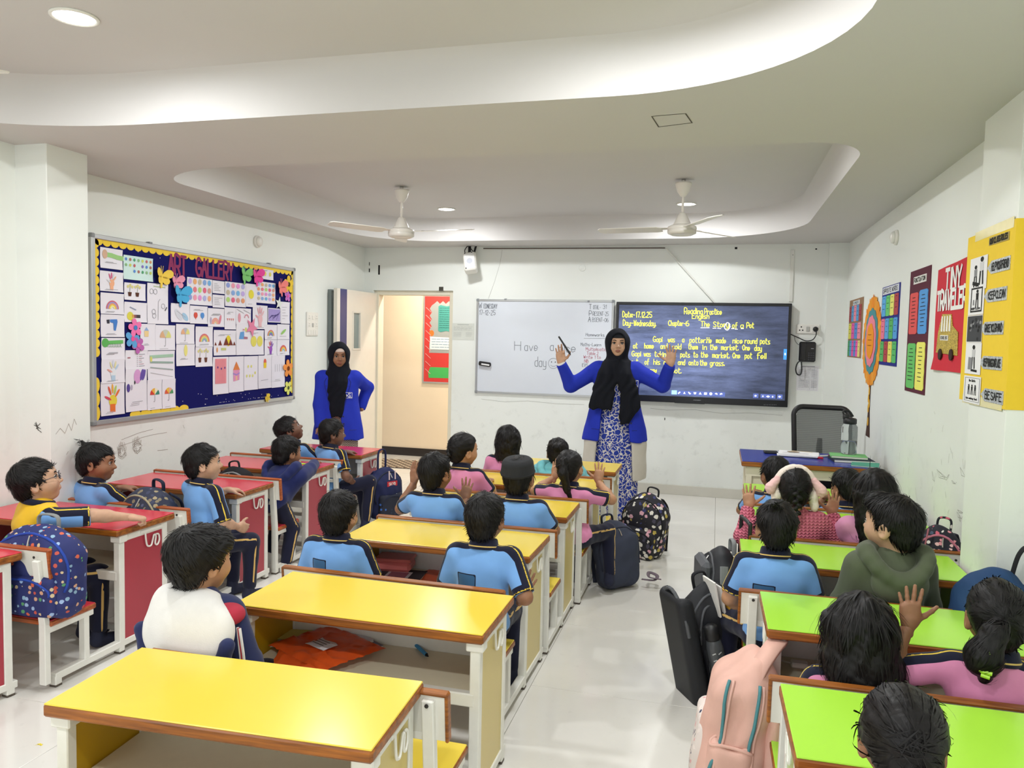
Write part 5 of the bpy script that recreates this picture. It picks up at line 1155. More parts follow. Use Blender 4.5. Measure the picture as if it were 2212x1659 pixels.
# the strip of black and white rule pictures
PICS = [((2097, 562), (2128, 620), 'people', 'printed picture of a standing and a kneeling figure, top of the picture strip'), ((2094, 622), (2122, 676), 'clean', 'printed keep clean sign with a figure and a litter bin'),
        ((2090, 684), (2118, 738), 'photo', 'dark printed photo of a crowd, middle of the picture strip'), ((2087, 742), (2115, 808), 'bag', 'printed picture of a child with a large case'), ((2083, 812), (2114, 873), 'walk', 'printed card be safe with three walking figures, lowest of the strip')]
for k, (tl, br, kd, lab) in enumerate(PICS):
    (a0, c1), (a1, c0) = rp(*tl, 1.07), rp(*br, 1.07); o = thing('rule_picture', lab, 'picture', (1.074, -a0, c0), RZR, 'black and white rule pictures'); W_, H_ = abs(a1 - a0), c1 - c0
    b = MB(); b.bx(-.008, -.0015, -.004, W_, -.0002, H_ + .003, PAPER); b.build('sheet', o)
    b = MB(); d = .002; G = cc('8c8c90'); X = lambda u, v: (u * W_, v * H_)
    def man(u, v, s, hd=DK, bd=None):
        b.fell(u * W_, (v + .36 * s) * H_, .10 * s * W_, .085 * s * H_, d + .0004, hd, 10); b.fpoly([X(u - .12 * s, v + .27 * s), X(u + .12 * s, v + .27 * s), X(u + .10 * s, v - .05 * s), X(u - .10 * s, v - .05 * s)], d + .0003, bd or G)
        for q in (-.07, .07): b.fline([X(u + q * s, v - .05 * s), X(u + q * 1.4 * s, v - .4 * s)], .05 * s * W_ * 1.6, d + .0003, DK)
    if kd == 'people': man(.7, .56, 1.0, DK, cc('d5d5d8')); man(.34, .42, .8, DK, G); b.fline([X(.2, .2), X(.55, .12)], .016, d, DK)
    elif kd == 'clean':
        for q in ((.12, .06, .9, .12), (.12, .9, .9, .96), (.12, .06, .18, .96), (.84, .06, .9, .96)): b.fpoly([X(q[0], q[1]), X(q[2], q[1]), X(q[2], q[3]), X(q[0], q[3])], d, DK)
        man(.56, .55, .75, DK, DK); b.fpoly([X(.27, .32), X(.38, .32), X(.36, .52), X(.28, .52)], d, G); b.ftext('KEEP CLEAN', W_ * .2, H_ * .16, H_ * .06, .003, d + .0003, DK, width=W_ * .6)
    elif kd == 'photo':
        b.fpoly([X(0, 0), X(1, 0), X(1, 1), X(0, 1)], d, cc('45464a'))
        for q in range(14): b.fell(rnd.uniform(.08, .92) * W_, rnd.uniform(.1, .9) * H_, .07 * W_, .07 * H_, d + .0003 + q * 1e-5, cc(rnd.choice(['1d1d20', '77787c', '9a9b9e', '2c2c30'])), 8)
    elif kd == 'bag': man(.52, .55, .9, DK, cc('c9c9cc')); b.fpoly([X(.18, .12), X(.44, .12), X(.46, .52), X(.2, .54)], d + .0005, G); b.fline([X(.4, .1), X(.78, .08)], .01, d, DK)
    else:
        for q in ((.04, .03, .96, .05), (.04, .95, .96, .97), (.04, .03, .07, .97), (.93, .03, .96, .97)): b.fpoly([X(q[0], q[1]), X(q[2], q[1]), X(q[2], q[3]), X(q[0], q[3])], d, G)
        [man(u, .5, .45, DK, DK) for u in (.3, .5, .7)]; b.ftext('Be Safe', W_ * .3, H_ * .82, H_ * .07, .0035, d, DK, width=W_ * .4); b.ftext('Use walking feet', W_ * .14, H_ * .12, H_ * .06, .0035, d, DK, width=W_ * .72)
    b.build('print', o)
# ------------------------------------------------------------------ smooth bodies: signed distance fields meshed into one continuous surface
def nrm(v): v = np.asarray(v, float); return v / (np.linalg.norm(v) + 1e-9)
def A3(*v): return np.array(v, np.float32)
def s_rc(a, b, ra, rb):                                            # tapered limb
    a = np.asarray(a, np.float32); b = np.asarray(b, np.float32); ba = b - a; L = max(1e-8, float(ba @ ba))
    def f(P):
        q = P - a; t = np.clip(q @ ba / L, 0, 1); q = q - t[:, None] * ba
        return np.sqrt((q * q).sum(1)) - (ra + (rb - ra) * t)
    return f
def s_el(c, r, R=None):                                            # ellipsoid
    c = np.asarray(c, np.float32); r = np.asarray(r, np.float32); RT = None if R is None else np.asarray(R, np.float32)
    def f(P):
        q = P - c
        if RT is not None: q = q @ RT
        q = q / r; k0 = np.sqrt((q * q).sum(1)); q = q / r; k1 = np.sqrt((q * q).sum(1)) + 1e-6
        return k0 * (k0 - 1) / k1
    return f
def s_box(c, h, rad, R=None, n=4.):                                # rounded box
    c = np.asarray(c, np.float32); h = np.asarray(h, np.float32) - rad; RT = None if R is None else np.asarray(R, np.float32)
    def f(P):
        q = P - c
        if RT is not None: q = q @ RT
        q = np.abs(q) - h
        return np.sqrt((np.maximum(q, 0) ** 2).sum(1)) + np.minimum(q.max(1), 0) - rad
    return f
def s_loft(zs, rx, ry, cx=None, cy=None):                           # upright body with an elliptic section that changes with height
    zs = np.asarray(zs, float); cx = cx if cx is not None else [0] * len(zs); cy = cy if cy is not None else [0] * len(zs)
    def f(P):
        z = P[:, 2]; a = np.interp(z, zs, rx); b = np.interp(z, zs, ry)
        u = (P[:, 0] - np.interp(z, zs, cx)) / a; v = (P[:, 1] - np.interp(z, zs, cy)) / b
        k = np.sqrt(u * u + v * v) + 1e-6; g = np.sqrt((u / a) ** 2 + (v / b) ** 2) + 1e-6
        d = k * (k - 1) / g
        return np.maximum(d, np.maximum(zs[0] - z, z - zs[-1])).astype(np.float32)
    return f
def smin(a, b, k):
    if k <= 0: return np.minimum(a, b)
    h = np.clip(.5 + .5 * (b - a) / k, 0, 1); return b + (a - b) * h - k * h * (1 - h)
def U(k, *fs):
    def f(P):
        d = fs[0](P)
        for g in fs[1:]: d = smin(d, g(P), k)
        return d
    return f
def SUB(f, g, k=0.):
    def h(P): return -smin(-f(P), g(P), k)
    return h
def CAP(f, cut, k=0.):                                             # keep where cut(P) <= 0
    def h(P): return -smin(-f(P), -cut(P), k)
    return h
def wrinkle(f, amp, fr, seed=0):
    g = np.random.default_rng(seed); D = g.normal(size=(5, 3)).astype(np.float32); D /= np.linalg.norm(D, axis=1)[:, None]; D *= (fr * np.array([.6, .8, 1., 1.3, 1.7]))[:, None]; ph = g.uniform(0, 6.28, 5)
    def h(P): return f(P) + amp * (np.sin(P @ D.T.astype(np.float32) + ph).sum(1) / 2.2)
    return h
def surf(f, lo, hi, h):
    """surface nets over a sparse grid"""
    lo = np.asarray(lo, np.float32); B = 6
    nb = np.ceil((np.asarray(hi) - lo) / (h * B)).astype(int) + 1; n = nb * B
    bi = np.stack(np.meshgrid(*[np.arange(k) for k in nb], indexing='ij'), -1).reshape(-1, 3)
    c = lo + (bi * B + (B - 1) / 2).astype(np.float32) * h
    d = f(c.astype(np.float32)); act = np.abs(d) < h * B * 1.25
    D = np.repeat(np.repeat(np.repeat(np.where(d < 0, -1., 1.).astype(np.float32).reshape(nb), B, 0), B, 1), B, 2)
    off = np.stack(np.meshgrid(*[np.arange(B)] * 3, indexing='ij'), -1).reshape(-1, 3)
    idx = (bi[act][:, None, :] * B + off[None]).reshape(-1, 3)
    if not len(idx): return np.zeros((0, 3)), np.zeros((0, 4), int)
    D[idx[:, 0], idx[:, 1], idx[:, 2]] = f((lo + idx.astype(np.float32) * h).astype(np.float32))
    S = D < 0
    cnt = sum(S[a:n[0] - 1 + a, b:n[1] - 1 + b, e:n[2] - 1 + e].astype(np.int8) for a in (0, 1) for b in (0, 1) for e in (0, 1))
    cells = np.argwhere((cnt > 0) & (cnt < 8)); vid = -np.ones(tuple(n - 1), np.int32); vid[tuple(cells.T)] = np.arange(len(cells))
    acc = np.zeros((len(cells), 3)); num = np.zeros(len(cells))
    cor = {}
    for a in (0, 1):
        for b in (0, 1):
            for e in (0, 1): cor[a, b, e] = D[cells[:, 0] + a, cells[:, 1] + b, cells[:, 2] + e]
    for ax in range(3):
        for p in (0, 1):
            for q in (0, 1):
                k0 = [p, q]; k0.insert(ax, 0); k1 = [p, q]; k1.insert(ax, 1)
                d0, d1 = cor[tuple(k0)], cor[tuple(k1)]; m = (d0 < 0) != (d1 < 0)
                t = np.where(m, d0 / np.where(m, d0 - d1, 1), 0)
                pt = np.zeros((len(cells), 3)); pt[:] = k0; pt[:, ax] = t
                acc += pt * m[:, None]; num += m
    V = lo + (cells + acc / num[:, None]) * h
    Q = []
    for ax in range(3):
        o1, o2 = [(1, 2), (2, 0), (0, 1)][ax]
        s0 = [slice(0, n[i] - 1) for i in range(3)]; s1 = list(s0); s1[ax] = slice(1, n[ax])
        s0[ax] = slice(0, n[ax] - 1)
        m = S[tuple(s0)] != S[tuple(s1)]; e = np.argwhere(m); e = e[(e[:, o1] > 0) & (e[:, o2] > 0)]
        q = []
        for (a, b) in ((-1, -1), (0, -1), (0, 0), (-1, 0)):
            k = e.copy(); k[:, o1] += a; k[:, o2] += b; q.append(vid[tuple(np.minimum(k, np.array(vid.shape) - 1).T)])
        q = np.stack(q, 1); fl = ~S[tuple(e.T)]; q[fl] = q[fl][:, ::-1]; Q.append(q)
    Q = np.concatenate(Q); return V, Q[(Q >= 0).all(1)]
def vnorm(V, Q):
    n = np.cross(V[Q[:, 2]] - V[Q[:, 0]], V[Q[:, 3]] - V[Q[:, 1]]); N = np.zeros_like(V)
    for k in range(4): np.add.at(N, Q[:, k], n)
    return N / (np.linalg.norm(N, axis=1)[:, None] + 1e-12)
def join(parts):
    V = []; Q = []; o = 0
    for v, q in parts: V.append(v); Q.append(q + o); o += len(v)
    return np.concatenate(V), np.concatenate(Q)
def rot(yaw=0, pitch=0, roll=0):                                    # yaw to the left, pitch up, roll to the right
    return np.array(Matrix.Rotation(yaw, 3, 'Z') @ Matrix.Rotation(pitch, 3, 'X') @ Matrix.Rotation(roll, 3, 'Y'))
def XF(f, c, R, s=1.):
    c = np.asarray(c, np.float32); R = np.asarray(R, np.float32)
    def g(P): return f(((P - c) @ R) / s) * s
    return g

# ------------------------------------------------------------------ materials of people
def skin_mat(name, c):
    t = NT(name); L = lin(c); n = t.noise(22, 4)
    t.col(t.mix(t.mapr(n, .3, .7), tuple(x * .86 for x in L), tuple(min(1, x * 1.08) for x in L)))
    t.rough(.5); t.b.inputs['Subsurface Weight'].default_value = .12; t.b.inputs['Subsurface Radius'].default_value = (.02, .008, .004); t.b.inputs['Subsurface Scale'].default_value = .3
    t.bump(t.noise(260, 2), .08, .0006); return t.m
SKIN = {'a': skin_mat('skin_tan', 'b98a68'), 'b': skin_mat('skin_brown', '9b6d50'), 'c': skin_mat('skin_light', 'cba083'), 'd': skin_mat('skin_deep', '77523f')}
def hair_mat(name, c, gl=.52):
    t = NT(name); co_ = t.coord(); L = lin(c)
    mp = t.n('ShaderNodeMapping'); mp.inputs['Scale'].default_value = (1, 1, .18); t.l(co_, mp.inputs[0])
    n = t.noise(130, 3, mp.outputs[0]); t.col(t.mix(n, tuple(x * .6 for x in L), tuple(x * 1.5 for x in L)))
    t.rough(gl); t.b.inputs['Specular IOR Level'].default_value = .28; t.bump(n, .35, .002); return t.m
HAIR = hair_mat('black_hair', '141212'); HAIRB = hair_mat('black_hair_sheen', '171414', .44)
EYEW = mat('eye_white', 'cfc4ba', .2, .02); IRIS = mat('dark_iris', '1c120d', .1, .05); BROW = mat('eyebrow_hair', '18130f', .8); LIPM = mat('lip_tone', '8a4640', .45, .05)
def cloth(name, base, navy='191b30', yel='eac84a', pat='3a648c', bump=.18):
    """uniform cloth: shoulder panels, piping and back patch drawn from distances stored on the mesh"""
    t = NT(name); L = lin(base); n = t.noise(8, 4)
    c = t.mix(t.mapr(n, .3, .7), tuple(x * .93 for x in L), tuple(min(1, x * 1.05) for x in L))
    def at(k): a = t.n('ShaderNodeAttribute', attribute_name=k); return a.outputs['Fac']
    p = at('patch'); c = t.mix(t.math('LESS_THAN', p, 0), c, lin(pat)); c = t.mix(t.math('LESS_THAN', t.math('ABSOLUTE', p), .0022), c, lin(navy))
    c = t.mix(t.math('LESS_THAN', at('panel'), 0), c, lin(navy)); c = t.mix(t.math('LESS_THAN', at('piping'), 0), c, lin(yel))
    t.col(c); t.rough(.85); t.b.inputs['Specular IOR Level'].default_value = .2; t.b.inputs['Sheen Weight'].default_value = .15
    t.bump(t.noise(420, 2), bump, .001); return t.m
CL = {'blue': cloth('sky_blue_polo', '79a9e2'), 'pink': cloth('pink_polo', 'e08fb6'), 'yellow': cloth('yellow_quilted_vest', 'eebf2a', yel='d6a41e'), 'navyhood': cloth('navy_fleece', '222a5c', yel='222a5c'),
      'olive': cloth('olive_sweatshirt', '59604c', navy='59604c', yel='59604c'), 'knit': None, 'teal': cloth('teal_puffer', '6fb6bd', navy='6fb6bd', yel='6fb6bd', bump=.05), 'mauve': cloth('mauve_longsleeve', 'd490b4', navy='1f2140'),
      'hoodwn': cloth('navy_jacket', '2a3158', yel='e7e3dd'), 'trousers': cloth('navy_trousers', '1b1d33', yel='d9b36a'), 'collar': cloth('navy_collar', '1a1c32', yel='e2c070')}
def knit_mat():
    t = NT('pink_cable_knit'); co_ = t.coord(); s = t.n('ShaderNodeSeparateXYZ'); t.l(co_, s.inputs[0])
    a = t.math('SINE', t.math('MULTIPLY', s.outputs[0], 330)); z = t.math('SINE', t.math('ADD', t.math('MULTIPLY', s.outputs[2], 420), t.math('MULTIPLY', a, 1.3)))
    h = t.math('ADD', t.math('MULTIPLY', a, .6), t.math('MULTIPLY', z, .6))
    t.col(t.mix(t.mapr(h, -1, 1), lin('b04f66'), lin('e07f92'))); t.rough(.9); t.bump(h, .8, .004); return t.m
CL['knit'] = knit_mat()
WHITEF = mat('white_lining', 'e6e3de', .9, .08, 18, bump=.2, bscale=300); SOCK = mat('dark_sock', '23263c', .9, .1, 60); SOCKW = mat('white_sock', 'dfdcd4', .9, .1, 60)

# ------------------------------------------------------------------ heads
def head_sdf(kid=True, ears=True):
    w = 1.0
    fs = [s_el((0, -.010, .020), (.072, .090, .082)), s_el((0, .018, -.025), (.060, .065, .075)), s_el((0, .045, -.080), (.028, .028, .022)), s_el((.034, .045, -.032), (.030, .034, .030)), s_el((-.034, .045, -.032), (.030, .034, .030)), s_el((0, .066, .028), (.045, .016, .020))]
    base = U(.03, *fs)
    nose = U(.008, s_rc((0, .078, .002), (0, .097, -.026), .006, .0105), s_el((.010, .088, -.030), (.008, .009, .007)), s_el((-.010, .088, -.030), (.008, .009, .007)))
    mouth = U(.006, s_el((0, .083, -.053), (.019, .008, .0052)), s_el((0, .081, -.062), (.017, .009, .006)))
    def f(P):
        d = base(P)
        for s in (-1, 1): d = -smin(-d, s_el((s * .030, .094, .002), (.017, .018, .011))(P), .012)
        d = smin(d, nose(P), .012); d = smin(d, mouth(P), .008)
        if ears:
            for s in (-1, 1):
                R = rot(-s * .45, 0, 0); e = s_el((s * .076, -.010, -.014), (.010, .021, .031), R)(P); e = -smin(-e, s_el((s * .086, -.004, -.012), (.007, .012, .020), R)(P), .004); d = smin(d, e, .008)
        return d
    return f
HEAD = head_sdf()
def face_bits(t, H, R, s, brows=True, lips=None):
    for k in (-1, 1):
        b = MB(); c = np.array((k * .030, .0755, .001)); n = 9; V = []; F = []; mi = []
        for i in range(n + 1):
            th = math.pi * i / n
            for j in range(12): ph = 2 * math.pi * j / 12; V.append(H + R @ ((c + (.0112) * np.array((math.sin(th) * math.cos(ph), math.cos(th), math.sin(th) * math.sin(ph)))) * s))
        for i in range(n): b.add([V[i * 12 + j] for j in range(12)] + [V[(i + 1) * 12 + j] for j in range(12)], [(j, 12 + j, 12 + (j + 1) % 12, (j + 1) % 12) for j in range(12)], IRIS if i < 2 else EYEW)
        b.build('eyeball', t, True)
        if brows:
            b = MB(); P = [H + R @ (np.array((k * x, y, z)) * s) for x, y, z in ((.012, .0875, .019), (.023, .087, .0245), (.035, .0825, .025), (.047, .071, .018))]
            b.tube(P, [.0026 * s, .0036 * s, .0034 * s, .0014 * s], BROW, 6); b.build('eyebrow', t, True)
            b = MB(); P = [H + R @ (np.array((k * x, y, z)) * s) for x, y, z in ((.018, .0838, .005), (.024, .0875, .0085), (.031, .0885, .0095), (.038, .0855, .008), (.044, .078, .004))]
            b.tube(P, .0021 * s, BROW, 5); b.build('eyelash', t, True)
    if lips:
        b = MB()
        for z0, dz in ((-.0535, .0035), (-.0605, -.0035)):
            P = [H + R @ (np.array((x, .0885 - 9. * x * x, z0 + dz * (1 - (x / .018) ** 2) * .5)) * s) for x in np.linspace(-.018, .018, 7)]
            b.tube(P, [.001 * s, .0032 * s, .0042 * s, .0038 * s, .0042 * s, .0032 * s, .001 * s], lips, 6)
        b.build('lips', t, True)

# hairstyles: (shape, hairline) in the frame of the head
def hair_sdf(style, seed=0):
    cap = U(.02, s_el((0, -.012, .024), (.083, .100, .092)), s_el((0, -.050, -.030), (.060, .052, .058)))
    def line(tab):
        ys, zs = zip(*tab)
        def cut(P): return (np.interp(P[:, 1], ys, zs) - P[:, 2]) * .85
        return cut
    if style in ('short', 'spiky', 'quiff'):
        f = cap
        if style == 'quiff': f = U(.03, cap, s_el((.01, .062, .075), (.062, .036, .036)))
        if style == 'spiky': f = U(.02, cap, s_rc((-.02, -.075, .09), (-.045, -.10, .112), .014, .004), s_rc((-.01, -.07, .095), (-.02, -.105, .122), .012, .003))
        tab = ((-.15, -.082), (-.06, -.076), (-.035, -.052), (-.02, -.022), (.012, -.016), (.022, -.006), (.040, .036), (.066, .047), (.12, .052))
    elif style == 'fringe':
        f = U(.03, cap, s_el((0, .045, .055), (.076, .058, .05)), s_el((0, -.03, .03), (.090, .090, .088)))
        tab = ((-.15, -.08), (-.06, -.072), (-.035, -.05), (-.02, -.012), (.02, -.012), (.034, .008), (.05, .022), (.075, .026), (.13, .03))
    elif style == 'bob':
        f = U(.03, cap, s_el((0, -.022, .005), (.093, .095, .11)), s_loft([-.14, -.10, -.02], [.088, .095, .085], [.07, .078, .08], None, [-.03, -.03, -.03]))
        tab = ((-.15, -.15), (-.0, -.14), (.02, -.12), (.035, -.06), (.045, .03), (.07, .05), (.12, .055))
    elif style == 'messy':
        f = U(.02, s_el((0, -.02, .01), (.098, .108, .108)), s_loft([-.15, -.12, -.06, 0], [.085, .108, .108, .09], [.06, .085, .09, .08], [.01, .008, 0, 0], [-.03, -.035, -.035, -.03]), s_el((-.075, -.03, .03), (.03, .04, .035)))
        f = wrinkle(f, .0045, 75, 5); tab = ((-.15, -.16), (-.0, -.16), (.02, -.13), (.035, -.06), (.045, .03), (.07, .05), (.12, .055))
    elif style == 'long':
        f = U(.03, cap, s_el((0, -.022, .010), (.092, .10, .10)), s_loft([-.22, -.16, -.08, 0], [.07, .092, .094, .085], [.03, .05, .075, .085], None, [-.075, -.06, -.04, -.03]))
        tab = ((-.15, -.24), (-.03, -.22), (.0, -.15), (.025, -.09), (.04, .0), (.055, .045), (.075, .055), (.12, .06))
    elif style in ('tied', 'braid', 'pony', 'bun', 'sidepony'):
        f = U(.02, s_el((0, -.012, .024), (.083, .100, .093)), s_el((0, -.052, -.028), (.060, .050, .058)))
        tab = ((-.15, -.085), (-.06, -.080), (-.04, -.06), (-.03, -.028), (.012, -.020), (.028, .01), (.045, .048), (.066, .058), (.12, .06))
        if style == 'pony': f = U(.012, f, s_el((0, -.112, .058), (.022, .024, .022)), s_rc((0, -.118, .055), (.004, -.140, -.02), .020, .030), s_rc((.004, -.140, -.02), (.018, -.120, -.12), .030, .024), s_rc((.018, -.120, -.12), (.034, -.10, -.185), .022, .007))
        if style == 'sidepony': f = U(.014, f, s_el((-.02, -.115, -.01), (.03, .03, .03)), s_rc((-.03, -.12, -.02), (-.055, -.125, -.09), .034, .05), s_rc((-.055, -.125, -.09), (-.045, -.10, -.15), .05, .02))
        if style == 'bun': f = U(.01, f, s_el((0, -.105, .045), (.03, .03, .03)))
        if style == 'tied': f = U(.012, f, s_rc((0, -.098, -.03), (0, -.115, -.10), .022, .026), s_rc((0, -.115, -.10), (0, -.10, -.2), .026, .01))
    elif style == 'capcut':
        f = cap; tab = ((-.15, -.076), (-.06, -.072), (-.035, -.05), (-.02, -.02), (.012, -.016), (.022, -.006), (.03, .03), (.066, .047), (.12, .052))
    cut = line(tab)
    low = lambda P: np.where(P[:, 1] < -.08, P[:, 2] * 0 - 1, 1.)     # tails behind the nape are not trimmed
    c2 = (lambda P: np.where((P[:, 1] < -.088) & (P[:, 2] < .03), -.02, cut(P)).astype(np.float32)) if style in ('pony', 'sidepony', 'tied') else cut
    return CAP(wrinkle(wrinkle(f, .0016, 170, seed), .0022, 70, seed + 3), c2, .004)
def strands(V, N, H, R, s, n, L, flow, seed, w=.0016, lift=.0012):
    """short tapered locks laid over the hair so that it reads as hair"""
    g = np.random.default_rng(seed); k = g.integers(0, len(V), n); P = V[k]; Nn = N[k]
    loc = (P - H) @ R / s
    if flow == 'whorl':
        d = loc - np.array((.01, -.05, .11)); d = d + .55 * np.stack([-d[:, 1], d[:, 0], d[:, 2] * 0], 1); d = d * np.array((1, 1, .9)) - np.array((0, -.015, .02))
    elif flow == 'down': d = np.stack([loc[:, 0] * .6, loc[:, 1] * .4, -np.ones(n) * .1], 1) + np.where(loc[:, 2:3] > .06, loc * np.array((1.6, .6, 0)), 0)
    else: d = np.array((0, -.12, .03)) - loc * np.array((1, 1, 1))
    d = (d @ R.T) + g.normal(size=(n, 3)) * .012; d -= (d * Nn).sum(1)[:, None] * Nn; d /= np.linalg.norm(d, axis=1)[:, None] + 1e-9
    sd = np.cross(d, Nn); LL = L * g.uniform(.6, 1.3, n)[:, None]; ww = w * s * g.uniform(.6, 1.4, n)[:, None]
    pts = []
    for u, hgt, wd in ((0, .0004, .5), (.4, lift, 1.), (.75, lift * 1.1, .8), (1., lift * g.uniform(.2, 1.6, n)[:, None], .12)):
        c = P + d * LL * u + Nn * (hgt - (LL * u) ** 2 / (2 * .10 * s)); pts += [c - sd * ww * wd, c + sd * ww * wd]
    VV = np.stack(pts, 1).reshape(-1, 3); base = (np.arange(n) * 8)[:, None]
    Q = np.concatenate([base + np.array([2 * i, 2 * i + 1, 2 * i + 3, 2 * i + 2]) for i in range(3)])
    return VV, Q
def braid(pts, r0, r1, n):
    C = catmull(pts, 12); fs = []
    for i in range(n):
        t = i / (n - 1); p = C[int(t * (len(C) - 1))]; r = r0 + (r1 - r0) * t; sd = 1 if i % 2 else -1
        fs.append(s_el(p + np.array((sd * r * .5, 0, 0)), (r * 1.0, r * .85, r * .72), rot(0, 0, sd * .6)))
    fs.append(s_rc(C[-1], C[-1] + np.array((0, 0, -.03)), r1 * .7, .003)); return U(.003, *fs)

# ------------------------------------------------------------------ hands: palm, four unequal fingers, thumb from the side
def hand_sdf(th, spread=.18, curl=(.15, .15, .15, .15), tcurl=.2, tout=.9):
    """wrist at the origin, fingers along +z, palm towards +y, thumb on the side th (-1 or 1); adult size"""
    fs = []; X = (.030, .011, -.009, -.027); Z = (.090, .094, .090, .080); Ln = (.070, .078, .072, .056); Rr = (.0092, .0096, .0092, .0080)
    palm = U(.016, *[s_rc((th * x * .55, 0, .006), (th * x, 0, z - .006), .0150, .0118) for x, z in zip(X, Z)], s_rc((th * .026, .004, .015), (th * .034, .004, .05), .014, .011), s_el((0, 0, .05), (.036, .012, .045)))
    fin = []
    for i in range(4):
        a = th * spread * (1.15, .35, -.45, -1.3)[i]; p = np.array((th * X[i], 0, Z[i] - .008)); cu = 0; d0 = np.array((math.sin(a), 0, math.cos(a))); r = Rr[i]
        for k, fr in enumerate((.46, .30, .24)):
            cu += curl[i] * (1., 1.15, .8)[k]; d = d0 * math.cos(cu) + np.array((0, 1, 0)) * math.sin(cu); q = p + d * Ln[i] * fr
            fin.append(s_rc(p, q, r, r * .9)); p = q; r *= .9
    p = np.array((th * .028, .004, .022)); d = nrm((th * tout, .25, .62)); r = .0125; tm = []
    for k, l in enumerate((.040, .034, .028)):
        q = p + d * l; tm.append(s_rc(p, q, r, r * .86)); p = q; r *= .86; d = nrm(d + np.array((-th * tcurl * .5, tcurl * .35, tcurl)))
    wr = s_rc((0, 0, -.035), (0, 0, .02), .020, .019)
    def f(P):
        d = smin(palm(P), wr(P), .02)
        for g in fin: d = smin(d, g(P), .004)
        e = U(.006, *tm)(P); return smin(d, e, .011)
    return f
POSES = {'open': dict(spread=.20, curl=(.10, .06, .08, .12), tcurl=.08, tout=1.0), 'relaxed': dict(spread=.07, curl=(.35, .38, .42, .45), tcurl=.3, tout=.7), 'flat': dict(spread=.10, curl=(.12, .12, .14, .16), tcurl=.2, tout=.7), 'fist': dict(spread=.03, curl=(1.15, 1.2, 1.2, 1.2), tcurl=.8, tout=.6),
         'pinch': dict(spread=.15, curl=(.75, .12, .08, .06), tcurl=.35, tout=.95), 'claw': dict(spread=.16, curl=(.3, .22, .25, .3), tcurl=.15, tout=.9)}
def hand_mesh(wrist, fwd, palm, th, pose, s, res):
    z = nrm(fwd); y = np.asarray(palm, float); y = nrm(y - (y @ z) * z); x = np.cross(y, z); R = np.stack([x, y, z], 1)
    f = hand_sdf(th, **POSES[pose]); V, Q = surf(f, (-.11, -.035, -.06), (.11, .10, .19), res / s)
    return V @ R.T * s + np.asarray(wrist), Q

def ik(sh, wr, la, lb, pole):
    sh = np.asarray(sh, float); wr = np.asarray(wr, float); d = wr - sh; L = np.linalg.norm(d); m = (la + lb) * .995
    if L > m: wr = sh + d * m / L; d = wr - sh; L = m
    a = (la * la - lb * lb + L * L) / (2 * L); h = math.sqrt(max(0, la * la - a * a)); u = d / L
    p = np.asarray(pole, float); p = nrm(p - (p @ u) * u); return sh + u * a + p * h, wr
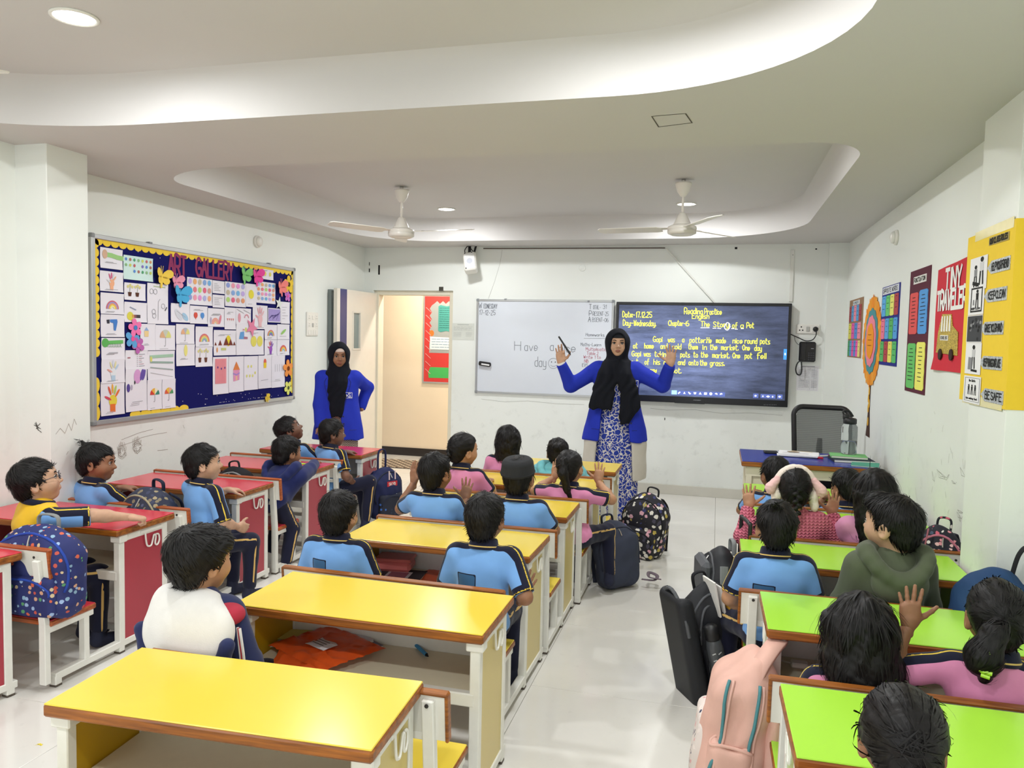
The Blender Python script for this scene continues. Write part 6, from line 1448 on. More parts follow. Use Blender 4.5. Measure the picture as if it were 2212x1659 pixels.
# ------------------------------------------------------------------ a seated child
def kid(label, loc, rz=0., s=1., lean=(0, .015), head=(0, 0, 0), hair='short', skin='a', top='blue', arms=None, legs=None, poles=None, sleeve=.62, patch=True, hood=None, vest=False, hmat=None, res=.0075, socks=SOCK, sil=1.0, nohands=(), extra=None, low=False, neckz=0., hs=1.0, hoff=(0, 0, 0)):
    t = thing('person', label, 'person', loc, rz, 'children at the desks')
    t.scale = (s, s, s)
    lx, ly = lean; c_, s_ = math.cos(-rz), math.sin(-rz)
    W2L = lambda p: np.array(((p[0] - loc[0]) * c_ - (p[1] - loc[1]) * s_, (p[0] - loc[0]) * s_ + (p[1] - loc[1]) * c_, p[2] - loc[2])) / s
    D2L = lambda d: np.array((d[0] * c_ - d[1] * s_, d[0] * s_ + d[1] * c_, d[2]))
    floor_z = -loc[2] / s
    NB = np.array((lx, ly, .405 + neckz)); HR = rot(*head); HC = NB + np.array((0, .014, .026)) + HR @ np.array((0, .0, .088)) * hs + np.array(hoff)
    # limbs
    SH = {-1: np.array((-.124 + lx, ly, .358 + neckz)), 1: np.array((.124 + lx, ly, .358 + neckz))}
    J = {}
    dflt = {-1: ((-.10, .235, .335), (.25, 1, -.1), (0, 0, -1), 'relaxed'), 1: ((.10, .235, .335), (-.25, 1, -.1), (0, 0, -1), 'relaxed')}
    arms = arms or {}
    for k in (-1, 1):
        a = arms.get(k, dflt[k])
        wr = W2L(a[0]) if len(a) > 4 and a[4] == 'w' else np.array(a[0], float)
        fw, pn = (D2L(a[1]), D2L(a[2])) if len(a) > 4 and a[4] == 'w' else (np.array(a[1], float), np.array(a[2], float))
        el, wr = ik(SH[k], wr, .175, .165, (poles or {}).get(k, (k * .6, -.25, -.8))); J[k] = (el, wr, fw, pn, a[3])
    dl = {-1: ((-.075, .265, .055), (-.08, .26, floor_z + .065)), 1: ((.075, .265, .055), (.08, .26, floor_z + .065))}
    legs = legs or {}
    for k in (-1, 1): dl[k] = legs.get(k, dl[k])
    HIP = {k: np.array((k * .058, 0, .078)) for k in (-1, 1)}
    def toe(k): an = np.array(dl[k][1]); kn = np.array(dl[k][0]); d = np.array((0, 1., 0)) if len(dl[k]) < 3 else np.array(dl[k][2], float); return an + nrm(d) * .095 + np.array((0, 0, -.035))
    # skin: one continuous body
    tor = [s_el((0, 0, .085), (.105, .078, .085)), s_el((lx * .5, ly * .5, .21 + neckz * .5), (.098, .068, .11)), s_el((lx * .85, ly * .85, .31 + neckz * .85), (.112, .072, .09)), s_rc(SH[-1] + A3(.02, 0, 0), SH[1] - A3(.02, 0, 0), .036, .036), s_rc(NB + A3(0, -.004, -.04), NB + A3(0, .0, .03), .046, .041)]
    lim = []
    for k in (-1, 1):
        el, wr = J[k][:2]; lim += [s_rc(SH[k], el, .036, .030), s_rc(el, el + (wr - el) * .35, .030, .0290), s_rc(el + (wr - el) * .35, wr, .0290, .0190)]
        kn, an = np.array(dl[k][0]), np.array(dl[k][1]); lim += [s_rc(HIP[k], kn, .052, .038), s_rc(kn, kn + (an - kn) * .35, .038, .036), s_rc(kn + (an - kn) * .35, an, .036, .022), s_rc(an + A3(0, -.008, -.025), toe(k), .024, .018)]
    body = U(.022, *(tor + lim))
    allp = np.array([SH[-1], SH[1]] + [J[k][i] for k in (-1, 1) for i in (0, 1)] + [np.array(dl[k][i]) for k in (-1, 1) for i in (0, 1)] + [toe(-1), toe(1)] + [(0, 0, 0)])
    lo, hi = allp.min(0) - .08, allp.max(0) + .08; lo[1] = min(lo[1], -.12); hi[1] = max(hi[1], .12); lo[0] = min(lo[0], -.2); hi[0] = max(hi[0], .2); hi[2] = max(hi[2], .45)
    parts = [surf(body, lo, hi, .0125)]
    neck = s_rc(NB + A3(0, -.004, -.06), HC + HR @ A3(0, -.024, -.05) * hs, .0455, .0425)
    hd = XF(HEAD, HC, HR, hs); hf = lambda P: smin(hd(P), neck(P), .022)
    parts.append(surf(hf, np.minimum(HC, NB) - .125, np.maximum(HC, NB) + .125, .0055))
    for k in (-1, 1):
        if k in nohands: continue
        el, wr, fw, pn, pose = J[k]; parts.append(hand_mesh(wr, fw, pn, -k if pose != 'x' else k, pose, .75, .0032 if pose in ('open', 'fist', 'flat') else .005))
    V, Q = join(parts); raw('body', V, Q, [SKIN[skin]], None, t, True)
    face_bits(t, HC, HR, hs, True)
    if not low: b = MB()
    # shirt with panels
    def sleeve_pts(k): el, wr = J[k][:2]; return SH[k], el, wr
    tp = [s_el((0, -.004, .082), (.124, .096, .090)), s_el((lx * .5, ly * .5, .2 + neckz * .5), (.113, .085, .12)), s_el((lx * .85, ly * .85, .305 + neckz * .85), (.134, .086, .10)), s_rc(SH[-1] + A3(.02, 0, .004), SH[1] + A3(-.02, 0, .004), .045, .045), s_rc(NB + A3(0, 0, -.05), NB + A3(0, .0, -.012), .062, .050)]
    sl = []; ends = {}
    for k in (-1, 1):
        a, el, wr = sleeve_pts(k)
        if sleeve <= 1: e = a + (el - a) * sleeve * 1.25 if sleeve < .8 else el; e = a + (el - a) * min(1, sleeve * 1.25); sl.append(s_rc(a, e, .046, .047)); ends[k] = (a, e)
        else: e = el + (wr - el) * (sleeve - 1); sl += [s_rc(a, el, .045, .037), s_rc(el, e, .037, .030)]; ends[k] = (el, e)
    body_s = U(.03, *tp)
    def tshirt(P):
        d = body_s(P)
        for k, g in zip((-1, 1), [U(.02, *sl[i * (len(sl) // 2):(i + 1) * (len(sl) // 2)]) for i in (0, 1)]):
            e = g(P); a, en = ends[k]; u = nrm(en - a); cut = ((P - en.astype(np.float32)) @ u.astype(np.float32)) - .004
            d = smin(d, np.maximum(e, cut), .03)
        return d
    sd = wrinkle(tshirt, .0022 if top not in ('teal',) else .001, 34, int(abs(loc[0] * 100 + loc[1] * 77)))
    if top == 'teal':
        f0 = sd; sd = lambda P: f0(P) - .026 - .008 * np.abs(np.sin(P[:, 2] * 62))
    if top in ('navyhood', 'olive', 'hoodwn', 'knit'): f1 = sd; sd = lambda P: f1(P) - (.010 if top != 'knit' else .007)
    sp = np.array([SH[-1], SH[1]] + [ends[k][i] for k in (-1, 1) for i in (0, 1)] + [(0, 0, -.01), (0, 0, .43)]); lo, hi = sp.min(0) - .085, sp.max(0) + .085; lo[1] = min(lo[1], -.14); hi[1] = max(hi[1], .14); lo[0] = min(lo[0], -.17); hi[0] = max(hi[0], .17)
    lo[2] = max(lo[2], -.05)
    V, Q = surf(sd, lo, hi, res); P = V
    panel = np.full(len(P), 9.); pip = np.full(len(P), 9.); pat = np.full(len(P), 9.)
    if top in ('blue', 'pink', 'mauve') or vest:
        for k in (-1, 1):
            a, el, wr = sleeve_pts(k); e = ends[k][1]; d = e - a; u = nrm(d); up = np.array((k * .5, -.12, .85)); up = nrm(up - (up @ u) * u) * .047
            pl = [NB + A3(k * .045, -.008, .002), a + A3(-k * .02, -.006, .052), a + up * 1.05 + u * .025, e + up]
            best = np.full(len(P), 9.); lat = np.full(len(P), 9.)
            ups = [nrm((k * .3, -.1, 1)), nrm((k * .2, -.1, 1)), up / np.linalg.norm(up), up / np.linalg.norm(up)]
            for i_, (p, q) in enumerate(zip(pl[:-1], pl[1:])):
                ba = q - p; tt = np.clip((P - p) @ ba / (ba @ ba), 0, 1); rr_ = P - p - tt[:, None] * ba; dd = np.linalg.norm(rr_, axis=1)
                uu = nrm(ups[i_] + ups[i_ + 1]); hh = rr_ @ uu; ll = np.linalg.norm(rr_ - hh[:, None] * uu, axis=1)
                lat = np.where((dd < best) & (hh > -.04), ll, np.where(dd < best, 9., lat)); best = np.minimum(best, dd)
            panel = np.minimum(panel, best - .036); pip = np.minimum(pip, lat - .0038)
            ca = (P - e) @ u; near = np.linalg.norm(P - e, axis=1) < .075
            if top != 'mauve':
                panel = np.minimum(panel, np.where(near, np.abs(ca + .012) - .014, 9)); pip = np.minimum(pip, np.where(near, np.abs(ca + .003) - .0028, 9))
        if top == 'mauve': panel[:] = 9.; pip[:] = 9.
    if patch and top in ('blue', 'pink', 'mauve'):
        x0, x1, z0, z1 = (patch if isinstance(patch, tuple) else (-.085, -.012, .19, .30)); dx = np.maximum(x0 - P[:, 0], P[:, 0] - x1); dz = np.maximum(z0 - P[:, 2], P[:, 2] - z1); pat = np.where(P[:, 1] < ly * .5, np.maximum(dx, dz), 9.)
    cm = CL['blue'] if vest else CL[top]
    raw('shirt' if top in ('blue', 'pink', 'mauve') else 'jacket' if top in ('teal', 'hoodwn') else 'sweater', V, Q, [cm], None, t, True, dict(panel=panel, piping=pip, patch=pat))
    if vest:
        f2 = wrinkle(body_s, .002, 45, 3); lo2, hi2 = np.array((-.18, -.15, -.06)), np.array((.18, .15, .46))
        vs = U(.03, *(tp + [s_loft([-.05, .05, .1], [.15, .14, .12], [.115, .11, .1])]))
        hole = U(0, *[s_rc(SH[k] + A3(k * .03, 0, 0), SH[k] + A3(k * .10, 0, -.03), .055, .07) for k in (-1, 1)])
        vf = SUB(lambda P: wrinkle(vs, .0022, 40, 4)(P) - .014, hole, .008); V, Q = surf(vf, lo2, hi2, res); n = len(V)
        raw('vest', V, Q, [CL['yellow']], None, t, True, dict(panel=np.full(n, 9.), piping=np.full(n, 9.), patch=np.full(n, 9.)))
        b = MB(); b.tube([NB + A3(.060 * math.cos(q), .055 * math.sin(q), .012 - .012 * math.sin(q)) for q in np.linspace(0, 2 * math.pi, 24, False)], .016, CL['yellow'], 8, True); b.build('vest_collar', t, True)
    # collar
    if top in ('blue', 'pink') and not vest:
        b = []; n = 28; V = []; prof = ((.061, -.022), (.0655, -.012), (.0652, -.0085), (.0645, -.005), (.0585, .018), (.053, .024), (.0485, .019), (.050, -.004))
        tilt = HR @ np.array((0, 0, 1.)) * .25
        for r, z in prof:
            for j in range(n): q = 2 * math.pi * j / n; V.append(NB + A3(r * math.cos(q), r * .95 * math.sin(q) - .002 + z * .25, z + .006 - .012 * math.sin(q)))
        Qs = np.array([(i * n + j, i * n + (j + 1) % n, (i + 1) * n + (j + 1) % n, (i + 1) * n + j) for i in range(len(prof) - 1) for j in range(n)])
        # extra rings carry the thin piping line near the lower edge
        raw('collar', np.array(V), Qs, [CL['collar']], None, t, True, dict(panel=np.full(len(V), 9.), piping=np.repeat([.01, .0012, -.0022, .0012, .02, .03, .03, .03], n), patch=np.full(len(V), 9.)))
    # trousers
    tf = [s_el((0, 0, .065), (.122, .098, .075))]
    for k in (-1, 1):
        kn, an = np.array(dl[k][0]), np.array(dl[k][1]); tf += [s_rc(HIP[k], kn, .063, .050), s_rc(kn, an + (kn - an) * .12, .050, .038)]
    tr = wrinkle(U(.022, *tf), .0018, 55, 9); lp = np.array([np.array(dl[k][i]) for k in (-1, 1) for i in (0, 1)] + [(-.13, -.1, 0), (.13, .1, .14)]); V, Q = surf(tr, lp.min(0) - .06, lp.max(0) + .06, .0115)
    pip = np.full(len(V), 9.)
    for k in (-1, 1):
        kn, an = np.array(dl[k][0]), np.array(dl[k][1]); o = nrm((k, 0, .45)); pl = [HIP[k] + o * .062, kn + o * .051, an + nrm((k, 0, 0)) * .040]
        for p, q in zip(pl[:-1], pl[1:]): ba = q - p; tt = np.clip((V - p) @ ba / (ba @ ba), 0, 1); pip = np.minimum(pip, np.linalg.norm(V - p - tt[:, None] * ba, axis=1) - .0062)
    raw('trousers', V, Q, [CL['trousers']], None, t, True, dict(panel=np.full(len(V), 9.), piping=pip, patch=np.full(len(V), 9.)))
    for k in (-1, 1):
        an = np.array(dl[k][1]); kn = np.array(dl[k][0]); tt = toe(k)
        V, Q = surf(U(.015, s_rc(an + (kn - an) * .2, an + A3(0, -.006, -.02), .033, .033), s_rc(an + A3(0, -.010, -.028), tt, .032, .027)), np.minimum(np.minimum(an, tt), an + (kn - an) * .2) - .045, np.maximum(np.maximum(an, tt), an + (kn - an) * .2) + .045, .008)
        raw('sock', V, Q, [socks], None, t, True)
    # hair
    if hair:
        hp = XF(hair_sdf(hair, int(abs(loc[1]) * 10)), HC, HR, hs)
        V, Q = surf(hp, HC - .27 * hs, HC + .15 * hs, .0052); N = vnorm(V, Q)
        fl = {'short': 'whorl', 'spiky': 'whorl', 'quiff': 'whorl', 'fringe': 'whorl', 'capcut': 'down', 'bob': 'down', 'messy': 'down', 'long': 'down'}.get(hair, 'back')
        n = {'messy': 1700, 'long': 900, 'bob': 600, 'tied': 500, 'pony': 500, 'braid': 500}.get(hair, 1300); L = {'messy': .07, 'long': .09, 'bob': .06, 'tied': .06, 'pony': .05, 'braid': .05}.get(hair, .032)
        SV, SQ = strands(V, N, HC, HR, hs, n, L * hs, fl, 3, lift=.0035 if hair == 'messy' else .0012 if fl == 'back' else .003)
        if hair == 'braid':
            bv = [XF(braid([(0, -.098, .03), (0, -.118, -.03), (0, -.122, -.09), (0, -.112, -.16)], .021, .013, 11), HC, HR, hs)]; V2, Q2 = surf(bv[0], HC - .26, HC + .15, .0045); V, Q = join([(V, Q), (V2, Q2)])
        if hair == 'bun': pass
        V, Q = join([(V, Q), (SV, SQ)]); raw('hair', V, Q, [hmat or HAIR], None, t, True)
    # hood lying on the shoulders
    if hood:
        hc = NB + A3(0, -.062, -.030); om = {'white': WHITEF}.get(hood)
        if hood == 'white':
            f = U(.03, s_el(NB + A3(.04, -.085, -.085), (.172, .066, .125), rot(0, -.35, 0)), s_rc(NB + A3(-.075, -.035, -.02), NB + A3(.075, -.035, -.02), .055, .055)); V, Q = surf(wrinkle(f, .0045, 34, 2), NB - .26, NB + .24, .0075); raw('hood', V, Q, [WHITEF], None, t, True)
            f = U(.02, *[s_rc(NB + A3(.04 + .172 * math.cos(q0), -.105, -.095 + .115 * math.sin(q0)), NB + A3(.04 + .172 * math.cos(q1), -.105, -.095 + .115 * math.sin(q1)), .024, .024) for q0, q1 in zip(np.linspace(math.pi, 2 * math.pi, 7)[:-1], np.linspace(math.pi, 2 * math.pi, 7)[1:])]); V, Q = surf(f, NB - .27, NB + .2, .008); n = len(V)
            raw('hood_edge', V, Q, [CL['hoodwn']], None, t, True, dict(panel=np.full(n, 9.), piping=np.full(n, 9.), patch=np.full(n, 9.)))
        else:
            ringp = [NB + A3(.112 * math.cos(q), .082 * math.sin(q) - .035, .022 - .095 * max(0, -math.sin(q)) ** 1.5) for q in np.linspace(0, 2 * math.pi, 19)]
            f = U(.015, s_el(NB + A3(0, -.085, -.085), (.11, .05, .085), rot(0, -.3, 0)), *[s_rc(p, q, .030, .030) for p, q in zip(ringp[:-1], ringp[1:])])
            f = SUB(f, s_el(NB + A3(0, -.062, .012), (.078, .050, .060), rot(0, -.5, 0)), .012); V, Q = surf(wrinkle(f, .0026, 44, 6), NB - .24, NB + .2, .0065); n = len(V)
            raw('hood', V, Q, [CL[hood]], None, t, True, dict(panel=np.full(n, 9.), piping=np.full(n, 9.), patch=np.full(n, 9.)))
    t['hc'] = [float(x) for x in HC]
    if extra: extra(t, HC, HR, hs, NB, J)
    return t
# ------------------------------------------------------------------ who sits where (bench height .31)
def hp(px, py, y): return ony(px, py, y)                            # a hand seen at a pixel, at depth y
UP = (0, 0, 1)
def raised(k, px, py, y, fwd=(0, .05, 1), palm=(0, 1, 0), pose='open'): p = hp(px, py, y); return (tuple(p), fwd, palm, pose, 'w')
RG = math.radians
def glasses(t, H, R, s, NB, J):
    b = MB(); fm = mat('spectacle_frame', '3a3d48', .3, metal=.3)
    for k in (-1, 1):
        b.tube([H + R @ (np.array((k * .031 + .02 * math.cos(a), .101 - .3 * abs(.02 * math.cos(a)), .0 + .015 * math.sin(a))) * s) for a in np.linspace(0, 6.28, 14, False)], .0016, fm, 5, True)
        b.tube([H + R @ (np.array(p) * s) for p in ((k * .051, .095, .004), (k * .07, .06, .006), (k * .08, .0, .0), (k * .08, -.012, -.008))], .0015, fm, 5)
    b.tube([H + R @ (np.array(p) * s) for p in ((-.011, .101, .003), (0, .104, .005), (.011, .101, .003))], .0015, fm, 5); b.build('glasses', t, True)
def skullcap(t, H, R, s, NB, J):
    cm = mat('black_cap_cloth', '232427', .9, .1, 120, bump=.25, bscale=500)
    f = lambda P: XF(U(.012, s_loft([.022, .03, .085, .102], [.089, .090, .082, .066], [.108, .109, .10, .08], None, [-.012] * 4), s_el((0, -.012, .09), (.078, .095, .024))), H, R @ rot(0, .12, 0), s)(P)
    V, Q = surf(f, H - .14, H + .16, .005); raw('cap', V, Q, [cm], None, t, True)
    b = MB(); b.tube([H + R @ rot(0, .12, 0) @ (np.array((.0905 * math.cos(a), -.012 + .1095 * math.sin(a), .034)) * s) for a in np.linspace(0, 6.28, 32, False)], .0022, cm, 6, True); b.build('cap_seam', t, True)
def earmuffs(t, H, R, s, NB, J):
    cr = mat('cream_plush', 'f3e4d8', .95, .08, 90, bump=.5, bscale=260); pk = mat('pink_plush', 'f0c3c0', .95, .08, 90, bump=.5, bscale=260)
    P = [H + R @ (np.array((.089 * math.cos(a), -.008, .016 + .098 * math.sin(a))) * s) for a in np.linspace(-.25, math.pi + .25, 20)]
    f = U(.01, *[s_rc(p, q, .017, .017) for p, q in zip(P[:-1], P[1:])]); V, Q = surf(wrinkle(f, .0012, 260, 2), H - .16, H + .16, .005); raw('headband', V, Q, [cr], None, t, True)
    for k in (-1, 1):
        f = U(.012, s_el(H + R @ A3(k * .088, -.012, -.03) * s, (.028, .040, .042)), s_el(H + R @ A3(k * .096, -.024, -.075) * s, (.022, .028, .03))); V, Q = surf(wrinkle(f, .0012, 260, 3), H - .19, H + .19, .005); raw('ear_pad', V, Q, [cr], None, t, True)
        f = U(.008, s_rc(H + R @ A3(k * .090, -.024, .050) * s, H + R @ A3(k * .124, -.04, .010) * s, .020, .026), s_el(H + R @ A3(k * .124, -.045, .004) * s, (.024, .014, .03))); V, Q = surf(wrinkle(f, .0012, 260, 4), H - .2, H + .2, .005); raw('plush_ear', V, Q, [pk], None, t, True)
    f = s_rc(H + R @ A3(-.100, -.03, -.08) * s, H + R @ A3(-.096, -.06, -.145) * s, .016, .012); V, Q = surf(f, H - .24, H + .2, .005); raw('plush_paw', V, Q, [cr], None, t, True)
def lettered(t, H, R, s, NB, J):
    b = MB(); m_ = mat('navy_flock_print', '1c2547', .9); fr = frame((-.0, -.099, .115), (1, 0, 0), (0, 0, 1), (0, -1, 0))
    fr2 = lambda u, v, d: (u, -.101 + 2.6 * u * u - d, .155 + v)
    b.ftext('SU', -.075, .0, .085, .014, .006, m_, fr2, sp=.9, width=.14, k=6); b.build('back_lettering', t)
def hairclips(t, H, R, s, NB, J):
    b = MB(); lime = mat('lime_clip', 'b6e63a', .4)
    for p, q in (((-.075, -.15, -.07), (-.045, -.165, -.064)), ((-.07, -.16, -.115), (-.04, -.17, -.118)), ((-.066, -.162, -.127), (-.045, -.168, -.13))): b.tube([H + R @ (np.array(p) * s), H + R @ (np.array(q) * s)], .006, lime, 6)
    b.build('hair_clip', t)
def stripes(t, H, R, s, NB, J):
    el, wr = J[1][:2];     b = MB()
    for k, c in enumerate(('e8e4e0', 'b8323c', 'e8e4e0')): b.tube([NB + A3(.20 + .006 * k, -.045 - .002 * k, -.06), NB + A3(.215 + .006 * k, -.05, -.14), NB + A3(.22 + .006 * k, -.045, -.22)], .0045, mat('stripe_' + c, c, .9), 6)
    b.build('sleeve_stripe', t)
    f = s_el(NB + A3(.15, -.03, -.03), (.055, .05, .035)); V, Q = surf(f, NB - .1, NB + .2, .008); raw('red_yoke', V, Q, [mat('red_yoke_cloth', 'b02c40', .9, .1)], None, t, True)
Zs = .312
def fit(top, s=.98): return dict(s=s, neckz=(top - .312) / s - .637)
LAP = {-1: ((-.09, .17, .15), (.5, .8, -.3), (0, 0, -1), 'relaxed'), 1: ((.09, .17, .15), (-.5, .8, -.3), (0, 0, -1), 'relaxed')}
kid('boy in a yellow vest over a blue uniform shirt, arm along the red desk', (-3.10, 2.87, Zs), RG(-24), lean=(.02, .02), head=(RG(-20), RG(14), 0), hair='short', skin='c', arms={1: (tuple(onz(352, 1116, .655)), (.75, .75, -.25), (0, 0, -1), 'fist', 'w'), -1: ((-.05, .24, .32), (.6, .8, 0), (0, 0, -1), 'flat')}, poles={1: (.3, -.5, .6)}, vest=True, patch=False, extra=glasses, sleeve=.74, **fit(.98, 1.0))
kid('boy with tufted black hair looking towards the screen in front of the wall scribbles', (-3.375, 3.52, Zs), RG(-18), lean=(0, .01), head=(RG(-48), RG(-2), 0), hair='spiky', skin='b', patch=False, **fit(.945))
kid('boy with navy letters on the back of his light blue shirt', (-2.79, 3.68, Zs), RG(-22), lean=(0, .01), head=(RG(-28), RG(4), 0), hair='short', skin='c', arms={1: ((.13, .16, .16), (-.2, 1, -.4), (-1, 0, 0), 'relaxed')}, legs={1: ((.11, .26, .05), (.12, .24, -.24))}, patch=False, extra=lettered, sleeve=.78, **fit(.955))
kid('child in a navy hooded fleece leaning over a red desk', (-2.85, 4.47, .40), RG(-8), s=1.0, lean=(.0, .15), head=(RG(-15), RG(-2), 0), hair='short', skin='b', top='navyhood', arms={1: (tuple(onz(694, 988, .665)), (-.3, 1, 0), (0, 0, -1), 'flat', 'w'), -1: ((-.10, .36, .22), (.6, .7, 0), (0, 0, -1), 'relaxed')}, legs={1: ((.10, .10, -.14), (.13, .0, -.36)), -1: ((-.07, .2, -.05), (-.10, .10, -.35))}, poles={1: (.9, -.2, .1)}, hood='navyhood', sleeve=1.85, patch=False, socks=SOCKW, nohands=(-1,), neckz=-.15)
kid('boy at the front red desk tipping his head back to look up', (-3.20, 5.34, Zs), RG(-15), lean=(.0, .0), head=(RG(-42), RG(30), 0), hair='short', skin='d', patch=False, **fit(.95))
kid('boy in blue uniform stretching his leg into the aisle at the front red desk', (-2.86, 5.30, Zs), RG(-25), lean=(0, .01), head=(RG(-25), RG(0), 0), hair='short', skin='d', arms={1: ((.15, .12, .13), (-.2, 1, -.3), (-1, 0, 0), 'relaxed')}, legs={1: ((.20, .24, .13), (.20, .20, -.20)), -1: ((.07, .27, .06), (.08, .3, -.24))}, patch=False, **fit(.935))
kid('child in a navy jacket with a large white hood lying on the back', (-1.62, 2.10, Zs), RG(-6), lean=(.0, .02), head=(RG(-14), RG(0), 0), hair='fringe', skin='a', top='hoodwn', hood='white', sleeve=1.9, patch=False, extra=stripes, arms=LAP, **fit(.95, 1.0))
kid('boy in blue uniform with navy patch, left seat behind the coral box', (-1.60, 3.03, Zs), 0, lean=(0, .01), head=(RG(-2), 0, 0), hair='short', skin='a', arms=LAP, **fit(.90, .96))
kid('boy on the right seat beside the open book, spread fingers at his side', (-.92, 3.03, Zs), RG(2), lean=(0, .01), head=(RG(-8), 0, 0), hair='short', skin='b', arms={1: (tuple(hp(1127, 1290, 3.12)), (.35, .2, .9), (-.3, .9, .1), 'open', 'w'), -1: LAP[-1]}, poles={1: (.5, -.7, -.6)}, patch=(-.095, -.012, .18, .30), sleeve=.72, **fit(.94))
kid('boy in blue shirt holding both hands up, behind the girl with the braid', (-1.44, 3.81, Zs), RG(-4), lean=(0, .01), head=(RG(-12), RG(4), 0), hair='short', skin='b', arms={-1: raised(-1, 894, 1042, 3.98, (-.1, .1, 1), (.55, .8, 0)), 1: raised(1, 1006, 1078, 4.02, (.05, .15, 1), (-.2, .95, 0))}, poles={-1: (-.3, -.3, -.8), 1: (.4, -.2, -.8)}, **fit(.97))
kid('boy wearing a black skullcap at the yellow desks', (-.98, 3.81, Zs), 0, lean=(0, .01), head=(RG(-2), 0, 0), hair='capcut', skin='b', extra=skullcap, **fit(.975))
kid('girl in pink with a side braid at the yellow desks', (-1.55, 4.58, Zs), RG(-6), lean=(0, .01), head=(RG(-30), 0, RG(4)), hair='braid', skin='a', top='pink', **fit(.98))
kid('girl in pink with a high ponytail raising both open hands', (-.81, 4.57, Zs), RG(-14), lean=(-.045, .01), head=(RG(6), 0, RG(-4)), hair='pony', skin='a', top='pink', arms={-1: raised(-1, 1198, 1030, 4.72, (.1, .1, 1), (.35, .9, 0)), 1: raised(1, 1293, 1040, 4.75, (.06, .1, 1), (-.2, .95, 0))}, legs={1: ((.13, .25, .07), (.17, .20, -.22))}, poles={-1: (-.8, -.1, -.6), 1: (.9, -.1, -.6)}, **fit(.91, .97))
kid('girl with a smooth black bob at the far yellow desk', (-1.45, 5.33, Zs), 0, lean=(0, .01), head=(RG(2), 0, 0), hair='bob', skin='b', top='pink', **fit(.95))
kid('girl in a teal puffer jacket at the far yellow desk', (-1.08, 5.33, Zs), 0, lean=(0, .0), head=(RG(4), RG(-6), 0), hair='bun', skin='a', top='teal', sleeve=1.85, patch=False, hood='teal', **fit(.88, .96))
kid('boy at the front green desk, half hidden by the pink earmuffs', (.36, 4.83, Zs), 0, lean=(0, .01), head=(RG(24), 0, 0), hair='short', skin='b', **fit(.91))
kid('girl in a pink cable-knit sweater and plush earmuffs raising both hands', (.40, 4.06, Zs), 0, lean=(0, .01), head=(RG(2), 0, 0), hair='braid', skin='a', top='knit', arms={-1: raised(-1, 1617, 1095, 4.2, (-.05, .1, 1), (.2, .95, 0)), 1: raised(1, 1797, 1110, 4.2, (.12, .1, 1), (-.3, .9, 0))}, poles={-1: (-.35, -.3, -.9), 1: (.35, -.3, -.9)}, sleeve=1.9, patch=False, extra=earmuffs, **fit(.965))
kid('boy with dark hair at the front green desk by the wall', (.77, 4.83, Zs), 0, lean=(0, .02), head=(RG(28), RG(-8), 0), hair='short', skin='b', patch=False, **fit(.86))
kid('girl with long straight black hair in a mauve top', (.77, 4.06, Zs), RG(4), lean=(0, .01), head=(RG(2), 0, 0), hair='long', skin='a', top='mauve', sleeve=1.9, patch=(-.06, .05, .19, .29), hs=1.08, **fit(.965))
kid('boy in blue uniform beside the black trolley bag, seen from behind', (.26, 3.28, Zs), RG(4), lean=(0, .015), head=(RG(2), 0, 0), hair='spiky', skin='a', arms={-1: ((-.10, .16, .12), (.2, .9, -.5), (1, 0, 0), 'relaxed'), 1: LAP[1]}, legs={-1: ((-.16, .22, .05), (-.16, .2, -.22))}, patch=(-.092, -.008, .14, .30), **fit(.945))
kid('boy in an olive hooded sweatshirt turning his head left', (.70, 3.28, Zs), RG(12), lean=(0, .02), head=(RG(40), RG(2), 0), hair='quiff', skin='c', top='olive', hood='olive', sleeve=1.9, patch=False, hs=1.08, arms=LAP, **fit(.985, 1.0))
kid('girl with loose messy shoulder-length hair in a pink shirt', (.45, 2.46, Zs - .02), RG(-4), lean=(0, .03), head=(RG(4), RG(-10), 0), hair='messy', skin='b', top='pink', patch=(-.09, .0, .16, .235), hs=1.08, arms=LAP, **fit(.83, .98))
kid('girl in pink uniform raising one hand at the right edge', (.81, 2.45, Zs), RG(-6), lean=(.0, .02), head=(RG(0), RG(-4), 0), hair='sidepony', skin='b', top='pink', arms={-1: (tuple(hp(1963, 1350, 2.52)), (.02, .05, 1), (.0, .98, 0), 'open', 'w'), 1: LAP[1]}, poles={-1: (-.5, -.1, -.8)}, extra=hairclips, sleeve=.8, patch=(-.04, .06, .17, .27), **fit(.915))
kid('child with dark hair pulled back, only the head showing at the bottom', (.39, 1.65, Zs), 0, lean=(0, .0), head=(RG(0), RG(-6), 0), hair='tied', skin='b', top='pink', hmat=HAIRB, arms=LAP, **fit(.90))
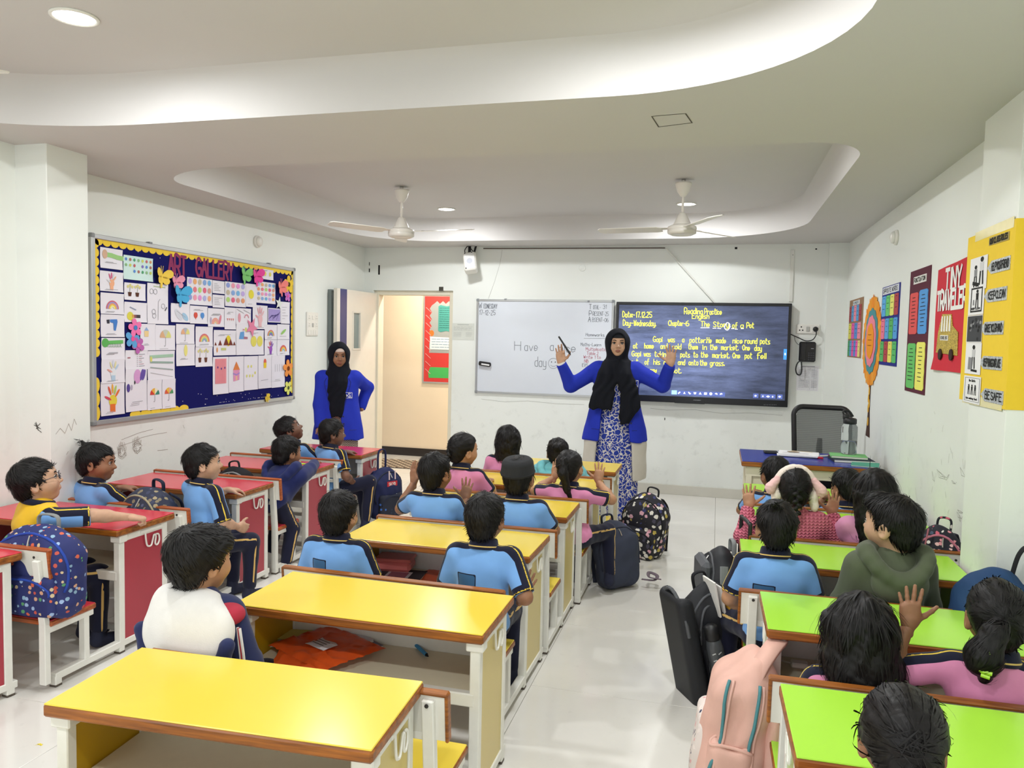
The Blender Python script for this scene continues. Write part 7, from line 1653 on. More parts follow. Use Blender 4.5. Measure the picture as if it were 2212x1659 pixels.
# ------------------------------------------------------------------ the two women
def pat_dress(name, a, bb, sc, kind):
    t = NT(name); co_ = t.coord()
    if kind == 'flower':
        n = t.n('ShaderNodeTexNoise'); n.inputs['Scale'].default_value = 9; t.l(co_, n.inputs['Vector'])
        mx = t.n('ShaderNodeMix', data_type='VECTOR'); mx.inputs[0].default_value = .12; t.l(co_, mx.inputs[4]); t.l(n.outputs['Color'], mx.inputs[5])
        v = t.n('ShaderNodeTexVoronoi', feature='DISTANCE_TO_EDGE'); v.inputs['Scale'].default_value = sc; t.l(mx.outputs[1], v.inputs[0])
        q = t.noise(sc * 1.3, 2, co_); e = t.math('ADD', v.outputs['Distance'], t.math('MULTIPLY', t.math('SUBTRACT', q, .5), .30)); f = t.math('GREATER_THAN', e, .075)
    else:
        s = t.n('ShaderNodeSeparateXYZ'); t.l(co_, s.inputs[0]); z = t.math('ADD', t.math('MULTIPLY', s.outputs[2], 60), t.math('MULTIPLY', t.math('PINGPONG', t.math('MULTIPLY', s.outputs[0], 45), 1), 1.6)); f = t.math('GREATER_THAN', t.math('FRACT', z), .5)
    t.col(t.mix(f, lin(bb), lin(a))); t.rough(.8); t.b.inputs['Specular IOR Level'].default_value = .2; return t.m
BLZ = mat('royal_blue_blazer', '2436b4', .8, .05, 60, bump=.15, bscale=700, spec=.25); HIJ = mat('black_hijab', '12141c', .85, .12, 40, bump=.2, bscale=500, spec=.2)
SEAMSH = mat('navy_seam_shade', '182480', .8)  # darker blue for seam lines, carries the edge shade of the lapels
DR1 = pat_dress('zigzag_print', '4b3a38', 'cdb9a6', 1, 'zig'); DR2 = pat_dress('blue_white_print', '2c3f9c', 'd9d4cf', 34, 'flower'); BEI = mat('beige_duster', 'cfc9bc', .85, .06, 20); SHOE = mat('dark_sandal', '2b2422', .6)
def woman(label, loc, rz, s, arms, open_w, dress, drape, head, skin, band, duster=False, poles=None, logo=(-.115, 1.17), cuffs=None):
    t = thing('person', label, 'person', loc, rz, 'women standing at the front'); t.scale = (s, s, s); c_, s_ = math.cos(-rz), math.sin(-rz)
    W2L = lambda p: np.array(((p[0] - loc[0]) * c_ - (p[1] - loc[1]) * s_, (p[0] - loc[0]) * s_ + (p[1] - loc[1]) * c_, p[2] - loc[2])) / s
    D2L = lambda d: np.array((d[0] * c_ - d[1] * s_, d[0] * s_ + d[1] * c_, d[2]))
    NB = np.array((0, 0, 1.345)); HR = rot(*head); hs = 1.07; HC = NB + np.array((0, .01, .055)) + HR @ np.array((0, .005, .10))
    SH = {k: np.array((k * .155, -.005, 1.285)) for k in (-1, 1)}; J = {}
    for k in (-1, 1):
        wr = W2L(arms[k][0]); el, wr = ik(SH[k], wr, .265, .235, (poles or {}).get(k, (k * .5, 0, -1))); J[k] = (el, wr, D2L(arms[k][1]), D2L(arms[k][2]), arms[k][3])
    fs = [s_loft([.72, .82, .92, 1.02, 1.12, 1.24, 1.30], [.15, .165, .16, .135, .14, .145, .10], [.10, .115, .105, .09, .095, .095, .07]), s_rc(SH[-1], SH[1], .048, .048), s_rc((0, -.004, 1.26), (0, 0, 1.39), .062, .052)]
    for k in (-1, 1):
        el, wr = J[k][:2]; fs += [s_rc(SH[k], el, .046, .037), s_rc(el, wr, .036, .023), s_rc((k * .085, 0, .80), (k * .085, .01, .44), .078, .056), s_rc((k * .085, .01, .44), (k * .085, -.01, .075), .053, .034), s_rc((k * .085, -.02, .05), (k * .095, .13, .032), .034, .028)]
    pts = np.array([J[k][i] for k in (-1, 1) for i in (0, 1)] + [(-.24, -.2, 0), (.24, .2, 1.4)])
    parts = [surf(U(.03, *fs), pts.min(0) - .08, pts.max(0) + .08, .016)]
    hd = XF(HEAD, HC, HR, hs); nk = s_rc(NB + A3(0, -.004, -.05), HC + HR @ A3(0, -.02, -.06), .052, .05); parts.append(surf(lambda P: smin(hd(P), nk(P), .02), HC - .17, HC + .15, .0045))
    for k in (-1, 1): el, wr, fw, pn, po = J[k]; parts.append(hand_mesh(wr, fw, pn, -k, po, .94, .0032))
    V, Q = join(parts); raw('body', V, Q, [SKIN[skin]], None, t, True); face_bits(t, HC, HR, hs, True, LIPM)
    for k in (-1, 1):
        f = U(.012, s_rc((k * .085, -.05, .045), (k * .098, .14, .032), .04, .036)); V, Q = surf(CAP(f, lambda P: -.0 - P[:, 2] + .002), np.array((k * .09 - .08, -.12, -.02)), np.array((k * .09 + .08, .2, .11)), .01); raw('shoe', V, Q, [SHOE], None, t, True)
    # dress, loose coat and blazer
    dz = [.05, .12, .45, .80, .95, 1.08, 1.22, 1.31]; df = wrinkle(s_loft(dz, [.215, .21, .190, .180, .172, .155, .158, .12], [.165, .16, .135, .132, .125, .113, .112, .08]), .004, 24, 2); g0 = df
    fold = lambda P: g0(P) + .006 * np.sin(np.arctan2(P[:, 1], P[:, 0]) * 14) * np.clip((.95 - P[:, 2]) / .6, 0, 1)
    V, Q = surf(fold, (-.27, -.23, .02), (.27, .23, 1.36), .011); raw('dress', V, Q, [dress], None, t, True)
    def opened(outer, wz, wv, yc): return SUB(outer, lambda P: np.maximum(np.abs(P[:, 0] - np.interp(P[:, 2], wz, np.zeros(len(wz)))) - np.interp(P[:, 2], wz, wv), yc - P[:, 1]).astype(np.float32), .01)
    if duster:
        f = opened(wrinkle(s_loft([.38, .55, .69, .75, 1.0, 1.28], [.275, .268, .262, .222, .185, .13], [.18, .172, .168, .150, .13, .09]), .004, 26, 6), [.3, .9, 1.3], [.165, .13, .05], .015); V, Q = surf(f, (-.31, -.23, .36), (.31, .23, 1.3), .012); raw('long_coat', V, Q, [BEI], None, t, True)
    bz = [.70, .80, .95, 1.08, 1.22, 1.30, 1.345]; bf = [s_loft(bz, [.272 if duster else .245, .258 if duster else .235, .218 if duster else .208, .190, .190, .165, .09], [.185, .178, .16, .142, .136, .115, .075]), s_rc(SH[-1] + A3(.01, 0, .008), SH[1] + A3(-.01, 0, .008), .066, .066)]
    sf = {}
    for k in (-1, 1): el, wr = J[k][:2]; e = wr - (wr - el) * .06; sf[k] = (s_rc(SH[k], el, .069, .058), s_rc(el, e, .058, .046), e, nrm(wr - el))
    tors = opened(U(.03, *bf), [.6, .8, 1.0, 1.2, 1.35], open_w, .02)
    def blz(P):
        d = tors(P)
        for k in (-1, 1): a, b2, e, u = sf[k]; g = smin(a(P), np.maximum(b2(P), (P - e.astype(np.float32)) @ u.astype(np.float32) - .008), .02); d = smin(d, g, .03)
        return d
    bw = wrinkle(blz, .0035, 30, 8); V, Q = surf(bw, pts.min(0) * np.array((1, 1, 0)) + np.array((-.11, -.12, .66)), np.maximum(pts.max(0), (0, 0, 1.42)) + .11, .0095); raw('blazer', V, Q, [BLZ], None, t, True)
    def front(f, x, z):
        ys = np.linspace(.32, -.05, 160); d = f(np.stack([np.full(160, x), ys, np.full(160, z)], 1).astype(np.float32)); k = np.argmax(d < 0); return ys[k]
    lx, lz = logo; yy = [[front(bw, lx + u, lz + v) for v in (-.03, .03)] for u in (-.035, .035)]; fr = lambda u, v, d: (lx - u, max(map(max, yy)) + .001 + d + (yy[1][0] - yy[0][0]) * u * -14 * 0, lz + v)
    b = MB(); WP = cc('e6e8f0'); b.fline([(-.036, -.026), (.036, -.026), (.036, .026), (-.036, .026), (-.036, -.026)], .004, .001, WP, fr); b.ftext('S', .002, -.014, .034, .006, .001, WP, fr, width=.026); b.fell(-.017, -.003, .014, .011, .001, WP, 12, fr); b.fline([(.0, -.019), (.032, -.019)], .004, .001, WP, fr); b.build('badge', t)
    b = MB()
    for z in (.93, .86): x = .5 * np.interp(z, [.6, .8, 1.0, 1.2], open_w[:4]) + .02 + np.interp(z, [.6, .8, 1.0, 1.2], open_w[:4]) * .5; y = front(bw, -x, z); b.lathe([(.009, 0), (.008, .003), (.0, .004)], mat('navy_button', '171f52', .4), 12, (-x, y, z), R=np.array([[1, 0, 0], [0, 0, 1], [0, -1, 0]]).astype(float))
    b.build('button', t)
    for k in (-1, 1):                                               # lapel: a folded strip along the front edge
        rows = []
        for z in np.linspace(.99, 1.29, 9):
            x0 = np.interp(z, [.6, .8, 1.0, 1.2, 1.35], open_w) + .006; q = (z - .99) / .3; wd = .018 + .055 * q if q < .78 else .075 - .05 * (q - .78) / .22
            rows.append([(k * (x0 + wd * j / 3), front(bw, k * min(.17, x0 + wd * j / 3), z) + .004, z) for j in range(4)])
        b = MB(); V = [p for r in rows for p in r]; b.add(V, [(i * 4 + j, i * 4 + j + 1, (i + 1) * 4 + j + 1, (i + 1) * 4 + j) for i in range(8) for j in range(3)], BLZ); b.build('lapel', t, True)
        b = MB(); b.tube([np.array(r[3]) for r in rows], .0042, SEAMSH, 5); b.tube([np.array(r[0]) for r in rows], .0042, SEAMSH, 5); b.tube([np.array(rows[6][3]), np.array(rows[6][1])], .003, SEAMSH, 5); b.build('lapel_edge_shade', t)  # dark tubes paint the shadow line along the lapel edges
        b = MB(); b.tube([(k * x_, front(bw, k * x_, .80 + .012 * (x_ > .13)) + .001, .80) for x_ in np.linspace(.12, .185, 5)], .004, SEAMSH, 5); b.build('pocket_seam', t)
    # head scarf
    op = XF(s_el((0, .118, -.010), (.061, .110, .094)), HC, HR, hs)
    fs = [XF(s_el((0, -.014, .016), (.097, .118, .115)), HC, HR, hs), s_rc(HC + HR @ A3(0, .0, -.055), NB + A3(0, .012, .0), .088, .096), s_el((0, 0, 1.315), (.145, .10, .075))]
    hj = U(.035, *fs); hj2 = SUB(hj, op, .008)
    dr = [s_loft(*d) for d in drape]
    def scarf(P):
        d = hj2(P)
        for g in dr: d = smin(d, g(P), .025)
        return -smin(-d, op(P), .006)
    sc = wrinkle(scarf, .004, 36, 12); s0 = sc
    V, Q = surf(lambda P: s0(P) + .0055 * np.sin(P[:, 0] * 85 + P[:, 2] * 34 + 2 * np.sin(P[:, 2] * 22)) * np.clip((1.38 - P[:, 2]) * 8, 0, 1), (-.24, -.2, .82), (.24, .26, HC[2] + .17), .0075); raw('hijab', V, Q, [HIJ], None, t, True)
    f = XF(U(.01, s_el((0, .012, .046), (.0695, .0795, .046))), HC, HR, hs); V, Q = surf(CAP(f, XF(lambda P: (.040 - P[:, 2]), HC, HR, hs)), HC - .12, HC + .14, .005); raw('under_scarf', V, Q, [band], None, t, True)
    for k in (cuffs or ()): el, wr = J[k][:2]; b = MB(); u = nrm(wr - el); b.tube([wr - u * .03, wr + u * .004], [.040, .036], WHITEF, 14); b.build('shirt_cuff', t, True)
    return t
woman('woman in blue blazer and zigzag dress by the open door, hand on a desk', (-3.26, 6.20, 0), RG(-160), .925, {1: (tuple(ony(690, 944, 6.02)), (.45, -.85, -.15), (0, 0, -1), 'flat'), -1: ((-3.15, 6.40, .90), (-.8, .5, .1), (0, 1, 0), 'relaxed')},
      [.060, .052, .038, .05, .09], DR1, [([.93, 1.0, 1.12, 1.26, 1.36, 1.42], [.045, .070, .085, .098, .10, .095], [.022, .03, .04, .06, .09, .09], [0] * 6, [.155, .150, .130, .095, .03, .0])], (RG(12), RG(-3), 0), 'b', cc('d9c4b8'), poles={1: (.55, -.3, -.4), -1: (-.45, -.9, 0)}, logo=(-.105, 1.13))
T2 = woman('woman in royal blue blazer and blue-white floral dress raising both open hands', (-.835, 6.60, 0), RG(-176), 1.03, {1: (tuple(ony(1211, 783, 6.42)), (-.04, -.12, 1), (.12, -1, 0), 'pinch'), -1: (tuple(ony(1449, 786, 6.42)), (.02, -.12, 1), (-.1, -1, 0), 'open')},
      [.135, .120, .10, .07, .09], DR2, [([.97, 1.0, 1.12, 1.26, 1.36], [.092, .098, .095, .09, .09], [.022, .026, .035, .05, .08], [.125, .122, .10, .065, .01], [.165, .165, .145, .105, .03]), ([.86, .92, 1.0, 1.12, 1.26, 1.36], [.035, .058, .082, .078, .078, .09], [.02, .022, .025, .033, .05, .08], [-.085, -.105, -.13, -.115, -.065, -.01], [.170, .170, .165, .145, .105, .03])],
      (RG(6), RG(6), 0), 'c', mat('black_band', '16181f', .9), True, {1: (.9, .1, -.75), -1: (-.9, .1, -.75)}, (-.145, 1.185), (1,))
p = ony(1207, 727, 6.36); q = ony(1233, 767, 6.34); t = thing('marker_pen', 'black marker pen held in the raised hand of the woman before the whiteboard', 'pen', p)
b = MB(); d = q - p; b.tube([(0, 0, 0), d * .42], .0075, CHB, 10); b.build('cap', t); b = MB(); b.tube([d * .42, d * .93], .0085, CHB, 10); b.build('barrel', t); b = MB(); b.tube([d * .93, d], [.006, .002], CHB, 8); b.build('tip', t)
# ------------------------------------------------------------------ school bags
def motif(name, base, cols, sc, rad=.32, wig=.0):
    t = NT(name); co_ = t.coord(); v = t.n('ShaderNodeTexVoronoi'); v.inputs['Scale'].default_value = sc; v.inputs['Randomness'].default_value = .75; t.l(co_, v.inputs[0])
    s = t.n('ShaderNodeSeparateColor'); t.l(v.outputs['Color'], s.inputs[0]); r = t.n('ShaderNodeValToRGB'); r.color_ramp.interpolation = 'CONSTANT'; t.l(s.outputs[0], r.inputs[0])
    el = r.color_ramp.elements
    while len(el) < len(cols): el.new(.5)
    for i, c in enumerate(cols): el[i].position = i / len(cols); el[i].color = (*lin(c), 1)
    d = t.math('ADD', v.outputs['Distance'], t.math('MULTIPLY', t.math('SUBTRACT', t.noise(sc * 2.2, 2, co_), .5), wig)); B0 = t.mix(t.noise(9, 3, co_), tuple(x * .8 for x in lin(base)), lin(base))
    t.col(t.mix(t.math('LESS_THAN', d, rad), B0, r.outputs[0])); t.rough(.75); t.bump(t.noise(500, 2, co_), .15, .001); return t.m
def fab(name, c, r=.75): return mat(name, c, r, .12, 12, bump=.2, bscale=500, spec=.3)
def onsurf(f, pts, out=.0):
    P = np.array(pts, np.float32)
    for _ in range(12):
        d = f(P); g = np.stack([f(P + A3(*e)) - d for e in ((.002, 0, 0), (0, .002, 0), (0, 0, .002))], 1); g /= np.linalg.norm(g, axis=1)[:, None] + 1e-9
        P = P - (g * np.clip(d - out, -.02, .02)[:, None]).astype(np.float32)
    return list(P)
def bag(label, loc, rz, w_, d, h, body, pocket=None, trim=None, strap=None, tilt=(0, 0), handle=True, handle_h=.028, res=.008, top=.55, straps=True, zipc=None, hang=None, group='school bags', name='backpack', seed=1, back=False):
    t = thing(name, label, 'bag', loc, rz, group); t.rotation_euler = (tilt[0], tilt[1], rz)
    trim = trim or fab('black_webbing', '1a1a1e'); strap = strap or trim; zipc = zipc or trim
    f = U(.05, s_box((0, 0, h * .42), (w_ / 2, d / 2, h * .42), min(w_, d) * .42), s_el((0, 0, h * .66), (w_ * .48, d * .46, h * .34)))
    f = wrinkle(wrinkle(f, .0065, 22, seed), .003, 60, seed + 5); bf = f
    V, Q = surf(f, (-w_ / 2 - .03, -d / 2 - .03, -.02), (w_ / 2 + .03, d / 2 + .03, h + .04), res); raw('body', V, Q, [body], None, t, True)
    if pocket: f = wrinkle(U(.02, s_box((0, -d * .46, h * .27), (w_ * .40, d * .17, h * .23), .03)), .003, 40, seed + 1); pf = f; V, Q = surf(f, (-w_ / 2, -d, -.02), (w_ / 2, 0, h * .6), res); raw('front_pocket', V, Q, [pocket], None, t, True)
    arc = [(w_ * .47 * math.cos(a), -d * .28, h * .52 + h * .40 * math.sin(a)) for a in np.linspace(-.5, math.pi + .5, 22)]
    b = MB(); b.tube(onsurf(bf, arc), .006, zipc, 6); b.build('zipper', t, True)
    if pocket: b = MB(); b.tube(onsurf(pf, [(w_ * .36 * math.cos(a), -d * .62, h * .32 + h * .14 * math.sin(a)) for a in np.linspace(-.2, math.pi + .2, 16)]), .005, zipc, 6); b.build('pocket_zipper', t, True)
    b = MB(); b.tube(onsurf(bf, [(.01, -d * .33, h * .90), (.012, -d * .42, h * .86), (.013, -d * .44, h * .80)], .004), .004, mat('chrome_trim', 'c9c7c2'), 6); b.build('zip_pull', t)
    if handle: b = MB(); b.tube(catmull([(-w_ * .13, d * .28, h * .93), (-w_ * .11, d * .28, h + handle_h), (w_ * .11, d * .28, h + handle_h), (w_ * .13, d * .28, h * .93)], 6), .012, strap, 8, flat=.45); b.build('handle', t, True)
    if straps:
        for k in (-1, 1): b = MB(); b.tube(catmull([(k * w_ * .2, d * .42, h * .9), (k * w_ * .26, d * .72, h * .72), (k * w_ * .32, d * .70, h * .35), (k * w_ * .40, d * .5, h * .08)], 6), [.02] * 19, strap, 8, flat=.35); b.build('shoulder_strap', t, True)
    return t
BLK2 = fab('black_webbing', '1a1a1e'); NVY = fab('navy_canvas', '23283c'); GRYW = fab('grey_webbing', '8c8f8f')
SPACE = motif('planet_print', '27306e', ['9fb8dc', 'd9664a', 'd9c39a', '5a9a6a', 'c9584a', '8fb0c8', 'd8a888'], 34, .30, .25); t = bag('blue backpack with small planet and rocket print on the red bench', (-2.87, 2.695, .313), RG(2), .40, .17, .40, SPACE, SPACE, fab('blue_piping', '2c4aa8'), GRYW, res=.009, zipc=fab('blue_piping', '2c4aa8'), straps=False)
DKP = motif('dark_space_print', '33384e', ['8a7f66', '5a5f7c', 'a89a78', '3f4560'], 30, .34, .4); t = bag('dark grey-blue printed backpack between two boys on the red bench', (-3.06, 3.60, .313), RG(-12), .31, .20, .40, DKP, DKP, fab('khaki_piping', 'a79f84'), NVY, zipc=fab('khaki_piping', 'a79f84'), tilt=(.12, .15), seed=4)
b = MB(); b.tube([(.13, -.09, .30), (.15, -.10, .22), (.14, -.1, .14)], .02, fab('red_orange_tag', 'c9452c'), 8); b.build('red_tag', t)
bag('black backpack lying behind the boy with letters on his shirt', (-3.09, 4.47, .313), RG(10), .26, .18, .36, BLK2, BLK2, GRYW, BLK2, seed=6, tilt=(0, -.15))
SP2 = motif('night_sky_print', '1f2436', ['3f6fc0', 'c9b48a', 'dfe4e8', '2a3048', '2a3048', '2a3048'], 26, .24, .1); t = bag('navy backpack with planets on its pocket hanging from the front red desk', (-2.585, 5.72, .09), RG(62), .29, .17, .42, fab('navy_nylon', '232a52'), SP2, NVY, fab('navy_nylon', '232a52'), handle_h=.12, seed=7)
b = MB(); b.bx(-.05, -.096, .275, .05, -.092, .315, cc('c5343c'), .001); b.ftext('SKYB', -.035, .285, .02, .004, .0975, cc('f0e4e0'), width=.07); b.build('red_label', t)
b = MB(); [b.tube([(x, -.09, .40), (x - .005, -.10, .33)], .005, cc('e2c9c6'), 6) for x in (-.03, .03)]; b.build('zip_cord', t)
t = bag('charcoal navy backpack slumped beside the ponytail girl with loose webbing', (-.555, 4.86, 0), RG(38), .30, .20, .43, fab('charcoal_nylon', '3a3f50'), None, NVY, fab('charcoal_nylon2', '2f3342'), tilt=(-.10, -.12), seed=8, zipc=fab('charcoal_nylon2', '2f3342'))
b = MB(); b.tube(catmull([(.14, -.05, .03), (.20, -.1, .02), (.25, -.06, .03), (.22, -.02, .05), (.18, -.08, .04), (.24, -.12, .02)], 6), .012, fab('mauve_webbing', '6d5f68'), 8, flat=.3); b.build('loose_strap', t, True)
UNI = motif('unicorn_print', '24222c', ['e9e4da', 'dca8b4', 'c9b45a', '3c3f72', 'efe9e0', '4a4658'], 27, .42, .55); t = bag('black backpack with pastel unicorn print standing beside the far yellow desks', (-.49, 5.66, 0), RG(-20), .33, .22, .47, UNI, UNI, BLK2, BLK2, tilt=(.05, .12), seed=9)
b = MB(); b.tube([(-.10, -.155, .16), (-.10, -.165, .22), (-.10, -.165, .25)], [.035, .036, .02], mat('lilac_plastic', 'a79be0', .25), 14); b.build('lilac_bottle', t, True)
# trolley bag and open bag at the left of the green desks
TRL = fab('black_nylon_sheen', '26272b', .55); GRN = fab('graphite_panel', '57595d', .5)
t = bag('black and grey trolley school bag with pull handle beside the green desks', (.055, 3.99, .05), RG(-78), .30, .19, .50, TRL, None, GRN, GRYW, straps=False, zipc=GRN, seed=10, name='trolley_bag')
b = MB(); b.tube(catmull([(-.09, .11, .2), (-.09, .115, .60), (-.07, .115, .635), (.07, .115, .635), (.09, .115, .60), (.09, .11, .2)], 5), .010, CHB, 8); b.build('pull_handle', t, True)
b = MB(); b.cbox((0, -.088, .25), (.115, .03, .19), GRN, .022); b.build('front_panel', t)
b = MB(); b.tube(catmull([(.155, -.02, .44), (.17, -.02, .36), (.165, -.01, .28), (.155, 0, .22)], 5), .02, GRYW, 8, flat=.3); b.build('side_grip', t)
for k in (-1, 1): b = MB(); b.tube([(k * .11 - .012, .07, -.025), (k * .11 + .012, .07, -.025)], .025, CHB, 12); b.build('wheel', t)
t = bag('open black backpack leaning in the aisle with notebooks and grey bottle', (.075, 3.55, .0), RG(30), .24, .15, .52, TRL, TRL, GRN, BLK2, tilt=(.0, -.22), zipc=GRN, seed=12, straps=False)
f = U(.02, s_box((-.155, -.02, .27), (.04, .11, .26), .035)); V, Q = surf(SUB(f, s_box((-.125, -.02, .40), (.045, .085, .2), .03), .01), (-.28, -.16, -.02), (-.10, .14, .57), .008); raw('open_flap', V, Q, [TRL], None, t, True)
for w0, z0 in ((.10, .10), (.10, .30)): b = MB(); b.tube(onsurf(s_box((0, 0, .22), (.12, .075, .22), .07), [(w0 * math.cos(q), -.08, .26 + .21 * math.sin(q)) for q in np.linspace(z0, math.pi - z0, 16)], .014), .006, GRN, 6); b.build('piping', t, True)
b = MB(); b.tube([(-.172, -.02 + .11 * math.cos(a), .36 + .19 * math.sin(a)) for a in np.linspace(0, math.pi, 14)], .008, GRN, 6); b.build('flap_piping', t)
for k, c in enumerate(('e9e6e0', 'dcd8d4', 'd9a63a')): nb = thing('notebook', ['white notebook sticking out of the open black bag, leftmost', 'white notebook sticking out of the open black bag, middle', 'orange notebook sticking out of the open black bag'][k], 'book', (.03 + .022 * k, 3.47 + .01 * k, .38), RG(28)); nb.rotation_euler = (0, -.22, RG(28)); b = MB(); b.bx(-.004, -.055, 0, .004, .055, .16 - .02 * k, cc(c), .001); b.build('cover', nb)
t = thing('water_bottle', 'dark grey sports bottle with white printed marks in the open bag pocket', 'bottle', (.075, 3.405, .07), 0); t.rotation_euler = (.05, -.24, .3)
b = MB(); b.lathe([(.030, 0), (.037, .01), (.037, .2), (.03, .235), (.026, .24)], mat('smoked_plastic', '4c4f53', .25), 20); b.build('body', t, True); b = MB(); b.lathe([(.03, .235), (.032, .24), (.032, .29), (.02, .30)], CHB, 20); b.build('cap', t, True)
b = MB(); frb = lambda u, v, d: ((.0375 + d) * math.sin(u / .037), -(.0375 + d) * math.cos(u / .037), v); [b.fline([(x, .18 - .03 * k), (x + .012, .185 - .03 * k)], .005, .0005, cc('c9cccd'), frb) for k in range(5) for x in (-.022, .004)]; b.build('marks', t)
PNK = fab('blush_canvas', 'e3b5a6', .7); TEAL = fab('teal_zip', '4f8b92', .6); LEAFP = motif('leaf_print', 'f0e3dc', ['3a3f5c', 'e3a8a8', '3a3f5c', 'f0e3dc'], 34, .3, .7)
t = thing('backpack', 'blush pink backpack with teal zippers hanging from the green desk hook', 'bag', (.085, 2.66, .05), RG(0), 'school bags')
t.rotation_euler = (0, .10, 0)
pbf = wrinkle(wrinkle(U(.04, s_box((.0, 0, .22), (.105, .155, .22), .085), s_el((.03, .01, .38), (.075, .125, .13)), s_el((-.03, -.06, .12), (.10, .12, .13))), .006, 24, 31), .004, 55, 5)
V, Q = surf(SUB(pbf, s_el((-.02, -.19, .32), (.035, .06, .10)), .02), (-.16, -.22, -.03), (.16, .2, .56), .0065); raw('body', V, Q, [PNK], None, t, True)
pkf = wrinkle(U(.02, s_box((-.02, -.125, .12), (.075, .055, .125), .045)), .004, 45, 6); V, Q = surf(SUB(pkf, s_el((-.02, -.14, .27), (.055, .05, .05)), .012), (-.14, -.24, -.03), (.1, -.04, .3), .0065); raw('side_pocket', V, Q, [PNK], None, t, True)
b = MB(); b.tube(onsurf(pkf, [(-.02 + .07 * math.cos(q), -.15 + .03 * math.sin(q), .235 - .012 * math.cos(2 * q)) for q in np.linspace(0, 6.28, 20)]), .006, PNK, 6); b.build('pocket_hem', t, True)
for k, (x0, x1) in enumerate(((-.085, -.055), (.035, .045))):
    L_ = [(x0 + (x1 - x0) * q, -.17 + .10 * max(0, q - .55), .10 + .34 * q) for q in np.linspace(0, 1, 14)]
    b = MB(); b.tube(onsurf(pbf, L_, .002), .011, TEAL, 8, flat=.5); b.build('zipper', t, True)
    b = MB(); b.tube(onsurf(pbf, [(p[0] + .016, p[1], p[2]) for p in L_], .003), .005, PNK, 6); b.build('piping', t, True)
f = wrinkle(U(.03, s_box((.115, .0, .20), (.03, .13, .20), .028)), .004, 40, 9); V, Q = surf(f, (.06, -.16, -.03), (.17, .16, .44), .008); raw('back_padding', V, Q, [PNK], None, t, True)
f = wrinkle(s_box((-.10, .02, .13), (.035, .12, .13), .034), .004, 40, 11); V, Q = surf(f, (-.16, -.13, -.03), (-.04, .16, .3), .008); raw('printed_pocket', V, Q, [LEAFP], None, t, True)
b = MB(); b.ribbon(catmull([(.015, -.10, .40), (.035, -.07, .47), (.07, -.01, .52), (.10, .06, .535), (.105, .12, .51)], 6), (.75, -.5, 0), .058, .014, PNK); b.build('hanging_strap', t, True)
b = MB(); b.tube([(.115 + .03 * math.cos(q), -.08, .40 + .028 * math.sin(q)) for q in np.linspace(0, 6.28, 14, False)], .007, PNK, 6, True); b.build('bottle_loop', t, True)
FLO = motif('rose_print', '1f1f2e', ['e79aa4', 'f3ece6', 'd8677c', '4a5a72', 'f0c3c4'], 36, .32, .5); t = bag('black backpack with pink rose print and pink straps by the right wall', (1.045, 4.02, .313), RG(-20), .22, .17, .42, FLO, FLO, fab('pink_webbing', 'c9788e'), FLO, tilt=(0, .05), zipc=fab('pink_webbing', 'c9788e'), seed=15)
b = MB(); b.tube(catmull([(-.05, -.10, .42), (-.055, -.125, .3), (-.04, -.13, .2)], 5), .012, fab('pink_webbing', 'c9788e'), 8, flat=.3); b.build('front_strap', t); b = MB(); b.tube(catmull([(.08, .02, .42), (.10, .03, .5), (.12, .02, .45)], 5), .01, fab('blush_canvas', 'e3b5a6'), 8, flat=.4); b.build('pink_loop', t)
t = bag('slumped navy blue cloth bag with black handle loop by the wall', (.97, 3.17, .313), RG(12), .27, .22, .46, fab('denim_blue_nylon', '27456e'), None, NVY, BLK2, handle=False, straps=False, tilt=(0, .18), seed=17, zipc=fab('denim_blue_nylon', '27456e'))
b = MB(); b.tube(catmull([(.04, 0, .42), (.045, 0, .52), (.07, 0, .56), (.095, 0, .50), (.10, 0, .40)], 6), .014, BLK2, 8, flat=.3); b.build('handle', t, True)
b = MB(); b.bx(-.11, -.13, .18, .0, -.115, .30, fab('bright_blue_patch', '2340b0'), .004); b.ftext('Pooly', -.10, .22, .04, .006, .1325, cc('d9dde8'), width=.09); b.build('blue_patch', t)

# ------------------------------------------------------------------ things on the shelves, tables and floor
def onshelf(name, label, cat, px, py, z=.402, rz=0., grp=None): p = onz(px, py, z); return thing(name, label, cat, p, rz, grp)
ORB = mat('orange_polythene', 'f46228', .3, .12, 25, bump=.4, bscale=45)
def crumple(b, pts, z0, amp, m, n=14, seed=0, th=.006):
    g = np.random.default_rng(seed); P = np.array(pts, float); V = []; F = []
    for i in range(n + 1):
        for j in range(n + 1):
            u, v = i / n, j / n; q = (1 - u) * ((1 - v) * P[0] + v * P[3]) + u * ((1 - v) * P[1] + v * P[2]); e = 1 if 0 < i < n and 0 < j < n else .3
            V.append((q[0] + g.normal() * .003, q[1] + g.normal() * .003, z0 + (q[2] if len(q) > 2 else 0) + e * (th + abs(g.normal()) * amp)))
    F = [(i * (n + 1) + j, (i + 1) * (n + 1) + j, (i + 1) * (n + 1) + j + 1, i * (n + 1) + j + 1) for i in range(n) for j in range(n)]; b.add(V, F, m)
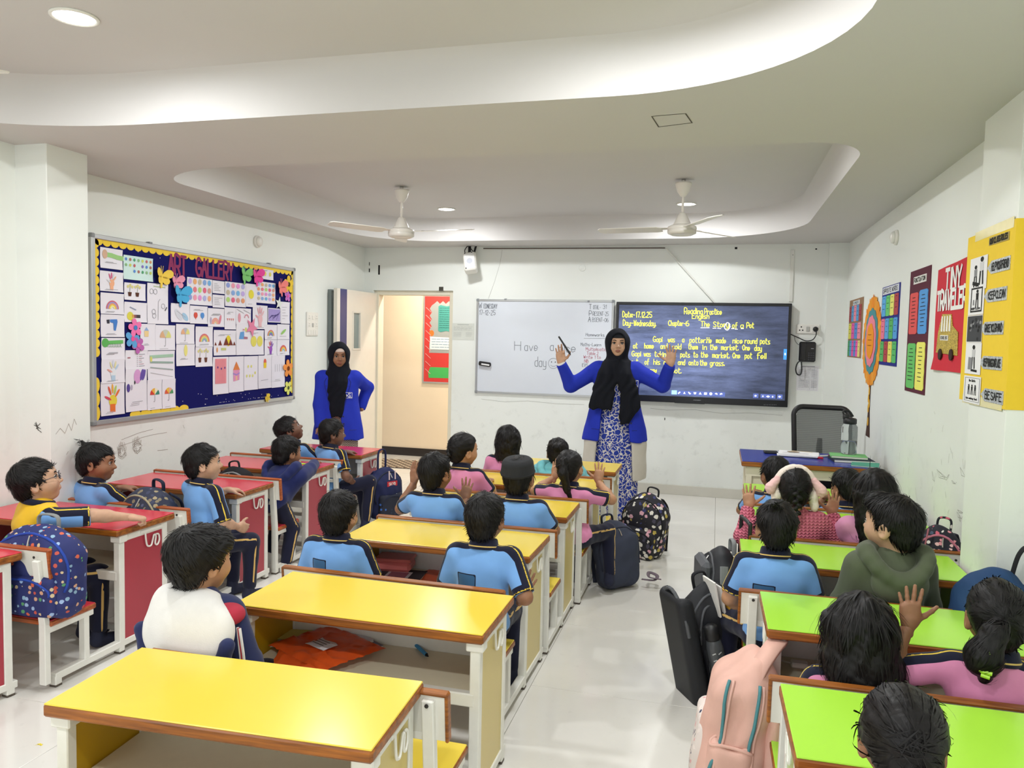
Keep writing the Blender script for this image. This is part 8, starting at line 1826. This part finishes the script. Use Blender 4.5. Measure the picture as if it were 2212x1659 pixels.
def book(label, x, y, z, w_, h_, t_, rz, c, grp=None, name='notebook'):
    t = thing(name, label, 'book', (x, y, z), rz, grp); b = MB(); b.bx(-w_ / 2, -h_ / 2, .001, w_ / 2, h_ / 2, t_ - .001, cc('efece4')); b.build('pages', t); b = MB(); b.bx(-w_ / 2 - .002, -h_ / 2 - .002, t_ - .0015, w_ / 2 + .002, h_ / 2 + .002, t_, cc(c)); b.bx(-w_ / 2 - .002, -h_ / 2 - .002, 0, w_ / 2 + .002, h_ / 2 + .002, .0012, cc(c)); b.bx(-w_ / 2 - .003, -h_ / 2 - .002, 0, -w_ / 2, h_ / 2 + .002, t_, cc(c)); b.build('cover', t); return t
zs = .4015; bx_, by_ = -1.36, 2.50
book('grey-covered notebook under the orange plastic bag', bx_ + .03, by_ + .05, zs, .20, .25, .012, RG(-28), '8f8fa0'); book('white notebook under the orange plastic bag', bx_ + .0, by_ + .05, zs + .013, .19, .24, .010, RG(-20), 'e4e2e6')
t = thing('plastic_bag', 'crumpled orange plastic bag with a paper label hanging off the yellow desk shelf', 'bag', (bx_, by_, zs + .024), RG(-25))
b = MB(); crumple(b, [(-.17, -.13, 0), (.16, -.14, 0), (.17, .14, 0), (-.16, .15, 0)], 0, .006, ORB, 16, 3); b.build('body', t, True)
b = MB(); crumple(b, [(-.02, -.24, -.045), (.10, -.25, -.05), (.14, -.13, 0), (-.10, -.13, 0)], 0, .007, ORB, 9, 4); b.build('torn_edge', t, True)
b = MB(); crumple(b, [(-.05, -.05, .016), (.05, -.05, .016), (.05, .02, .016), (-.05, .02, .016)], 0, .001, PAPER, 4, 5); frl = lambda u, v, d: (u, v, .026 + d); [b.fline([(-.03, -.035 + .015 * k), (.03, -.033 + .015 * k)], .003, .0, DK, frl) for k in range(3)]; b.build('label', t)
t = onshelf('paper_bundle', 'white paper bundle with a small yellow print at the left of the shelf', 'paper', 640, 1372, .402, RG(10)); b = MB(); crumple(b, [(-.11, -.13), (.10, -.13), (.12, .13), (-.10, .13)], 0, .003, PAPER, 8, 6); b.build('sheets', t, True); b = MB(); b.bx(-.05, -.08, .013, .06, .02, .015, cc('e0d77a')); b.build('yellow_print', t)
p = onz(895, 1390, .41); q = onz(925, 1418, .41); t = thing('felt_pen', 'light blue felt pen lying on the yellow desk shelf', 'pen', p); d = q - p; b = MB(); b.tube([(0, 0, 0), d * .88], .007, cc('4f9bd0'), 10); b.build('barrel', t); b = MB(); b.tube([d * .88, d], [.0065, .002], DK, 8); b.build('tip', t)
t = thing('plastic_scrap', 'crumpled dark plastic scrap on the floor beneath the yellow desk', 'litter', onz(885, 1480, 0)); b = MB(); crumple(b, [(-.06, -.03), (.06, -.04), (.07, .04), (-.05, .05)], 0, .018, mat('grey_plastic_film', 'a39ca2', .25), 7, 8, .002); b.build('film', t, True)
# third desk's shelf
t = thing('lunch_box', 'coral pink plastic box on the shelf between the two seated boys', 'box', (-1.52, 3.50, zs + .014), RG(8)); PKP = mat('coral_plastic', 'ec7f78', .25); b = MB(); b.bx(-.09, -.06, 0, .09, .06, .05, PKP, .015); b.build('base', t); b = MB(); b.bx(-.096, -.066, .05, .096, .066, .066, PKP, .008); b.build('lid', t)
t = book('dark workbook with a framed picture under the pink box', -1.47, 3.42, zs, .24, .18, .012, RG(6), '4a4246'); b = MB(); b.bx(-.06, -.06, .0125, .06, .05, .0135, cc('d9cfd0')); b.bx(-.045, -.045, .0136, .045, .035, .0142, cc('a86a78')); b.build('picture', t)
t = thing('plastic_bag', 'flat orange plastic folder bag beside the pink box on the shelf', 'bag', (-1.30, 3.47, zs), RG(-15)); b = MB(); crumple(b, [(-.10, -.12), (.13, -.10), (.14, .13), (-.10, .11)], 0, .004, ORB, 9, 9, .001); b.build('body', t, True)
t = thing('open_book', 'open workbook with white pages at the front of the shelf', 'book', (-1.14, 3.42, zs), RG(-12))
for k in (-1, 1):
    b = MB(); V = [(k * (.002 + .12 * i / 6), y, .004 + .022 * math.sin(math.pi * min(1, i / 6 + .12)) * (1 - i / 9)) for i in range(7) for y in (-.085, .085)]; b.add(V, [(2 * i, 2 * i + 2, 2 * i + 3, 2 * i + 1) if k > 0 else (2 * i, 2 * i + 1, 2 * i + 3, 2 * i + 2) for i in range(6)], PAPER); o = b.build('page', t, True)
    b = MB(); [b.fline([(k * .03, -.06 + .02 * r), (k * .03 + k * .06, -.06 + .02 * r)], .003, .0, PRN, lambda u, v, d: (u, v, .030)) for r in range(6)]; b.build('print', o)
# red column
t = thing('blue_box', 'light blue box on the shelf beside the boy with letters on his shirt', 'box', (-2.83, 4.08, zs)); b = MB(); b.bx(-.07, -.07, 0, .07, .07, .045, cc('5f9fd2'), .004); b.build('carton', t); b = MB(); b.bx(-.068, -.0715, .022, .068, -.0705, .043, cc('cfe2f0')); b.build('label', t)
t = thing('paper_star', 'lime green paper star on the red desk in front of the fleece child', 'decoration', (-2.98, 4.98, .6225), RG(20)); b = MB(); b.prism([(math.cos(math.pi / 5 * k) * (.11 if k % 2 == 0 else .05), math.sin(math.pi / 5 * k) * (.11 if k % 2 == 0 else .05)) for k in range(10)], 0, .003, cc('b4ee4a'), TOPF); b.build('star', t)
for k, (px, py) in enumerate(((520, 1292), (548, 1274), (508, 1300))):
    t = thing('paper_scrap', ['white paper scrap on the floor by the red desk, middle of three', 'white paper scrap nearest the red desk rail', 'white paper scrap closest to the white-hooded child'][k], 'litter', onz(px, py, 0)); b = MB(); crumple(b, [(-.045, -.03), (.06, -.02), (.05, .03), (-.05, .035)], 0, .004, PAPER, 4, k, .001); b.build('scrap', t)
t = thing('paper_scrap', 'tiny yellow scrap on the floor tiles at the lower left', 'litter', onz(86, 1609, 0)); b = MB(); crumple(b, [(-.012, -.007), (.016, -.004), (.01, .008), (-.01, .008)], 0, .003, cc('e8d24a'), 3, 5, .001); b.build('scrap', t)
# green column
t = thing('plug_adapter', 'small white plastic piece on the green desk shelf', 'plastic', (.33, 2.93, zs)); b = MB(); b.bx(-.03, -.02, 0, .03, .02, .02, PLAST, .005); b.build('case', t); b = MB(); b.tube(catmull([(-.03, 0, .012), (-.06, .02, .008), (-.07, .05, .006)], 4), .003, PLAST, 6); b.build('wire', t)
t = thing('phone_case', 'small dark navy box on the green desk shelf beside the messy-haired girl', 'box', (.49, 2.92, zs)); b = MB(); b.bx(-.04, -.05, 0, .04, .05, .06, fab('navy_canvas', '23283c'), .006); b.build('case', t); b = MB(); b.bx(-.041, -.051, .045, .041, .051, .05, BLK2, .001); b.build('lid_seam', t)
# teacher's table
zt = .7515
t = thing('water_bottle', 'large clear water bottle with a black flip lid on the teacher table', 'bottle', (.955, 6.06, zt + .035)); CLP = NT('clear_plastic'); CLP.b.inputs['Transmission Weight'].default_value = .9; CLP.rough(.05); CLP.col((.86, .9, .9)); CLP.b.inputs['IOR'].default_value = 1.12; CLP = CLP.m
b = MB(); b.lathe([(.048, 0), (.055, .006), (.056, .15), (.054, .155), (.056, .16), (.055, .20), (.04, .222), (.036, .225)], CLP, 28); b.build('body', t, True); b = MB(); WAT = NT('water'); WAT.b.inputs['Transmission Weight'].default_value = 1; WAT.rough(0); WAT.b.inputs['IOR'].default_value = 1.2; WAT.col((.75, .8, .8)); b.lathe([(.05, .004), (.0525, .01), (.053, .095), (.001, .095)], WAT.m, 28); b.build('water', t, True)
b = MB(); b.lathe([(.042, .22), (.047, .224), (.047, .255), (.04, .262), (.02, .266)], CHB, 28); b.bx(-.05, -.016, .25, -.01, .016, .29, CHB, .006); b.build('lid', t, True); b = MB(); b.tube(catmull([(-.035, 0, .27), (-.05, 0, .31), (-.01, 0, .315), (.02, 0, .275)], 5), .007, CHB, 8); b.build('carry_loop', t, True)
book('white-edged dark notebook, lowest of the pile under the water bottle', .955, 5.93, zt, .27, .20, .018, RG(4), '2e3440', 'notebooks on the teacher table'); book('green-covered notebook on top of the pile by the bottle', .945, 6.0, zt + .0185, .24, .18, .014, RG(-3), '7fc07a', 'notebooks on the teacher table'); book('teal notebook at the right end of the teacher table', 1.02, 5.76, zt, .17, .20, .008, RG(-12), '4f9a82', 'notebooks on the teacher table')
t = thing('worksheet_pile', 'pile of white worksheets with brown printing on the teacher table', 'paper', (.60, 6.05, zt), RG(-8)); b = MB()
for k in range(4): b.cbox((rnd.uniform(-.012, .012), rnd.uniform(-.01, .01), .003 + .005 * k), (.14, .10, .0018), PAPER, 0, rot(rnd.uniform(-.12, .12), 0, 0)); b.build('sheet', t); b = MB()
b.fell(-.03, .03, .045, .03, .0225, cc('9a8468'), 14, TOPF); [b.fline([(-.1, -.06 + .02 * k), (.08, -.06 + .02 * k)], .004, .0225, PRN, TOPF) for k in range(3)]; b.fline([(.1, .08), (-.05, .09)], .008, .0225, cc('e0b84a'), TOPF); b.build('printing', t)
for k, (x, y, a) in enumerate(((.70, 5.95, -20), (.79, 6.05, 35))):
    t = thing('red_pen', ['red-capped white pen lying in front of the worksheets', 'short red-capped pen at the right of the worksheets'][k], 'pen', (x, y, zt + .008), RG(a)); b = MB(); b.tube([(-.08, 0, 0), (.03, 0, 0)], .0065, PLAST, 8); b.build('barrel', t); b = MB(); b.tube([(.03, 0, 0), (.07, 0, 0)], .0078, cc('c02438'), 8); b.build('cap', t)
t = thing('black_wallet', 'flat black case on the left of the teacher table', 'case', (.415, 6.10, zt), RG(5)); b = MB(); b.bx(-.05, -.04, 0, .05, .04, .016, CHB, .004); b.build('case', t); b = MB(); b.bx(-.048, -.0405, .007, .048, -.0395, .010, mat('case_seam', '3a3a3e', .5)); b.build('seam', t)
